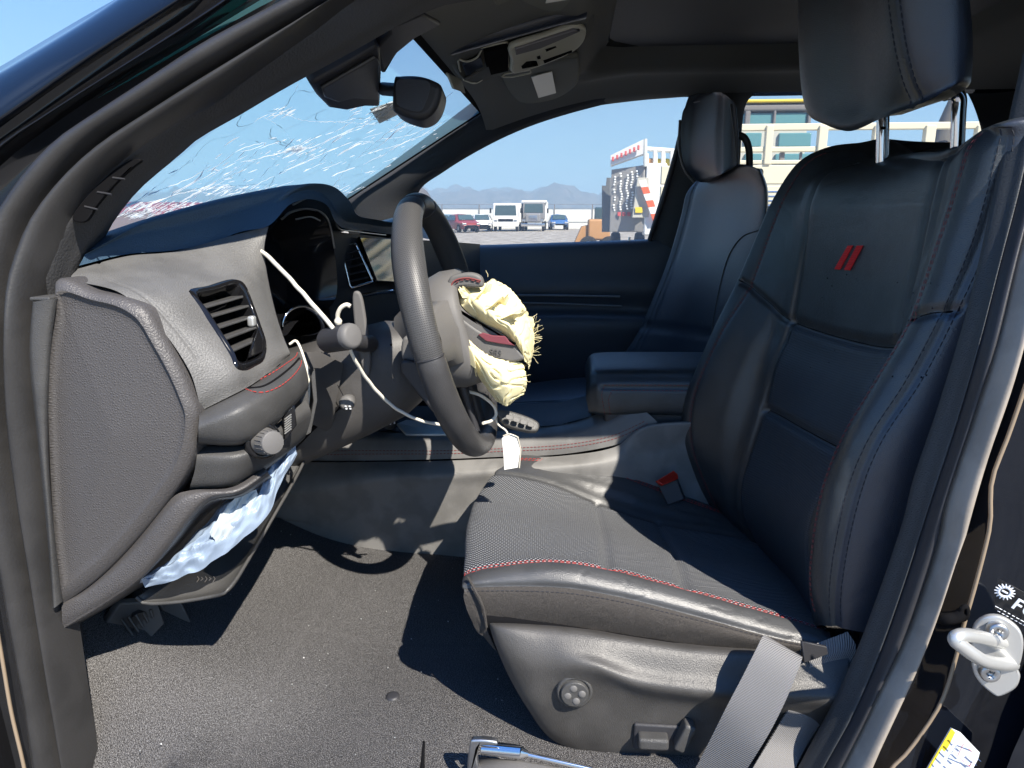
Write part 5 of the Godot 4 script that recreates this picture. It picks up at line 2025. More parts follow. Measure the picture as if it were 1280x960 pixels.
func passenger_seat() -> void:
	var seat := group("passenger_seat", car)
	seat.set_meta("label", "shaded black leather front passenger seat on the far side")
	var raw := [
		[[868, 232], [880, 218], [900, 208], [930, 207], [946, 212]],
		[[858, 245], [868, 236], [895, 226], [935, 226], [954, 236]],
		[[852, 272], [860, 268], [890, 262], [930, 262], [953, 270]],
		[[838, 320], [846, 318], [876, 316], [915, 318], [945, 318]],
		[[820, 366], [828, 366], [860, 368], [900, 372], [930, 372]],
		[[800, 412], [808, 414], [845, 418], [885, 424], [915, 424]],
		[[778, 448], [790, 452], [830, 460], [870, 466], [905, 470]],
		[[760, 490], [780, 494], [820, 500], [865, 508], [900, 510]]]
	var zz := [-0.55, -0.52, -0.42, -0.26, -0.17]
	var net := []
	for r in raw:
		var q := PackedVector3Array()
		for k in 5:
			q.append(at(r[k][0], r[k][1], zz[k]))
		q.insert(0, q[0] + Vector3(0.06, 0, -0.02))
		q.append(q[-1] + Vector3(0.012, 0, -0.012))
		q.append(q[-1] + Vector3(0.02, 0, -0.08))
		net.append(q)
	var t0 := shifted(net[0], Vector3(0.012, -0.002, -0.03))
	var t1 := shifted(net[0], Vector3(0.02, -0.03, -0.08))
	net.push_front(t0)
	net.push_front(t1)
	var s := Sheet.new(net, 8, 8, [{"u": 2.0, "a": 1, "b": 9, "d": 0.003, "w": 0.005}, {"v": 6.9, "a": 1.5, "b": 5, "d": 0.004, "w": 0.005}])
	obj("backrest", s.part(MB.new(), 0, 7, 0, 9), M.leather_side, seat)
	var m := MB.new()
	stitches(m, s.line([[1.85, 2.2], [1.85, 8.6]], 0.005), 0.006, 0.003, 0.0008)
	obj("stitching", m, M.plastic, seat).set_meta("kind", "stuff")
	# side airbag cover and flank seam
	m = MB.new()
	m.tube(spline(hits(s, [[948, 288], [928, 296], [912, 318], [902, 350], [892, 400], [889, 440]], 0.0005), 6), 0.0016, 6)
	obj("flank_seam", m, M.plastic, seat)
	# headrest
	var hr := [
		[[862, 130], [878, 118], [900, 116], [914, 124]],
		[[853, 142], [872, 126], [902, 124], [918, 134]],
		[[851, 175], [866, 170], [900, 168], [921, 172]],
		[[855, 205], [868, 205], [900, 200], [921, 196]],
		[[866, 222], [878, 222], [900, 214], [920, 206]],
		[[876, 228], [884, 226], [900, 218], [916, 210]]]
	var hz := [-0.46, -0.43, -0.30, -0.27]
	net = []
	for r in hr:
		var q := PackedVector3Array()
		for k in 4:
			q.append(at(r[k][0], r[k][1], hz[k]))
		q.insert(0, q[0] + Vector3(0.05, 0, 0))
		q.append(q[-1] + Vector3(0.006, 0, -0.02))
		q.append(q[-1] + Vector3(0.0, 0, -0.08))
		net.append(q)
	s = Sheet.new(net, 8, 8, [{"u": 3.0, "a": 0, "b": 5, "d": 0.003, "w": 0.005}])
	m = s.part(MB.new(), 0, 6, 0, 5)
	var rr := PackedVector3Array()
	for j in s.g[0].size():
		rr.append(s.g[s.g.size() - 1][j])
	m.fan(rr)
	rr = PackedVector3Array()
	for j in s.g[0].size():
		rr.append(s.g[0][j])
	m.fan(rr)
	obj("headrest", m, M.leather_side, seat)
	m = MB.new()
	m.tube(spline(ats([[913, 130, -0.27], [918, 170, -0.262], [921, 200, -0.265]]), 8), 0.0016, 6)
	obj("piping", m, M.leather_lit, seat)
	m = MB.new()
	m.tube(spline(ats([[850, 150, -0.462], [849, 185, -0.462], [856, 212, -0.462], [868, 228, -0.455]]), 8), 0.0035, 6)
	obj("piping", m, M.leather_lit, seat)
	m = MB.new()
	m.tube(spline(ats([[918, 168, -0.32], [930, 172, -0.32], [936, 186, -0.32], [937, 212, -0.32]]), 8), 0.008, 12)
	obj("headrest_post", m, M.plastic_dark, seat)
	# cushion
	m = MB.new()
	m.grid([ats([[600, 500, -0.60], [700, 478, -0.60], [800, 470, -0.60]]), ats([[596, 488, -0.5], [700, 474, -0.5], [800, 466, -0.5]]), ats([[592, 505, -0.16], [700, 500, -0.16], [800, 490, -0.16]]), ats([[592, 540, -0.14], [700, 540, -0.14], [800, 540, -0.14]])])
	obj("cushion", m, M.leather_side, seat)


func steering() -> void:
	var w := group("steering_wheel", car)
	w.set_meta("label", "grey leather steering wheel with its airbag burst out of the torn hub")
	var top := at(517, 241, 0.37)
	var bot := at(607, 562, 0.37)
	var t := (top - bot).normalized()
	var n := t.cross(Vector3.BACK).normalized()
	var c0 := (top + bot) / 2
	var r0 := top.distance_to(bot) / 2 - 0.017
	var L := func(a: float, b: float, c: float) -> Vector3: return c0 + Vector3.BACK * a + t * b + n * c
	var nz := FastNoiseLite.new()
	nz.seed = 4
	nz.frequency = 1.0
	nz.fractal_type = FastNoiseLite.FRACTAL_NONE
	# rim in four leather pieces
	for q in [[-4.0, 78.0, "perf"], [78.0, 102.0, "cap"], [102.0, 184.0, "perf"], [184.0, 356.0, "plain"]]:
		var rows := []
		var steps := int((q[1] - q[0]) / 2.5)
		for i in steps + 1:
			var a := deg_to_rad(lerpf(q[0], q[1], float(i) / steps))
			var out_: Vector3 = Vector3.BACK * cos(a) + t * sin(a)
			var edge := minf(float(i), steps - float(i))
			var pinch := 1.0 - 0.07 * exp(-edge * edge * 1.5)
			var thick: float = 1.0 + (0.10 * exp(-pow((rad_to_deg(a) - 35.0) / 18.0, 2)) + 0.10 * exp(-pow((rad_to_deg(a) - 145.0) / 18.0, 2)))
			var ring := PackedVector3Array()
			for k in 24:
				var b := TAU * k / 24
				ring.append(c0 + out_ * (r0 + cos(b) * 0.0165 * pinch * thick) + n * sin(b) * 0.0195 * pinch * thick)
			rows.append(ring)
		var m := MB.new()
		m.grid(rows, true)
		obj("rim_grip" if q[2] == "perf" else "rim", m, M.wheel_perf if q[2] == "perf" else M.wheel_leather, w)
	# stitched joins of the rim
	for ang in [-4.0, 78.0, 102.0, 184.0]:
		var a := deg_to_rad(ang)
		var out_: Vector3 = Vector3.BACK * cos(a) + t * sin(a)
		var p := PackedVector3Array()
		for k in 24:
			var b := TAU * k / 24
			p.append(c0 + out_ * (r0 + cos(b) * 0.0157) + n * sin(b) * 0.0186)
		var m := MB.new()
		m.tube(p, 0.0011, 5, 1.0, Vector3.UP, true)
		obj("rim_seam", m, M.plastic_dark, w)
	# hub bowl
	var m := MB.new()
	var rows := []
	for q in [[-0.075, 0.035, 0.04], [-0.05, 0.055, 0.055], [-0.025, 0.085, 0.078], [0.005, 0.095, 0.086], [0.028, 0.092, 0.084], [0.036, 0.084, 0.078], [0.030, 0.076, 0.070]]:
		var ring := PackedVector3Array()
		for k in 36:
			var a := TAU * k / 36
			var sx := signf(cos(a)) * pow(absf(cos(a)), 0.75)
			var sy := signf(sin(a)) * pow(absf(sin(a)), 0.75)
			ring.append(L.call(sx * q[1], sy * q[2] - 0.005, q[0]))
		rows.append(ring)
	m.grid(rows, true)
	m.fan(rows[0])
	obj("hub", m, M.cover_grey, w)
	m = MB.new()
	m.fan(rows[6])
	obj("airbag_can", m, M.matt_black, w)
	# spokes
	for q in [[1.0, 0.02], [-1.0, 0.02]]:
		m = MB.new()
		m.grid([
			PackedVector3Array([L.call(0.07 * q[0], 0.05, -0.01), L.call(0.12 * q[0], 0.045, -0.004), L.call(0.168 * q[0], 0.04, 0.006)]),
			PackedVector3Array([L.call(0.07 * q[0], 0.045, 0.024), L.call(0.12 * q[0], 0.04, 0.02), L.call(0.168 * q[0], 0.035, 0.016)]),
			PackedVector3Array([L.call(0.07 * q[0], 0.0, 0.03), L.call(0.12 * q[0], 0.005, 0.026), L.call(0.168 * q[0], 0.005, 0.018)]),
			PackedVector3Array([L.call(0.07 * q[0], -0.05, 0.024), L.call(0.12 * q[0], -0.03, 0.02), L.call(0.168 * q[0], -0.025, 0.014)]),
			PackedVector3Array([L.call(0.07 * q[0], -0.055, -0.01), L.call(0.12 * q[0], -0.035, -0.004), L.call(0.168 * q[0], -0.03, 0.006)]),
			PackedVector3Array([L.call(0.07 * q[0], 0.0, -0.02), L.call(0.12 * q[0], 0.005, -0.012), L.call(0.168 * q[0], 0.005, 0.0)])], false, true)
		obj("spoke", m, M.cover_grey, w)
	for sx in [-0.035, 0.035]:
		m = MB.new()
		m.tube(PackedVector3Array([L.call(sx, -0.06, 0.0), L.call(sx * 0.9, -0.12, 0.0), L.call(sx * 0.8, -0.178, 0.0)]), [0.014, 0.010, 0.010], 10, 0.6)
		obj("spoke", m, M.plastic_dark, w)
	# torn flaps of the airbag cover
	var f1 := [[559, 356], [562, 347], [570, 343], [588, 341], [601, 346], [604, 357], [598, 360], [580, 359.5], [571, 362], [570, 372], [576, 386], [590, 397], [606, 406], [624, 415], [640, 427], [645, 432], [610, 421], [596, 419], [580, 405], [567, 388], [561, 372]]
	m = MB.new()
	m.slab(loop_spline(ats(f1, 0.435), 4), Vector3(0, 0, -0.016), 0.004, 4)
	obj("cover_flap", m, M.cover_grey, w)
	var f2 := [[559, 384], [565, 383], [576, 396], [594, 410], [612, 420], [642, 431], [647, 436], [655, 446], [652, 451], [638, 453], [618, 449], [600, 443], [584, 431], [570, 414]]
	m = MB.new()
	m.slab(loop_spline(ats(f2, 0.4365), 4), Vector3(0, 0, -0.014), 0.004, 4)
	obj("cover_flap", m, M.cover_grey, w)
	m = MB.new()
	m.slab(ats([[598, 418], [604, 415.5], [616, 419], [632, 420], [637, 427], [644, 432], [624, 429], [608, 426]], 0.4375), Vector3(0, 0, 0.003), 0.001)
	obj("torn_edge", m, M.airbag_red, w)
	m = MB.new()
	m.tube(spline(ats([[601, 351], [585, 347.5], [570, 350], [564, 358], [566, 372], [574, 388]], 0.4365), 8), 0.0011, 6)
	stitches(m, even(spline(ats([[600, 353], [585, 349.5], [572, 352], [566, 359]], 0.437), 8), 0.003))
	obj("red_stitching", m, M.dull_thread, w).set_meta("kind", "stuff")
	text_on(w, "SRS", at(612, 439, 0.437), Basis(Vector3.BACK, -0.14), 0.0075, M.plastic)      # the faint relief lettering
	# burst airbag cloth: creased folds pushing out between the flaps
	var crease := func(u: float, v: float, k: float) -> float:      # sharp valleys between flat facets
		var a := absf(nz.get_noise_2d(u * 1.1 + v * 0.3 + k * 11.0, v * 0.8)) * 2.2
		var b := absf(nz.get_noise_2d(u * 3.1 - v * 1.3 + k * 5.0, v * 2.7 + u * 1.7 + 40.0)) * 1.1
		return minf(a, 0.55) + 0.06 * minf(b, 0.4) - 0.3
	var cloths := [
		[[[562, 394, 0.440], [585, 424, 0.444], [615, 446, 0.444], [653, 454, 0.425]], [[571, 420, 0.442], [592, 440, 0.455], [624, 460, 0.452], [657, 466, 0.425]], [[584, 446, 0.440], [602, 460, 0.456], [632, 477, 0.45], [658, 480, 0.42]], [[600, 474, 0.434], [614, 484, 0.446], [637, 492, 0.44], [655, 491, 0.415]], [[619, 500, 0.425], [627, 505, 0.43], [634, 507, 0.43], [642, 501, 0.42]]],
		[[[573, 361, 0.40], [588, 353, 0.40], [602, 355, 0.385], [616, 349, 0.37]], [[575, 378, 0.42], [592, 371, 0.432], [614, 366, 0.42], [636, 360, 0.375]], [[586, 392, 0.424], [606, 387, 0.445], [630, 383, 0.432], [654, 381, 0.375]], [[604, 404, 0.428], [624, 401, 0.45], [646, 401, 0.43], [662, 402, 0.375]], [[625, 414, 0.428], [641, 415, 0.446], [657, 419, 0.428], [668, 423, 0.375]], [[643, 430, 0.428], [652, 434, 0.44], [661, 441, 0.42], [664, 450, 0.375]], [[650, 442, 0.425], [655, 450, 0.43], [660, 456, 0.41], [660, 462, 0.375]]]]
	var ci := 0
	for q in cloths:
		ci += 1
		var net := []
		for r in q:
			net.append(ats(r))
		var sh := Sheet.new(net, 16, 12)
		var g := []
		for i in sh.g.size():
			var row := PackedVector3Array()
			for j in sh.g[i].size():
				var u := float(j) / 16.0
				var v := float(i) / 12.0
				var edge := 1.0 if i < 4 or i > sh.g.size() - 5 or j > sh.g[i].size() - 5 else 0.0
				row.append(sh.g[i][j] + Vector3(0.3, 0.15, 0.9) * 0.0075 * crease.call(u, v, ci) + Vector3(rng.randf_range(-1, 1), rng.randf_range(-1, 1), 0) * 0.0009 * edge)
			g.append(row)
		m = MB.new()
		m.grid(g)
		obj("airbag_cloth", m, M.airbag, w)
	var folds := [ # root, root, tip, tip
		[[578, 372, 0.43], [594, 372, 0.42], [572, 361, 0.44], [580, 357, 0.43]], [[584, 380, 0.43], [606, 384, 0.41], [603, 359, 0.445], [613, 350, 0.42]],
		[[600, 390, 0.44], [618, 392, 0.42], [626, 370, 0.46], [636, 364, 0.43]], [[614, 398, 0.445], [634, 402, 0.43], [648, 388, 0.46], [655, 384, 0.43]],
		[[606, 372, 0.40], [632, 380, 0.38], [618, 352, 0.39], [640, 366, 0.37]], [[630, 396, 0.40], [646, 412, 0.38], [655, 384, 0.39], [668, 408, 0.37]],
		[[566, 398, 0.444], [580, 416, 0.446], [592, 452, 0.462], [602, 462, 0.458]]]
	var fi := 0
	for f in folds:
		fi += 1
		var a := at(f[0][0], f[0][1], f[0][2])
		var b := at(f[1][0], f[1][1], f[1][2])
		var c := at(f[2][0], f[2][1], f[2][2])
		var d := at(f[3][0], f[3][1], f[3][2])
		var g := []
		var out_ := (b - a).cross(c - a).normalized()
		var size := a.distance_to(c)
		for i in 15:
			var v := i / 14.0
			var row := PackedVector3Array()
			for j in 15:
				var u := j / 14.0
				var vv := v * (1.0 + (0.22 * nz.get_noise_2d(u * 3.0 + fi * 13.0, 3.0) + rng.randf_range(-0.035, 0.035)) * v)
				var p := a.lerp(b, u).lerp(c.lerp(d, u), vv)
				p += out_ * size * (0.30 * absf(u - 0.45) * (0.3 + v) + 0.10 * nz.get_noise_2d(u * 1.4 + fi * 9.0, v * 1.4))
				row.append(p)
			g.append(row)
		m = MB.new()
		m.grid(g)
		obj("airbag_fold", m, M.airbag, w)
	# frayed threads
	m = MB.new()
	for k in 84:
		var e: Array = [[666, 410], [662, 425], [664, 440], [655, 458], [640, 372], [615, 352], [652, 390], [640, 497], [658, 470], [668, 415], [664, 420]][k % 11]
		if k % 11 > 2 and k % 11 < 9 and k % 3 != 0:
			continue
		var big: bool = e[0] >= 662
		var p := at(e[0] - 3.0 + rng.randf_range(-3, 2), e[1] + rng.randf_range(-6, 6), rng.randf_range(0.355, 0.40))
		var dir := Vector3(rng.randf_range(0.1, 1.0), rng.randf_range(-0.6, 0.9), rng.randf_range(-0.5, 0.5)).normalized()
		var path := PackedVector3Array([p])
		for q in 5:
			dir = (dir + Vector3(rng.randf_range(-0.6, 0.5), rng.randf_range(-0.5, 0.6), rng.randf_range(-0.5, 0.5)) * 0.8).normalized()
			path.append(path[-1] + dir * (0.0042 if big else 0.0022))
		m.tube(path, 0.00028, 4)
	obj("frayed_thread", m, M.airbag, w).set_meta("kind", "stuff")
	# shift paddle and switch pod behind the near spoke
	m = MB.new()
	m.slab(ats([[499, 455], [504, 450], [520, 452], [540, 490], [556, 522], [548, 524], [522, 494], [500, 466]], 0.47), Vector3(0, 0, -0.012), 0.004)
	obj("shift_paddle", m, M.plastic_dark, w)
	m = MB.new()
	m.slab(loop_spline(ats([[503, 424], [512, 421], [520, 423], [548, 500], [540, 505], [520, 478], [502, 448]], 0.46), 4), Vector3(0, 0, -0.02), 0.004)
	obj("switch_pod", m, M.cover_grey, w)

	# ------------- steering column with its stalks
	var col := group("steering_column", car)
	var ax := -n
	rows = []
	for q in [[0.055, 0.045, 0.05], [0.075, 0.058, 0.062], [0.10, 0.066, 0.072], [0.16, 0.070, 0.080], [0.22, 0.072, 0.085], [0.30, 0.075, 0.09], [0.38, 0.07, 0.085]]:
		var ring := PackedVector3Array()
		for k in 32:
			var a := TAU * k / 32
			var sx := signf(cos(a)) * pow(absf(cos(a)), 0.7)
			var sy := signf(sin(a)) * pow(absf(sin(a)), 0.7)
			ring.append(c0 + ax * q[0] + Vector3.BACK * sx * q[1] + t * (sy * q[2] - 0.035 - 0.12 * (q[0] - 0.05)))
		rows.append(ring)
	m = MB.new()
	m.grid(rows, true)
	m.fan(rows[0])
	obj("shroud", m, M.shroud, col)
	m = MB.new()
	m.slab(loop_spline(ats([[440, 371], [446, 364], [452, 372], [457, 400], [462, 438], [462, 462], [457, 472], [450, 452], [443, 412]], 0.445), 4), Vector3(0.0, 0, -0.008), 0.003)
	obj("gap_flap", m, M.cover_grey, col)
	m = MB.new()
	m.tube(PackedVector3Array(ats([[402, 440, 0.458], [416, 470, 0.459], [432, 500, 0.456]])), 0.0006, 4)
	obj("shroud_joint", m, M.matt_black, col)
	m = MB.new()
	m.ball(at(489, 431, 0.449), Vector3(0.0018, 0.0018, 0.001), 8)
	obj("screw_hole", m, M.matt_black, col)
	# turn-signal stalk pointing out at the door
	var sa := at(462, 430, 0.43)
	var sb := at(413, 425, 0.535)
	var sd := (sb - sa).normalized()
	m = MB.new()
	m.tube(PackedVector3Array([sa, sa.lerp(sb, 0.5), sb]), [0.013, 0.011, 0.011], 14)
	obj("stalk", m, M.plastic_dark, col)
	var kb := at(408, 426, 0.545)
	var kd := (at(434, 421, 0.565) - kb)
	m = MB.new()
	m.lathe(kb, kd, [[0.0, -0.004], [0.0125, -0.004], [0.0155, 0.002], [0.0165, kd.length()], [0.0160, kd.length() + 0.0008]], 26)
	obj("stalk_knob", m, M.plastic_dark, col)
	m = MB.new()
	m.lathe(kb, kd, [[0.0160, kd.length() + 0.001], [0.0162, kd.length() + 0.006], [0.0150, kd.length() + 0.0105], [0.011, kd.length() + 0.0125], [0.0, kd.length() + 0.013]], 26)
	obj("stalk_cap", m, M.cover_grey, col)
	# tilt lever
	var tl := at(434, 503, 0.475)
	m = MB.new()
	m.lathe(tl, Vector3(0.12, 0.1, 1.0), [[0.0, -0.02], [0.0085, -0.02], [0.0105, -0.006], [0.0108, 0.004], [0.009, 0.008], [0.006, 0.009], [0.0, 0.008]], 18)
	obj("tilt_lever", m, M.cover_grey, col)
	m = MB.new()
	for q in [[432, 508], [437, 508], [433, 511], [438, 511]]:
		m.box(at(q[0], q[1], 0.486), Vector3(0.0025, 0.002, 0.001), 0.0004)
	obj("lever_mark", m, M.label_white, col)
	# under-dash panel left of the column
	m = MB.new()
	m.grid([ats([[372, 440, 0.50], [400, 440, 0.47], [430, 455, 0.45]]), ats([[388, 470, 0.505], [402, 478, 0.48], [420, 500, 0.46]]), ats([[392, 500, 0.50], [404, 512, 0.475], [418, 522, 0.455]]), ats([[390, 530, 0.47], [402, 536, 0.45], [412, 540, 0.43]])])
	obj("under_panel", m, M.shroud, col)
	m = MB.new()
	m.tube(spline(ats([[368, 560, 0.44], [392, 535, 0.45], [420, 512, 0.45], [440, 500, 0.44]]), 6), 0.005, 8, 0.6)
	obj("panel_edge", m, M.matt_black, col)


func mirror_and_visors() -> void:
	# camera housing on the windshield
	var hs := group("sensor_housing", car)
	var m := MB.new()
	var face := PackedVector3Array()
	for q in [[389, 108], [398, 100], [430, 83], [470, 60], [477, 62], [478, 90], [476, 131], [455, 134], [432, 139], [412, 136], [398, 122]]:
		face.append(onw(q[0], q[1], 0.03) + Vector3(0, 0, 0))
	m.slab(face, -WN * 0.028, 0.006)
	obj("housing", m, M.plastic_dark, hs)
	m = MB.new()
	face = PackedVector3Array()
	for q in [[400, 106], [466, 68], [472, 72], [472, 120], [440, 119], [420, 124], [404, 118]]:
		face.append(onw(q[0], q[1], 0.0305))
	m.slab(face, WN * 0.006, 0.005)
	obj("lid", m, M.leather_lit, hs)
	m = MB.new()
	face = PackedVector3Array()
	for q in [[470, 62], [487, 44], [486, 32], [500, 30], [530, 18], [552, 30], [520, 48], [498, 66], [484, 86], [478, 92]]:
		face.append(onw(q[0], q[1], 0.022))
	m.slab(face, -WN * 0.02, 0.005)
	obj("cable_cover", m, M.plastic_dark, hs)
	m = MB.new()
	m.tube(PackedVector3Array([onw(478, 111, 0.035), onw(502, 113, 0.06)]), 0.010, 12)
	obj("mirror_stem", m, M.plastic_dark, hs)
	# inside mirror seen from its end
	var mr := group("rear_view_mirror", car)
	var mc := onw(514, 124, 0.085)
	m = MB.new()
	var rows := []
	var side := (at(552, 107, mc.z) - at(492, 96, mc.z)).normalized()
	var outl := [[492, 98], [500, 94], [522, 94], [540, 99], [552, 108], [549, 128], [540, 143], [526, 150], [510, 147], [494, 140], [490, 132]]
	var fr := PackedVector3Array()
	for q in outl:
		fr.append(at(q[0], q[1], mc.z))
	m.slab(loop_spline(fr, 4), Vector3(-0.012, 0.0, -0.11), 0.010, 5)
	obj("mirror_shell", m, M.plastic_dark, mr)
	m = MB.new()
	fr = PackedVector3Array()
	for q in [[497, 100], [520, 99], [538, 104], [532, 130], [524, 140], [500, 134], [495, 120]]:
		fr.append(at(q[0], q[1], mc.z + 0.0012))
	m.slab(loop_spline(fr, 4), Vector3(0, 0, 0.002), 0.001)
	obj("mirror_panel", m, M.leather_side, mr)
	# pale label on the glass behind the mirror
	m = MB.new()
	face = PackedVector3Array()
	for q in [[462, 136], [500, 124], [503, 140], [474, 154]]:
		face.append(onw(q[0], q[1], 0.003))
	m.slab(face, WN * 0.001, 0.0004)
	obj("windshield_sticker", m, M.lens_cream, car)

	# overhead console with a missing bin
	var oc := group("overhead_console", car)
	m = MB.new()
	m.slab(loop_spline(ats([[560, 70, 0.03], [575, 45, 0.06], [600, 30, 0.085], [690, 14, 0.09], [728, 12, 0.08], [742, 30, 0.03], [736, 52, -0.03], [700, 70, -0.06], [640, 90, -0.08], [600, 104, -0.08], [572, 98, -0.02]]), 4), Vector3(0.0, 0.05, 0.0), 0.012, 4)
	obj("console_body", m, M.headliner, oc)
	m = MB.new()
	m.tube(spline(ats([[562, 58, 0.09], [590, 50, 0.095], [640, 36, 0.10], [690, 22, 0.10], [730, 12, 0.09]]), 6), [0.02] as Array, 14, 0.7)
	obj("console_rail", m, M.leather_side, oc)
	var up := Vector3(0, 0.01, 0)
	var panel_n := (at(716, 28, 0.03) - at(638, 50, 0.06)).cross(at(640, 86, -0.04) - at(638, 50, 0.06)).normalized()
	if panel_n.y > 0:
		panel_n = -panel_n
	m = MB.new()
	m.slab(loop_spline(ats([[636, 52, 0.06], [676, 39, 0.055], [714, 26, 0.05], [726, 26, 0.04], [731, 33, 0.02], [727, 46, -0.005], [714, 58, -0.02], [684, 72, -0.035], [640, 86, -0.045], [637, 70, 0.01]]), 3), panel_n * 0.012, 0.005, 4)
	obj("lamp_frame", m, M.lens_cream, oc)
	m = MB.new()
	m.slab(ats([[641, 52, 0.058], [714, 29, 0.048], [722, 30, 0.04], [700, 40, 0.025], [672, 52, 0.018], [642, 60, 0.03]]), panel_n * 0.0145, 0.002)
	obj("map_lamp_lens", m, M.lamp_lens, oc)
	m = MB.new()
	m.slab(ats([[679, 54, 0.01], [718, 38, 0.005], [718.5, 40, 0.0], [680, 56.5, 0.004]]), panel_n * 0.0135, 0.001)
	m.slab(ats([[650, 78, -0.02], [656, 71, -0.01], [670, 74, -0.018]]), panel_n * 0.0135, 0.001)
	m.slab(ats([[677, 70, -0.022], [712, 56, -0.012], [712.5, 57, -0.013], [678, 71.2, -0.024]]), panel_n * 0.0135, 0.0006)
	m.slab(ats([[669, 65, -0.005], [673, 64, -0.005], [673, 65.2, -0.007], [669, 66, -0.007]]), panel_n * 0.0135, 0.0006)
	obj("lamp_slot", m, M.matt_black, oc)
	m = MB.new()
	var bt := ats([[692, 54, 0.0], [710, 47, -0.003], [711, 53, -0.012], [693, 60, -0.012]])
	bt.append(bt[0])
	m.tube(even(bt, 0.006), 0.0006, 4)
	obj("button_outline", m, M.plastic, oc)
	m = MB.new()
	m.slab(ats([[604, 61, 0.05], [634, 53, 0.05], [634, 84, -0.04], [608, 90, -0.05]]), panel_n * 0.008, 0.001)
	obj("empty_bin", m, M.matt_black, oc)
	m = MB.new()
	m.tube(PackedVector3Array(even(ats([[601, 60, 0.052], [634, 52, 0.052], [635, 86, -0.045], [608, 92, -0.055]]), 0.01)), 0.0018, 6)
	m.tube(spline(ats([[574, 74, 0.04], [584, 77, 0.03], [596, 72, 0.03], [602, 62, 0.04]]), 5), 0.0018, 6)
	m.tube(spline(ats([[580, 100, -0.05], [592, 104, -0.06], [602, 100, -0.06], [606, 92, -0.055]]), 5), 0.0018, 6)
	m.tube(spline(ats([[572, 72, 0.04], [575, 88, 0.0], [580, 100, -0.05]]), 5), 0.0018, 6)
	obj("bin_edge", m, M.lens_cream, oc)
	m = MB.new()
	m.slab(ats([[577, 78, 0.02], [600, 68, 0.03], [606, 88, -0.04], [584, 98, -0.04]]), panel_n * 0.006, 0.002)
	obj("hinge_cup", m, M.leather_side, oc)
	m = MB.new()
	m.tube(spline(ats([[580, 99, -0.015], [590, 94, -0.015], [604, 84, -0.015]]), 5), 0.003, 6)
	m.tube(spline(ats([[612, 84, -0.02], [622, 76, -0.02], [628, 68, -0.01], [622, 62, 0.0]]), 5), 0.0012, 6)
	obj("loose_wire", m, M.plastic, oc)
	# pale trim sliver at the header
	m = MB.new()
	m.slab(ats([[560, 92, -0.04], [578, 100, -0.06], [582, 116, -0.10], [568, 112, -0.08]]), Vector3(-0.006, 0.003, 0), 0.002)
	obj("header_clip", m, M.lens_cream, oc)

	# sun visors
	for q in [
		[[[626, 93, -0.13], [664, 84, -0.13], [716, 72, -0.13], [723, 76, -0.15], [724, 96, -0.30], [718, 110, -0.40], [694, 124, -0.46], [660, 130, -0.46], [646, 126, -0.45], [634, 112, -0.34], [628, 100, -0.2]], [[664, 95, -0.20], [690, 88, -0.20], [695, 115, -0.36], [673, 121, -0.36]], [[627, 95, -0.125], [631, 91, -0.125], [663, 86, -0.125], [664, 90, -0.125], [640, 95, -0.13]]],
		[[[604, -40, 0.44], [612, -6, 0.36], [622, 14, 0.17], [636, 23, 0.135], [690, 17, 0.135], [730, 6, 0.14], [752, -8, 0.18], [756, -40, 0.40]], [[682, 2, 0.22], [720, -4, 0.22], [726, -30, 0.34], [690, -24, 0.34]], [[624, 20, 0.132], [630, 16, 0.132], [674, 11, 0.132], [675, 15, 0.132], [640, 20, 0.134]]]]:
		var v := group("sun_visor", car)
		var o := loop_spline(ats(q[0]), 4)
		m = MB.new()
		m.slab(o, Vector3(0, 0.012, 0.0), 0.005, 4)
		obj("visor_pad", m, M.headliner_pale, v)
		m = MB.new()
		m.slab(shifted(ats(q[1]), Vector3(0, -0.0005, 0)), Vector3(0, -0.002, 0), 0.0005)
		obj("warning_label", m, M.lens_cream, v)
		m = MB.new()
		var c := ats(q[2])
		c.append(c[0])
		m.tube(even(shifted(c, Vector3(0, -0.002, 0)), 0.005), 0.0017, 6)
		obj("visor_clip", m, M.lens_cream, v)


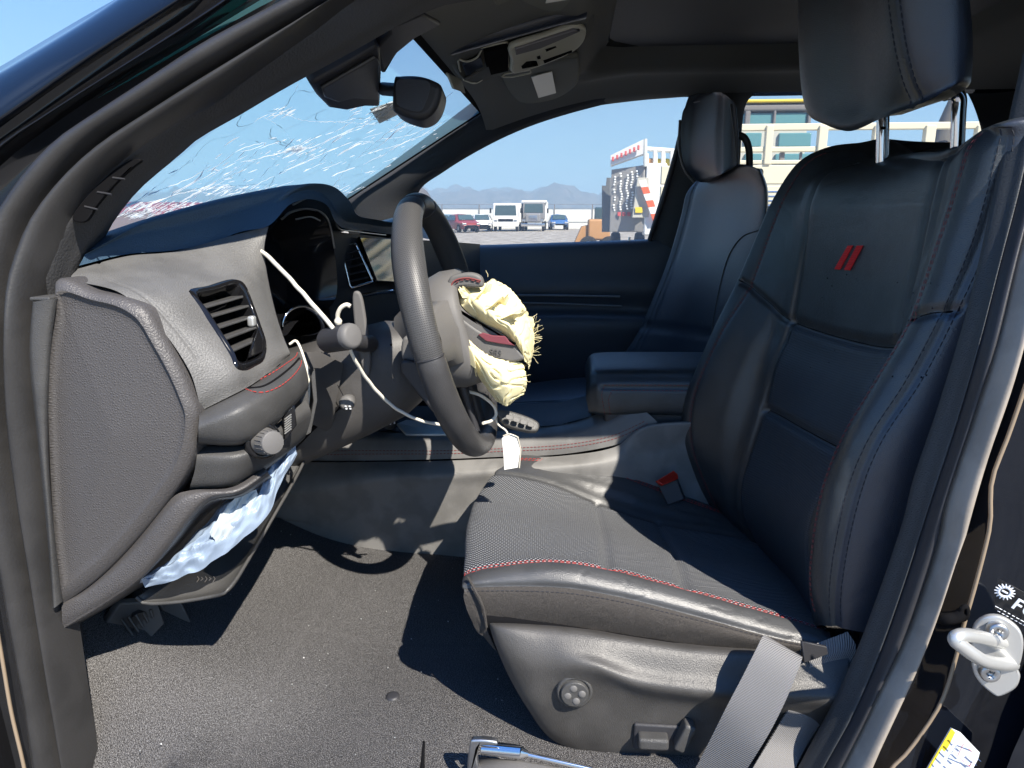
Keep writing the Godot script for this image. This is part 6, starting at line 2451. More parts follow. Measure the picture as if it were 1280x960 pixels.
func small_things() -> void:
	# bare cord from the instrument hood over the stalk and round the rim
	var cord := thing("white_cord", "cream cord stretched from the instrument hood past the stalk to the wheel rim", "cord")
	var m := MB.new()
	m.tube(wobble(spline(ats([[324, 312, 0.465], [340, 325, 0.48], [375, 362, 0.52], [405, 397, 0.55], [418, 412, 0.565]]), 8), 0.0008), 0.0028, 8)
	m.tube(wobble(spline(ats([[436, 433, 0.555], [448, 458, 0.53], [470, 488, 0.50], [500, 514, 0.47], [530, 527, 0.45], [556, 532, 0.43]]), 8), 0.0009), 0.0023, 8)
	m.tube(spline(ats([[582, 489, 0.40], [600, 494, 0.40], [616, 506, 0.40], [620, 518, 0.40], [614, 526, 0.41], [604, 529, 0.43]]), 8), 0.0024, 8)
	m.tube(spline(ats([[619, 520, 0.40], [622, 530, 0.39], [632, 538, 0.385], [636, 546, 0.385]]), 6), 0.0016, 6)
	obj("cord_run", m, M.cord, cord)
	m = MB.new()
	m.tube(spline(ats([[423, 405, 0.475], [422, 394, 0.478], [426, 385, 0.48], [433, 381, 0.48], [438, 383, 0.48]]), 6), [0.0045, 0.005, 0.0055, 0.0045, 0.003], 10)
	obj("cord_hook", m, M.cord, cord)
	m = MB.new()
	m.tube(spline(ats([[362, 430, 0.51], [372, 428, 0.51], [384, 462, 0.52], [386, 490, 0.52], [383, 524, 0.52]]), 8), 0.0017, 8)
	obj("cord_tail", m, M.cord, cord)
	# key fob with a paper tag
	var key := thing("key_fob", "black key fob with silver buttons hanging from the wheel rim", "key fob")
	m = MB.new()
	m.slab(loop_spline(ats([[620, 519, 0.385], [628, 515, 0.38], [652, 521, 0.36], [670, 529, 0.345], [673, 536, 0.345], [668, 542, 0.352], [650, 540, 0.366], [630, 533, 0.382]]), 5), Vector3(0.002, 0.007, 0.010), 0.003, 4)
	obj("fob_case", m, M.plastic, key)
	for k in 4:
		m = MB.new()
		m.slab(loop_spline(shifted(ats([[633 + k * 9, 520 + k * 3.0, 0.3905 - k * 0.0085], [639 + k * 9, 521.5 + k * 3.0, 0.385 - k * 0.0085], [639 + k * 9, 526 + k * 3.0, 0.388 - k * 0.0085], [632 + k * 9, 524.5 + k * 3.0, 0.3935 - k * 0.0085]]), Vector3(0.001, 0.003, 0.006)), 3), Vector3(0.0003, 0.001, 0.0014), 0.0005)
		obj("fob_button", m, M.cover_grey, key)
	var tag_ := thing("paper_tag", "white paper tag hanging below the key fob", "tag")
	m = MB.new()
	m.slab(ats([[627, 548, 0.385], [632, 543, 0.385], [641, 543, 0.383], [648, 546, 0.382], [650, 560, 0.384], [647, 584, 0.388], [630, 587, 0.39], [629, 566, 0.387]]), Vector3(0.0005, 0.0, 0.0012), 0.0004)
	obj("tag_card", m, M.paper, tag_)
	m = MB.new()
	m.tube(PackedVector3Array(even(ats([[629, 545, 0.3865], [636, 542, 0.386], [647, 546, 0.3845], [651, 562, 0.385], [649, 586, 0.389]]), 0.004)), 0.0012, 5)
	obj("tag_sleeve", m, M.glass_rim, tag_)
	# crumpled plastic in the loose panel
	var s: Sheet = M.tray
	var nz := FastNoiseLite.new()
	nz.seed = 77
	nz.frequency = 1.0
	nz.fractal_type = FastNoiseLite.FRACTAL_NONE
	var film := thing("plastic_wrap", "crumpled pale blue plastic wrap lying in the loose knee panel", "plastic wrap")
	var rows := []
	var le := [[174, 730], [214, 698], [248, 664], [282, 627], [312, 600], [336, 580], [362, 563]]
	var re := [[182, 736], [228, 722], [264, 704], [304, 674], [334, 644], [350, 606], [372, 570]]
	var lz := [0.664, 0.655, 0.645, 0.628, 0.60, 0.565, 0.53]
	var rz := [0.676, 0.672, 0.662, 0.648, 0.625, 0.59, 0.55]
	for k in 7:
		le[k].append(lz[k])
		re[k].append(rz[k])
	var ls := spline(ats(le), 10)
	var rs := spline(ats(re), 10)
	for i in ls.size():
		var row := PackedVector3Array()
		var v := float(i) / (ls.size() - 1)
		for j in 29:
			var u := j / 28.0
			var p := ls[i].lerp(rs[i], u)
			var ridge := 0.5 - absf(nz.get_noise_2d(u * 1.3 + v * 3.0, v * 4.0 - u * 1.5))
			var f := 0.012 * ridge + 0.006 * (0.4 - absf(nz.get_noise_2d(u * 2.4 + v * 4.0, v * 9.0 - u * 2.0))) + 0.0008 * nz.get_noise_2d(u * 9.0, v * 22.0)
			f *= 0.35 + sin(u * PI)
			f += 0.014 * sin(u * PI)
			p += Vector3(0.35, 0.75, 0.55).normalized() * f + Vector3(0.3, -0.3, 0.1) * 0.004 * nz.get_noise_2d(u * 2.0, v * 7.0)
			row.append(p)
		rows.append(row)
	m = MB.new()
	m.grid(rows)
	obj("wrap_sheet", m, M.plastic_film, film)
	rows = []
	for i in 19:
		var v := i / 18.0
		var row := PackedVector3Array()
		for j in 19:
			var u := j / 18.0
			var fx := 268 + 58 * v + 12 * (u - 0.5)
			var p := at(fx, 676 - 52 * v + 30 * (u - 0.5) * (0.6 + sin(v * PI)), 0.668 - 0.0007 * (fx - 262))
			p += Vector3(0.3, 0.8, 0.5) * (0.010 * (0.5 - absf(nz.get_noise_2d(u * 2.0 + 40.0, v * 2.6))) + 0.002 * nz.get_noise_2d(u * 6.0, v * 6.0) + 0.012 * sin(u * PI) * sin(v * PI))
			row.append(p)
		rows.append(row)
	m = MB.new()
	m.grid(rows)
	obj("wrap_fold", m, M.wrap_white, film)
	# door striker on the painted post
	var st := group("door_striker", car)
	var base := ats([[1217, 778, 0.755], [1232, 767, 0.76], [1252, 768, 0.765], [1272, 782, 0.772], [1278, 800, 0.774], [1275, 822, 0.772], [1271, 832, 0.77], [1274, 842, 0.77], [1268, 856, 0.768], [1250, 866, 0.762], [1240, 864, 0.76], [1222, 848, 0.755], [1214, 830, 0.752], [1213, 800, 0.753]])
	m = MB.new()
	m.slab(loop_spline(base, 4), Vector3(-0.002, 0, 0.006), 0.002)
	obj("striker_plate", m, M.zinc, st)
	for q in [[1247, 789, 0.772], [1237, 841, 0.767]]:
		m = MB.new()
		m.lathe(at(q[0], q[1], q[2]), Vector3(-0.2, 0.05, 1), [[0.0090, -0.004], [0.0090, 0.002], [0.0075, 0.004], [0.0035, 0.004], [0.003, 0.001], [0.0, 0.001]], 18)
		obj("striker_bolt", m, M.satin_metal, st)
		for k in 6:
			var a := TAU * k / 6
			m = MB.new()
			m.ball(at(q[0], q[1], q[2]) + Vector3(cos(a) * 0.0034, sin(a) * 0.0034, 0.004), Vector3.ONE * 0.0009, 6)
			obj("bolt_lobe", m, M.plastic, st)
	m = MB.new()
	m.tube(spline(ats([[1252, 803, 0.768], [1232, 798, 0.785], [1210, 794, 0.80], [1198, 795, 0.808], [1194, 800, 0.81], [1200, 806, 0.81], [1216, 818, 0.806], [1230, 826, 0.798], [1250, 830, 0.782], [1266, 830, 0.77]]), 8), 0.0062, 12)
	obj("striker_loop", m, M.zinc, st)
	# stickers on the post
	var s1 := group("warning_sticker", car)
	var o1 := ats([[1247, 722, 0.79], [1290, 745, 0.80], [1292, 790, 0.80], [1243, 760, 0.79]])
	m = MB.new()
	m.slab(o1, Vector3(-0.0005, 0, 0.0012), 0.0004)
	obj("sticker_card", m, M.label_black, s1)
	var e1 := (o1[1] - o1[0]).normalized()
	var e2 := (o1[0] - o1[3]).normalized()
	var sn := e1.cross(e2).normalized()
	if sn.z < 0:
		sn = -sn
	var sbasis := Basis(e1, sn.cross(e1), sn)
	text_on(s1, "FO", at(1266, 752, 0.7985), sbasis, 0.011, M.label_white, 800)
	m = MB.new()     # two lines of print too small to read
	for k in 2:
		var lp := at(1244 + k * 3.0, 757.5 + k * 6.0, 0.7935)
		for q in 11:
			var l := lp + e1 * (q * 0.0036)
			m.tube(PackedVector3Array([l, l + e1 * rng.randf_range(0.0018, 0.0031)]), 0.0007, 4, 0.4)
	obj("printed_line", m, M.label_white, s1).set_meta("kind", "stuff")
	m = MB.new()
	var sc := at(1256, 740, 0.797)
	for k in 16:
		var dir := sbasis * Vector3(cos(TAU * k / 16), sin(TAU * k / 16), 0)
		m.tube(PackedVector3Array([sc + dir * 0.0048, sc + dir * 0.0078]), [0.0011, 0.0004], 4)
	m.lathe(sc, sn, [[0.0055, -0.0006], [0.0055, 0.0006], [0.0036, 0.0006], [0.0036, -0.0006]], 20)
	m.box(sc, Vector3(0.005, 0.0016, 0.001), 0.0003, sbasis)
	obj("sun_emblem", m, M.label_white, s1)
	var s2 := group("tyre_label", car)
	var o2 := ats([[1188, 909, 0.752], [1200, 915, 0.755], [1224, 940, 0.76], [1222, 948, 0.76], [1200, 990, 0.755], [1140, 990, 0.742]])
	m = MB.new()
	m.slab(o2, Vector3(0, 0, 0.0012), 0.0004)
	obj("label_card", m, M.label_white, s2)
	m = MB.new()
	m.slab(shifted(ats([[1188, 909, 0.752], [1193, 914, 0.753], [1164, 975, 0.745], [1150, 990, 0.742], [1140, 990, 0.742]]), Vector3(0, 0, 0.0013)), Vector3(0, 0, 0.0006), 0.0002)
	obj("yellow_band", m, M.yellow, s2)
	var f1 := (ats([[1224, 940, 0.76]])[0] - ats([[1193, 912, 0.753]])[0]).normalized()
	var f2 := (ats([[1188, 909, 0.752]])[0] - ats([[1160, 975, 0.745]])[0]).normalized()
	m = MB.new()
	for k in 9:
		var p := at(1191 - k * 3.2, 920 + k * 7.0, 0.757)
		for q in 3:
			var a := p + f1 * (0.003 + q * 0.011)
			m.tube(PackedVector3Array([a, a + f1 * rng.randf_range(0.004, 0.009)]), 0.0004, 4, 0.5)
	obj("printed_line", m, M.ink_blue, s2).set_meta("kind", "stuff")
	m = MB.new()
	for q in [[[1204, 930], [1197, 945]], [[1197, 945], [1212, 958]], [[1212, 958], [1219, 943]], [[1219, 943], [1204, 930]]]:
		m.tube(PackedVector3Array([at(q[0][0], q[0][1], 0.759), at(q[1][0], q[1][1], 0.759)]), 0.0004, 4, 0.5)
	obj("printed_frame", m, M.ink_red, s2)


func text_on(parent: Node, words: String, where: Vector3, b: Basis, high: float, mt: Material, weight := 400) -> void:
	var tm := TextMesh.new()
	tm.text = words
	var f := SystemFont.new()
	f.font_names = PackedStringArray(["Droid Sans"])
	f.font_weight = weight
	tm.font = f
	tm.font_size = 64
	tm.pixel_size = high / 46.0
	tm.depth = high * 0.06
	tm.curve_step = 3.0
	tm.horizontal_alignment = HORIZONTAL_ALIGNMENT_LEFT
	tm.vertical_alignment = VERTICAL_ALIGNMENT_CENTER
	var o := obj("lettering", tm, mt, parent)
	o.transform = Transform3D(b, where + b.z * 0.001)


# ==================================================================== the yard outside
func yard() -> void:
	var dirt := mat("dirt", lin(0.40, 0.365, 0.30), 0.95)
	triplanar(dirt, 0.12, noise_tex(61, 0.05, FastNoiseLite.TYPE_SIMPLEX, 512, 4.0, 4), 0.6, noise_tex(62, 0.01, FastNoiseLite.TYPE_SIMPLEX_SMOOTH, 1024, 0, 5, ramp2(Color(0.75, 0.73, 0.7), Color(1, 1, 1), 0.3, 0.7)))
	var g := MB.new()
	var rows := []
	var steps := [-9000.0, -3000.0, -800.0, -200.0, -60.0, -20.0, -6.0, 0.0, 6.0, 20.0, 60.0, 200.0, 800.0, 3000.0, 9000.0]
	for z in steps:
		var row := PackedVector3Array()
		for x in steps:
			row.append(Vector3(x, 0, z))
		rows.append(row)
	g.grid(rows)
	struct("ground", g, dirt)
	var apron := mat("added_asphalt", lin(0.24, 0.23, 0.215), 0.9)  # unseen dark apron added to cut ground bounce and deepen the shade
	triplanar(apron, 0.6, noise_tex(64, 0.2, FastNoiseLite.TYPE_SIMPLEX, 512, 5.0, 3), 0.6, noise_tex(65, 0.02, FastNoiseLite.TYPE_SIMPLEX_SMOOTH, 512, 0, 5, ramp2(Color(0.75, 0.75, 0.75), Color(1, 1, 1), 0.3, 0.7)))
	g = MB.new()
	g.grid([PackedVector3Array([Vector3(-14, 0.004, -4.5), Vector3(14, 0.004, -4.5)]), PackedVector3Array([Vector3(-14, 0.004, 16), Vector3(14, 0.004, 16)])])
	struct("added_apron", g, apron)
	# hazy mountains
	var rock := mat("mountain_rock", lin(0.15, 0.125, 0.105), 0.95)
	triplanar(rock, 0.002, null, 1.0, noise_tex(63, 0.01, FastNoiseLite.TYPE_SIMPLEX, 512, 0, 5, ramp2(Color(0.7, 0.7, 0.7), Color(1, 1, 1), 0.3, 0.7)))
	var nz := FastNoiseLite.new()
	nz.seed = 5
	nz.frequency = 1.0
	nz.fractal_octaves = 5
	for ridge in [[4200.0, 240.0, 0.0], [5600.0, 330.0, 40.0]]:
		rows = []
		for i in 21:
			var v := i / 20.0
			var row := PackedVector3Array()
			for j in 261:
				var a := -1.15 + 2.3 * j / 260.0
				var dist: float = ridge[0] + 1400.0 * v
				var along: float = a * 16.0 + ridge[2]
				var crest: float = 0.58 + 0.22 * nz.get_noise_1d(along * 0.5) + 0.16 * nz.get_noise_1d(along * 1.7)
				crest += 0.26 * exp(-pow((a + 0.016) / 0.020, 2.0)) + 0.10 * exp(-pow((a + 0.10) / 0.05, 2.0))
				var h: float = ridge[1] * maxf(crest, 0.12) * pow(sin(PI * clampf(v, 0.0, 1.0)), 1.1)
				h *= 1.0 + 0.35 * nz.get_noise_2d(along * 2.0, v * 5.0)
				row.append(Vector3(sin(a) * dist, h - 2.0, -cos(a) * dist))
			rows.append(row)
		g = MB.new()
		g.grid(rows)
		struct("mountain_range", g, rock)


func far(px: float, py: float, z: float) -> Vector3:
	return at(px, py, z)

func yard_things() -> void:
	var wall_m := mat("fence_panel", lin(0.62, 0.63, 0.58), 0.7)
	var post_m := mat("fence_post", lin(0.16, 0.15, 0.14), 0.6)
	var tyre := mat("tyre_rubber", lin(0.018, 0.017, 0.016), 0.9)
	var wind := mat("cab_glass", lin(0.05, 0.085, 0.095), 0.12)
	# pale sheet fence across the back of the yard
	var fz := -76.0
	var f := thing("perimeter_fence", "long pale sheet fence with dark posts across the back of the yard", "fence", Vector3(0, 0, fz))
	for k in 26:
		var m := MB.new()
		m.box(Vector3(-48.0 + k * 4.0, 1.0, 0), Vector3(3.94, 2.0, 0.06), 0.01)
		obj("fence_panel", m, wall_m, f)
		m = MB.new()
		m.box(Vector3(-50.0 + k * 4.0, 1.3, 0.08), Vector3(0.09, 2.4, 0.09), 0.01)
		obj("fence_post", m, post_m, f)
	for y in [2.1, 2.5, 0.7]:
		var m := MB.new()
		m.box(Vector3(0, y, 0.09), Vector3(100, 0.035, 0.035), 0.005)
		obj("fence_rail", m, post_m, f)
	var b := thing("long_shed", "low pale shed roof beyond the left end of the fence", "shed", Vector3(-52, 0, -190))
	var m := MB.new()
	m.box(Vector3(0, 1.9, 0), Vector3(30, 3.8, 14), 0.05)
	obj("wall", m, wall_m, b)
	m = MB.new()
	m.grid([PackedVector3Array([Vector3(-15.4, 3.7, 7.4), Vector3(15.4, 3.7, 7.4)]), PackedVector3Array([Vector3(-15.4, 5.4, 0), Vector3(15.4, 5.4, 0)]), PackedVector3Array([Vector3(-15.4, 3.7, -7.4), Vector3(15.4, 3.7, -7.4)])])
	obj("roof", m, mat("shed_roof", lin(0.5, 0.52, 0.46), 0.6), b)
	# two lorries facing the car
	cab_truck(far(632, 293, -61.0), "white cab-over box truck parked facing the car", M.white_paint, wind, tyre, 2.35, 2.45, false)
	cab_truck(far(666, 290, -62.0), "dark bonneted dump truck beside the white box truck", mat("truck_grey", lin(0.20, 0.20, 0.20), 0.5), wind, tyre, 2.2, 2.45, true)
	sedan(far(573, 293, -56.0), 0.5, "red car parked at the left of the white truck", mat("red_paint", lin(0.24, 0.04, 0.035), 0.35), wind, tyre)
	sedan(far(598, 291, -60.0), 0.2, "white car half hidden between the red car and the truck", M.white_paint, wind, tyre)
	sedan(far(601, 285, -72.0), 0.1, "dark grey car parked by the back fence", mat("dark_paint", lin(0.04, 0.045, 0.05), 0.35), wind, tyre)
	sedan(far(697, 287, -68.0), 0.1, "blue car parked alone in front of the fence", mat("blue_paint", lin(0.05, 0.13, 0.30), 0.35), wind, tyre)
	sedan(far(556, 286, -64.0), 1.2, "teal car at the far left behind the red car", mat("teal_paint", lin(0.12, 0.2, 0.24), 0.35), wind, tyre)
	signal_truck(tyre)
	loader(tyre, wind)
	stake_truck(tyre, wind)
	# red and dark bodies added to stand in for reflections low in the windshield
	for q in [[[152, 262], [0.45, 0.25, 0.20], "dark crushed body added for a reflection low in the windshield corner"], [[205, 258], [0.5, 0.05, 0.04], "red crushed body added for a reflection low in the windshield"]]:
		var at_ := far(q[0][0], q[0][1], -9.0)
		var w := thing("reflection_wreck", q[2], "reflection stand-in", Vector3(at_.x, 0, -9.0))
		var c := mat("reflection_tone_%d" % q[0][0], lin(q[1][0] * 0.5, q[1][1] * 0.5, q[1][2] * 0.5), 0.5)
		crushed_body(w, c, tyre)


func crushed_body(w: Node3D, c: Material, tyre: Material) -> void:
	var nz := FastNoiseLite.new()
	nz.seed = int(absf(w.position.x) * 100)
	nz.frequency = 1.3
	var rows := []
	for q in [[-2.1, 0.45, 0.7], [-1.9, 0.95, 0.85], [-0.8, 1.05, 0.85], [-0.4, 1.45, 0.7], [0.8, 1.5, 0.7], [1.4, 1.05, 0.85], [2.0, 0.95, 0.85], [2.15, 0.5, 0.7]]:
		var row := PackedVector3Array()
		for k in 9:
			var z := -1.0 + 2.0 * k / 8
			var p := Vector3(q[0], q[1] * (1.0 - 0.12 * z * z), z * q[2])
			p += Vector3(nz.get_noise_3dv(p), nz.get_noise_3dv(p + Vector3(9, 0, 0)), nz.get_noise_3dv(p + Vector3(0, 9, 0))) * 0.22
			row.append(p)
		rows.append(row)
	var m := MB.new()
	m.grid(rows)
	for sd in [0, 8]:
		var top := PackedVector3Array()
		var bottom := PackedVector3Array()
		for r in rows:
			top.append(r[sd])
			bottom.append(Vector3(r[sd].x, 0.3, r[sd].z))
		m.grid([top, bottom])
	obj("body", m, c, w)
	for p in [Vector3(-1.35, 0.32, 0.75), Vector3(1.35, 0.32, 0.75), Vector3(-1.35, 0.32, -0.75), Vector3(1.35, 0.32, -0.75)]:
		wheel(w, p, 0.32, tyre)


func wheel(parent: Node, p: Vector3, r: float, tyre: Material, axis := Vector3(0, 0, 1)) -> void:
	var m := MB.new()
	m.lathe(p, axis, [[r * 0.55, -0.11], [r * 0.92, -0.11], [r, -0.07], [r, 0.07], [r * 0.92, 0.11], [r * 0.55, 0.11]], 22)
	var o := obj("wheel", m, tyre, parent)
	m = MB.new()
	m.lathe(p, axis, [[0.0, -0.06], [r * 0.2, -0.07], [r * 0.56, -0.10], [r * 0.56, 0.10], [r * 0.2, 0.07], [0.0, 0.06]], 18)
	obj("rim", m, M.satin_metal, o)


func cab_truck(p: Vector3, label: String, paint: Material, glass: Material, tyre: Material, wide: float, high: float, bonnet: bool) -> void:
	var t := thing("truck", label, "truck", Vector3(p.x, 0, p.z))
	var h := high
	var m := MB.new()
	if not bonnet:
		m.box(Vector3(0, 0.45 + (h - 0.45) / 2, -0.9), Vector3(wide * 0.92, h - 0.6, 1.8), 0.10)
		obj("cab", m, paint, t)
		m = MB.new()
		m.slab(PackedVector3Array([Vector3(-wide * 0.40, 1.35, 0.0), Vector3(wide * 0.40, 1.35, 0.0), Vector3(wide * 0.37, 2.2, -0.0), Vector3(-wide * 0.37, 2.2, -0.0)]), Vector3(0, 0, 0.02), 0.008)
		obj("windscreen", m, glass, t)
		m = MB.new()
		m.box(Vector3(0, h * 0.5 + 0.35, -4.2), Vector3(wide, h - 0.8, 4.6), 0.04)
		obj("box_body", m, paint, t)
		m = MB.new()
		m.box(Vector3(0, 0.95, 0.01), Vector3(wide * 0.55, 0.22, 0.03), 0.01)
		obj("grille", m, M.matt_black, t)
	else:
		m.box(Vector3(0, 1.75, -1.9), Vector3(wide * 0.88, 1.5, 1.5), 0.10)
		obj("cab", m, paint, t)
		m = MB.new()
		m.box(Vector3(0, 1.15, -0.7), Vector3(wide * 0.6, 0.75, 1.3), 0.12)
		obj("bonnet", m, paint, t)
		m = MB.new()
		m.slab(PackedVector3Array([Vector3(-wide * 0.38, 1.6, -1.14), Vector3(wide * 0.38, 1.6, -1.14), Vector3(wide * 0.36, 2.35, -1.16), Vector3(-wide * 0.36, 2.35, -1.16)]), Vector3(0, 0, 0.02), 0.008)
		obj("windscreen", m, glass, t)
		m = MB.new()
		m.box(Vector3(0, 1.1, -0.03), Vector3(wide * 0.34, 0.5, 0.06), 0.02)
		obj("grille", m, M.chrome, t)
		m = MB.new()
		m.box(Vector3(0, 1.75, -4.5), Vector3(wide, 1.7, 3.6), 0.05)
		obj("dump_body", m, M.white_paint, t)
		m = MB.new()
		m.box(Vector3(0, 2.56, -2.3), Vector3(wide * 1.02, 0.2, 1.4), 0.04)
		obj("cab_shield", m, M.white_paint, t)
	m = MB.new()
	m.box(Vector3(0, 0.55, 0.06), Vector3(wide * 0.95, 0.26, 0.14), 0.04)
	obj("bumper", m, M.chrome if bonnet else paint, t)
	for s in [-1.0, 1.0]:
		m = MB.new()
		m.box(Vector3(s * wide * 0.36, 0.92, 0.02), Vector3(0.26, 0.18, 0.05), 0.03)
		obj("headlight", m, M.satin_metal, t)
		m = MB.new()
		m.box(Vector3(s * (wide * 0.5 + 0.14), 1.75, -0.15 if not bonnet else -1.2), Vector3(0.14, 0.42, 0.10), 0.03)
		obj("side_mirror", m, M.matt_black, t)
		wheel(t, Vector3(s * wide * 0.40, 0.42, -0.6), 0.42, tyre, Vector3(1, 0, 0))
		wheel(t, Vector3(s * wide * 0.40, 0.42, -4.6), 0.42, tyre, Vector3(1, 0, 0))


func sedan(p: Vector3, turn: float, label: String, paint: Material, glass: Material, tyre: Material) -> void:
	var t := thing("parked_car", label, "car", Vector3(p.x, 0, p.z - 2.0), "cars parked far across the yard")
	t.rotation.y = turn
	var m := MB.new()
	var rows := []
	for q in [[2.25, 0.55, 0.72, 0.62], [2.15, 0.78, 0.84, 0.70], [1.1, 0.95, 0.88, 0.80], [0.45, 1.42, 0.66, 0.86], [-1.0, 1.45, 0.66, 0.86], [-1.8, 1.02, 0.84, 0.84], [-2.2, 0.98, 0.82, 0.76], [-2.3, 0.5, 0.72, 0.7]]:
		var row := PackedVector3Array()
		row.append(Vector3(-q[3], 0.28, q[0]))
		row.append(Vector3(-q[3] - 0.06, minf(q[1], 0.75), q[0]))
		row.append(Vector3(-q[2] * 0.92, q[1] * 0.97, q[0]))
		row.append(Vector3(0, q[1] * 1.02, q[0]))
		row.append(Vector3(q[2] * 0.92, q[1] * 0.97, q[0]))
		row.append(Vector3(q[3] + 0.06, minf(q[1], 0.75), q[0]))
		row.append(Vector3(q[3], 0.28, q[0]))
		rows.append(row)
	m.grid(rows)
	obj("body", m, paint, t)
	m = MB.new()
	m.slab(PackedVector3Array([Vector3(-0.66, 1.0, 1.12), Vector3(0.66, 1.0, 1.12), Vector3(0.56, 1.40, 0.55), Vector3(-0.56, 1.40, 0.55)]), Vector3(0, 0.02, 0.03), 0.008)
	obj("windscreen", m, glass, t)
	for s in [-1.0, 1.0]:
		m = MB.new()
		m.box(Vector3(s * 0.6, 0.68, 2.2), Vector3(0.34, 0.15, 0.12), 0.04)
		obj("headlight", m, M.satin_metal, t)
		m = MB.new()
		m.slab(PackedVector3Array([Vector3(s * 0.87, 0.95, 0.8), Vector3(s * 0.70, 1.36, 0.35), Vector3(s * 0.70, 1.38, -0.95), Vector3(s * 0.87, 0.98, -1.5)]), Vector3(s * 0.015, 0.005, 0), 0.004)
		obj("side_window", m, glass, t)
		for z in [1.4, -1.4]:
			wheel(t, Vector3(s * 0.76, 0.33, z), 0.33, tyre, Vector3(1, 0, 0))
	m = MB.new()
	m.box(Vector3(0, 0.52, 2.26), Vector3(0.9, 0.16, 0.08), 0.03)
	obj("grille", m, M.matt_black, t)


func signal_truck(tyre: Material) -> void:
	# road-works truck, seen from behind: dotted warning board, striped arm, racks
	var z := -17.0
	var a := far(762, 300, z)
	var b := far(812, 300, z)
	var k := (b.x - a.x) / 50.0         # metres in a pixel there
	var t := thing("road_works_truck", "grey road works truck with a lettered header board and striped arm", "truck", Vector3(a.x, 0, z))
	var P := func(px: float, py: float, d := 0.0) -> Vector3: return far(px, py, z + d) - Vector3(a.x, 0, z)
	var grey := mat("board_grey", lin(0.30, 0.29, 0.27), 0.6)
	var dots := mat("board_dots", lin(0.80, 0.82, 0.78), 0.5)
	var sign_red := mat("sign_red", lin(0.55, 0.10, 0.10), 0.6)
	var org := mat("machine_orange", lin(0.42, 0.22, 0.08), 0.55)
	var m := MB.new()
	m.slab(PackedVector3Array([P.call(761, 290), P.call(793, 290), P.call(806, 290, 0.4), P.call(806, 206, 0.4), P.call(764, 212)]), Vector3(0.1, 0, -0.25), 0.03)
	obj("rear_board", m, grey, t)
	m = MB.new()
	m.slab(PackedVector3Array([P.call(752, 290, -0.6), P.call(763, 290, -0.6), P.call(763, 222, -0.6), P.call(758, 222, -0.6), P.call(757, 232, -0.6), P.call(752, 232, -0.6)]), Vector3(0.1, 0, -0.3), 0.02)
	obj("side_locker", m, mat("locker_grey", lin(0.16, 0.17, 0.17), 0.6), t)
	m = MB.new()
	m.slab(PackedVector3Array([P.call(763, 208, 0.1), P.call(804.5, 193, 0.5), P.call(804.5, 174, 0.5), P.call(763, 194, 0.1)]), Vector3(0.05, 0, -0.15), 0.02)
	obj("header_board", m, M.white_paint, t)
	m = MB.new()
	m.slab(PackedVector3Array([P.call(804, 208, 0.5), P.call(807.5, 208, 0.5), P.call(807.5, 173, 0.5), P.call(804, 174, 0.5)]), Vector3(0.05, 0, -0.15), 0.02)
	obj("header_end", m, mat("board_edge", lin(0.55, 0.58, 0.55), 0.6), t)
	for q in 7:       # the header's red letters are too far off to read
		var px := 766.0 + q * 5.3
		var py := 202.0 - q * 2.35
		var u := P.call(px, py, 0.15 + q * 0.055) as Vector3
		m = MB.new()
		var s := k * 1.0
		m.box(u + Vector3(0, 3.0 * s, 0.02), Vector3(2.6 * s, 5.5 * s, 0.03), 0.02)
		m.box(u + Vector3(0.4 * s, (1.2 + (q % 3)) * s, 0.03), Vector3(1.0 * s, 1.2 * s, 0.03), 0.01)
		obj("red_mark", m, sign_red, t)
	m = MB.new()
	for q in [[768, 218, 0.0], [776, 217, 0.1], [784, 216, 0.18], [790, 215, 0.22], [796, 214, 0.28]]:
		for i in 15:
			if rng.randf() < 0.82:
				m.ball(P.call(q[0] + sin(i * 0.9) * 0.9 + rng.randf_range(-0.4, 0.4), q[1] + i * 3.2, q[2] + 0.06), Vector3(0.03, 0.022, 0.01), 8)
	obj("lamp_dots", m, dots, t).set_meta("kind", "stuff")
	for q in 5:
		m = MB.new()
		m.slab(PackedVector3Array([P.call(772 + q * 6, 270, 0.12), P.call(776 + q * 6, 270, 0.14), P.call(776 + q * 6, 265, 0.14), P.call(772 + q * 6, 265, 0.12)]), Vector3(0, 0, 0.02), 0.005)
		obj("reflector", m, sign_red, t)
	# pale service body with a yellow plate and an orange-white striped arm
	m = MB.new()
	m.slab(PackedVector3Array([P.call(790, 272, 0.45), P.call(812, 272, 0.45), P.call(812, 222, 0.45), P.call(797, 222, 0.45)]), Vector3(0, 0, -0.2), 0.02)
	obj("rear_gate", m, mat("gate_pale", lin(0.48, 0.47, 0.40), 0.6), t)
	m = MB.new()
	m.slab(PackedVector3Array([P.call(794, 266, 0.47), P.call(803, 266, 0.47), P.call(803, 259, 0.47), P.call(794, 259, 0.47)]), Vector3(0, 0, 0.02), 0.005)
	obj("plate", m, M.yellow, t)
	var s0 := P.call(798, 226, 0.55) as Vector3
	var s1 := P.call(816, 276, 0.55) as Vector3
	for q in 6:
		m = MB.new()
		var c0 := s0.lerp(s1, q / 6.0)
		var c1 := s0.lerp(s1, (q + 1) / 6.0)
		m.slab(PackedVector3Array([c0, c0 + Vector3(0.17, 0.02, 0), c1 + Vector3(0.17, 0.02, 0), c1]), Vector3(0, 0, 0.05), 0.006)
		obj("arm_stripe", m, mat("stripe_red", lin(0.68, 0.13, 0.05), 0.5) if q % 2 == 1 else M.white_paint, t)
	m = MB.new()
	m.box(P.call(818, 250, 0.2), Vector3(0.5, 1.7, 0.5), 0.05)
	obj("service_body", m, M.white_paint, t)
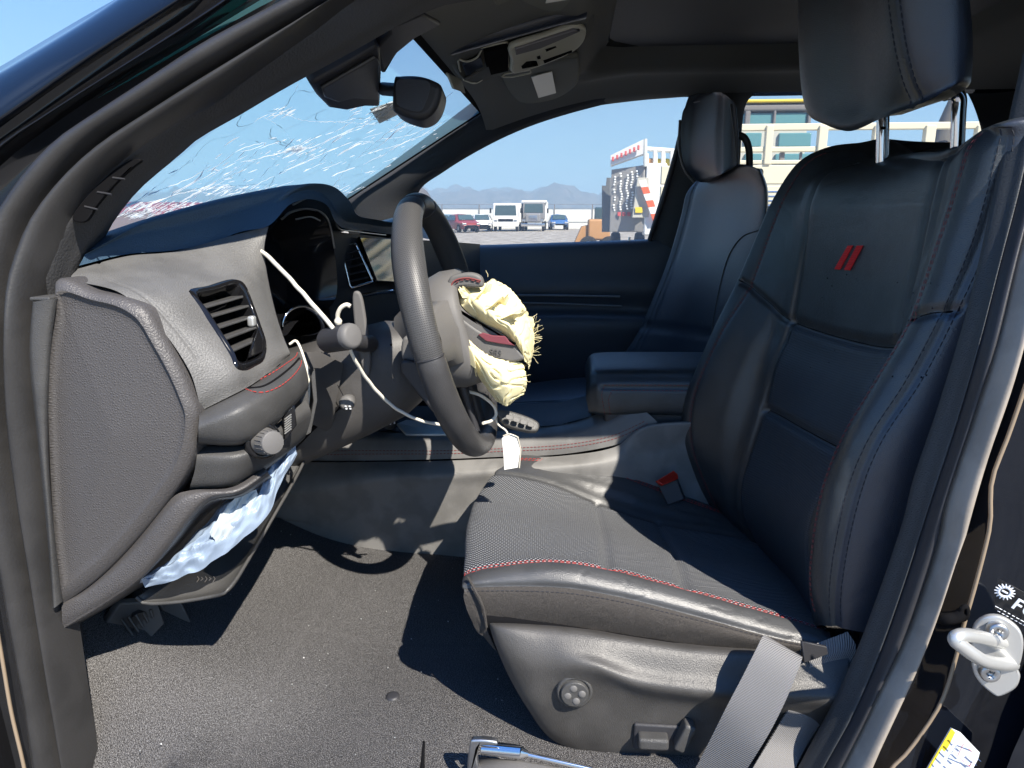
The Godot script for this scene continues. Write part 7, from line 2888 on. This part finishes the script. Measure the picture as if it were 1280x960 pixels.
	for q in [[[808, 186], [850, 189]], [[808, 192], [808, 220]], [[819, 188], [819, 222]], [[829, 188], [829, 222]], [[840, 188], [840, 222]]]:
		m = MB.new()
		m.tube(PackedVector3Array([P.call(q[0][0], q[0][1], 0.1), P.call(q[1][0], q[1][1], 0.1)]), 0.055, 8)
		obj("rack_bar", m, M.white_paint, t)
	m = MB.new()
	m.box(P.call(814, 203, -0.1), Vector3(0.28, 0.18, 0.3), 0.05)
	obj("hose_reel", m, org, t)
	m = MB.new()
	m.box(P.call(822, 212, -0.2), Vector3(0.55, 0.5, 0.4), 0.05)
	obj("tank", m, M.yellow, t)
	for q in [770, 800]:
		var wp := P.call(q, 290, -0.5) as Vector3
		wheel(t, Vector3(wp.x, 0.45, -0.6), 0.45, tyre, Vector3(1, 0, 0))


func loader(tyre: Material, glass: Material) -> void:
	var z := -24.0
	var p := far(748, 292, z)
	var t := thing("orange_loader", "small orange loader parked in front of the road works truck", "loader", Vector3(p.x, 0, z))
	var org: Material = M.machine_orange
	var m := MB.new()
	m.box(Vector3(0.0, 0.85, 0), Vector3(0.75, 0.7, 1.3), 0.08)
	obj("body", m, org, t)
	m = MB.new()
	m.slab(PackedVector3Array([Vector3(-0.9, 0.25, 0.5), Vector3(-0.3, 0.3, 0.5), Vector3(-0.35, 1.0, 0.5), Vector3(-0.6, 0.95, 0.5)]), Vector3(0, 0, -1.2), 0.03)
	obj("bucket", m, org, t)
	m = MB.new()
	m.box(Vector3(0.1, 1.35, -0.2), Vector3(0.5, 0.5, 0.6), 0.05)
	obj("cab", m, glass, t)
	for s in [[-0.35, 0.5], [0.35, 0.5], [-0.35, -0.5], [0.35, -0.5]]:
		wheel(t, Vector3(s[0], 0.32, s[1] + 0.15), 0.32, tyre)


func stake_truck(tyre: Material, glass: Material) -> void:
	# pale stake-sided trailer right beyond the far rear window
	var z := -7.2
	var a := far(905, 200, z)
	var t := thing("stake_trailer", "cream stake sided trailer close beyond the far rear window", "trailer", Vector3(a.x, 0, z))
	var cream := mat("cream_paint", lin(0.66, 0.61, 0.44), 0.55)
	var P := func(px: float, py: float, d := 0.0) -> Vector3: return far(px, py, z + d) - Vector3(a.x, 0, z)
	for q in [[156, 164.5], [184.5, 191], [201, 206]]:
		var m := MB.new()
		var lo := P.call(860, q[1]) as Vector3
		var hi := P.call(1420, q[0] + 3.0) as Vector3
		m.box(Vector3((lo.x + hi.x) / 2, (lo.y + (P.call(860, q[0]) as Vector3).y) / 2, 0), Vector3(hi.x - lo.x, absf((P.call(860, q[0]) as Vector3).y - lo.y), 0.07), 0.01)
		obj("stake_rail", m, cream, t)
	for q in [[884, 896], [953, 966], [1018, 1034], [1086, 1106], [1149, 1168], [1212, 1232], [1280, 1300], [1350, 1370]]:
		var m := MB.new()
		var lo := P.call(q[0], 206) as Vector3
		var hi := P.call(q[1], 157) as Vector3
		m.box(Vector3((lo.x + hi.x) / 2, (lo.y + hi.y) / 2, 0.02), Vector3(hi.x - lo.x, hi.y - lo.y, 0.09), 0.012)
		obj("stake_post", m, cream, t)
	for q in [[975, 982], [1000, 1004], [1118, 1124], [1190, 1194]]:
		var m := MB.new()
		var lo := P.call(q[0], 203) as Vector3
		var hi := P.call(q[1], 190) as Vector3
		m.box(Vector3((lo.x + hi.x) / 2, (lo.y + hi.y) / 2, -0.04), Vector3(hi.x - lo.x, hi.y - lo.y, 0.05), 0.01)
		obj("stake_slat", m, M.fence_post, t)
	var y1: float = (P.call(900, 206) as Vector3).y
	for k in 5:
		var m := MB.new()
		var hh := (y1 - 0.75) / 5.0
		m.box(Vector3(2.3, 0.75 + hh * (k + 0.5), 0.0), Vector3(6.0, hh - 0.018, 0.08), 0.012)
		obj("side_board", m, cream, t)
	for k in 4:
		var m := MB.new()
		m.box(Vector3(0.6 + k * 0.02, 1.42 + k * 0.05, 0.045), Vector3(0.42 - 0.05 * (k % 2), 0.012, 0.006), 0.002)
		obj("printed_line", m, M.ink_blue, t)
	var m := MB.new()
	m.box(Vector3(2.3, 0.68, -1.2), Vector3(6.0, 0.12, 2.4), 0.02)
	obj("deck", m, cream, t)
	for x in [0.8, 4.2]:
		wheel(t, Vector3(x, 0.42, -0.25), 0.42, tyre)
	# the cab of a machine standing behind it
	z = -11.5
	a = far(960, 200, z)
	var c := thing("yellow_roofed_cab", "machine cab with yellow roof and teal windows behind the trailer", "machine", Vector3(a.x, 0, z))
	var Q := func(px: float, py: float, d := 0.0) -> Vector3: return far(px, py, z + d) - Vector3(a.x, 0, z)
	var teal := mat("cab_teal", lin(0.10, 0.24, 0.25), 0.12)
	var parts := [["roof", [880, 124], [1030, 130], M.yellow, 0.1], ["roof_edge", [880, 130], [1030, 140], M.fence_post, 0.06], ["window_band", [880, 140], [1010, 157], teal, 0.0], ["cab_wall", [880, 157], [1010, 300], M.gate_pale, -0.02]]
	for q in parts:
		var lo := Q.call(q[1][0], q[2][1]) as Vector3
		var hi := Q.call(q[2][0], q[1][1]) as Vector3
		m = MB.new()
		m.box(Vector3((lo.x + hi.x) / 2, (lo.y + hi.y) / 2, -0.9), Vector3(hi.x - lo.x, hi.y - lo.y, 1.8 + 2 * q[4]), 0.03)
		obj(q[0], m, q[3], c)
	for q in [[930, 938], [965, 970], [1008, 1014]]:
		var lo := Q.call(q[0], 157) as Vector3
		var hi := Q.call(q[1], 138) as Vector3
		m = MB.new()
		m.box(Vector3((lo.x + hi.x) / 2, (lo.y + hi.y) / 2, 0.01), Vector3(hi.x - lo.x, hi.y - lo.y, 0.08), 0.02)
		obj("window_post", m, M.fence_post, c)
	for q in [[[930, 166], [952, 184]], [[972, 166], [1014, 184]], [[930, 192], [952, 202]], [[968, 192], [1014, 202]]]:
		var lo := Q.call(q[0][0], q[1][1]) as Vector3
		var hi := Q.call(q[1][0], q[0][1]) as Vector3
		m = MB.new()
		m.box(Vector3((lo.x + hi.x) / 2, (lo.y + hi.y) / 2, -0.01), Vector3(hi.x - lo.x, hi.y - lo.y, 0.1), 0.02)
		obj("lower_window", m, teal, c)
	# dark leaning boom
	z = -12.5
	a = far(1180, 190, z)
	var bm := thing("leaning_boom", "dark weathered boom leaning behind the right end of the trailer", "boom", Vector3(a.x, 0, z))
	m = MB.new()
	m.tube(PackedVector3Array([far(1196, 120, z) - Vector3(a.x, 0, z), far(1188, 150, z) - Vector3(a.x, 0, z), far(1174, 190, z) - Vector3(a.x, 0, z), Vector3(-0.6, 0, 0)]), [0.10, 0.17, 0.2, 0.2], 10)
	obj("boom_arm", m, mat("weathered_wood", lin(0.12, 0.11, 0.09), 0.8), bm)
	m = MB.new()
	m.lathe(far(1178, 183, z + 0.2) - Vector3(a.x, 0, z), Vector3(0, 0, 1), [[0.0, -0.05], [0.10, -0.05], [0.10, 0.05], [0.0, 0.05]], 16)
	obj("pulley", m, M.matt_black, bm)
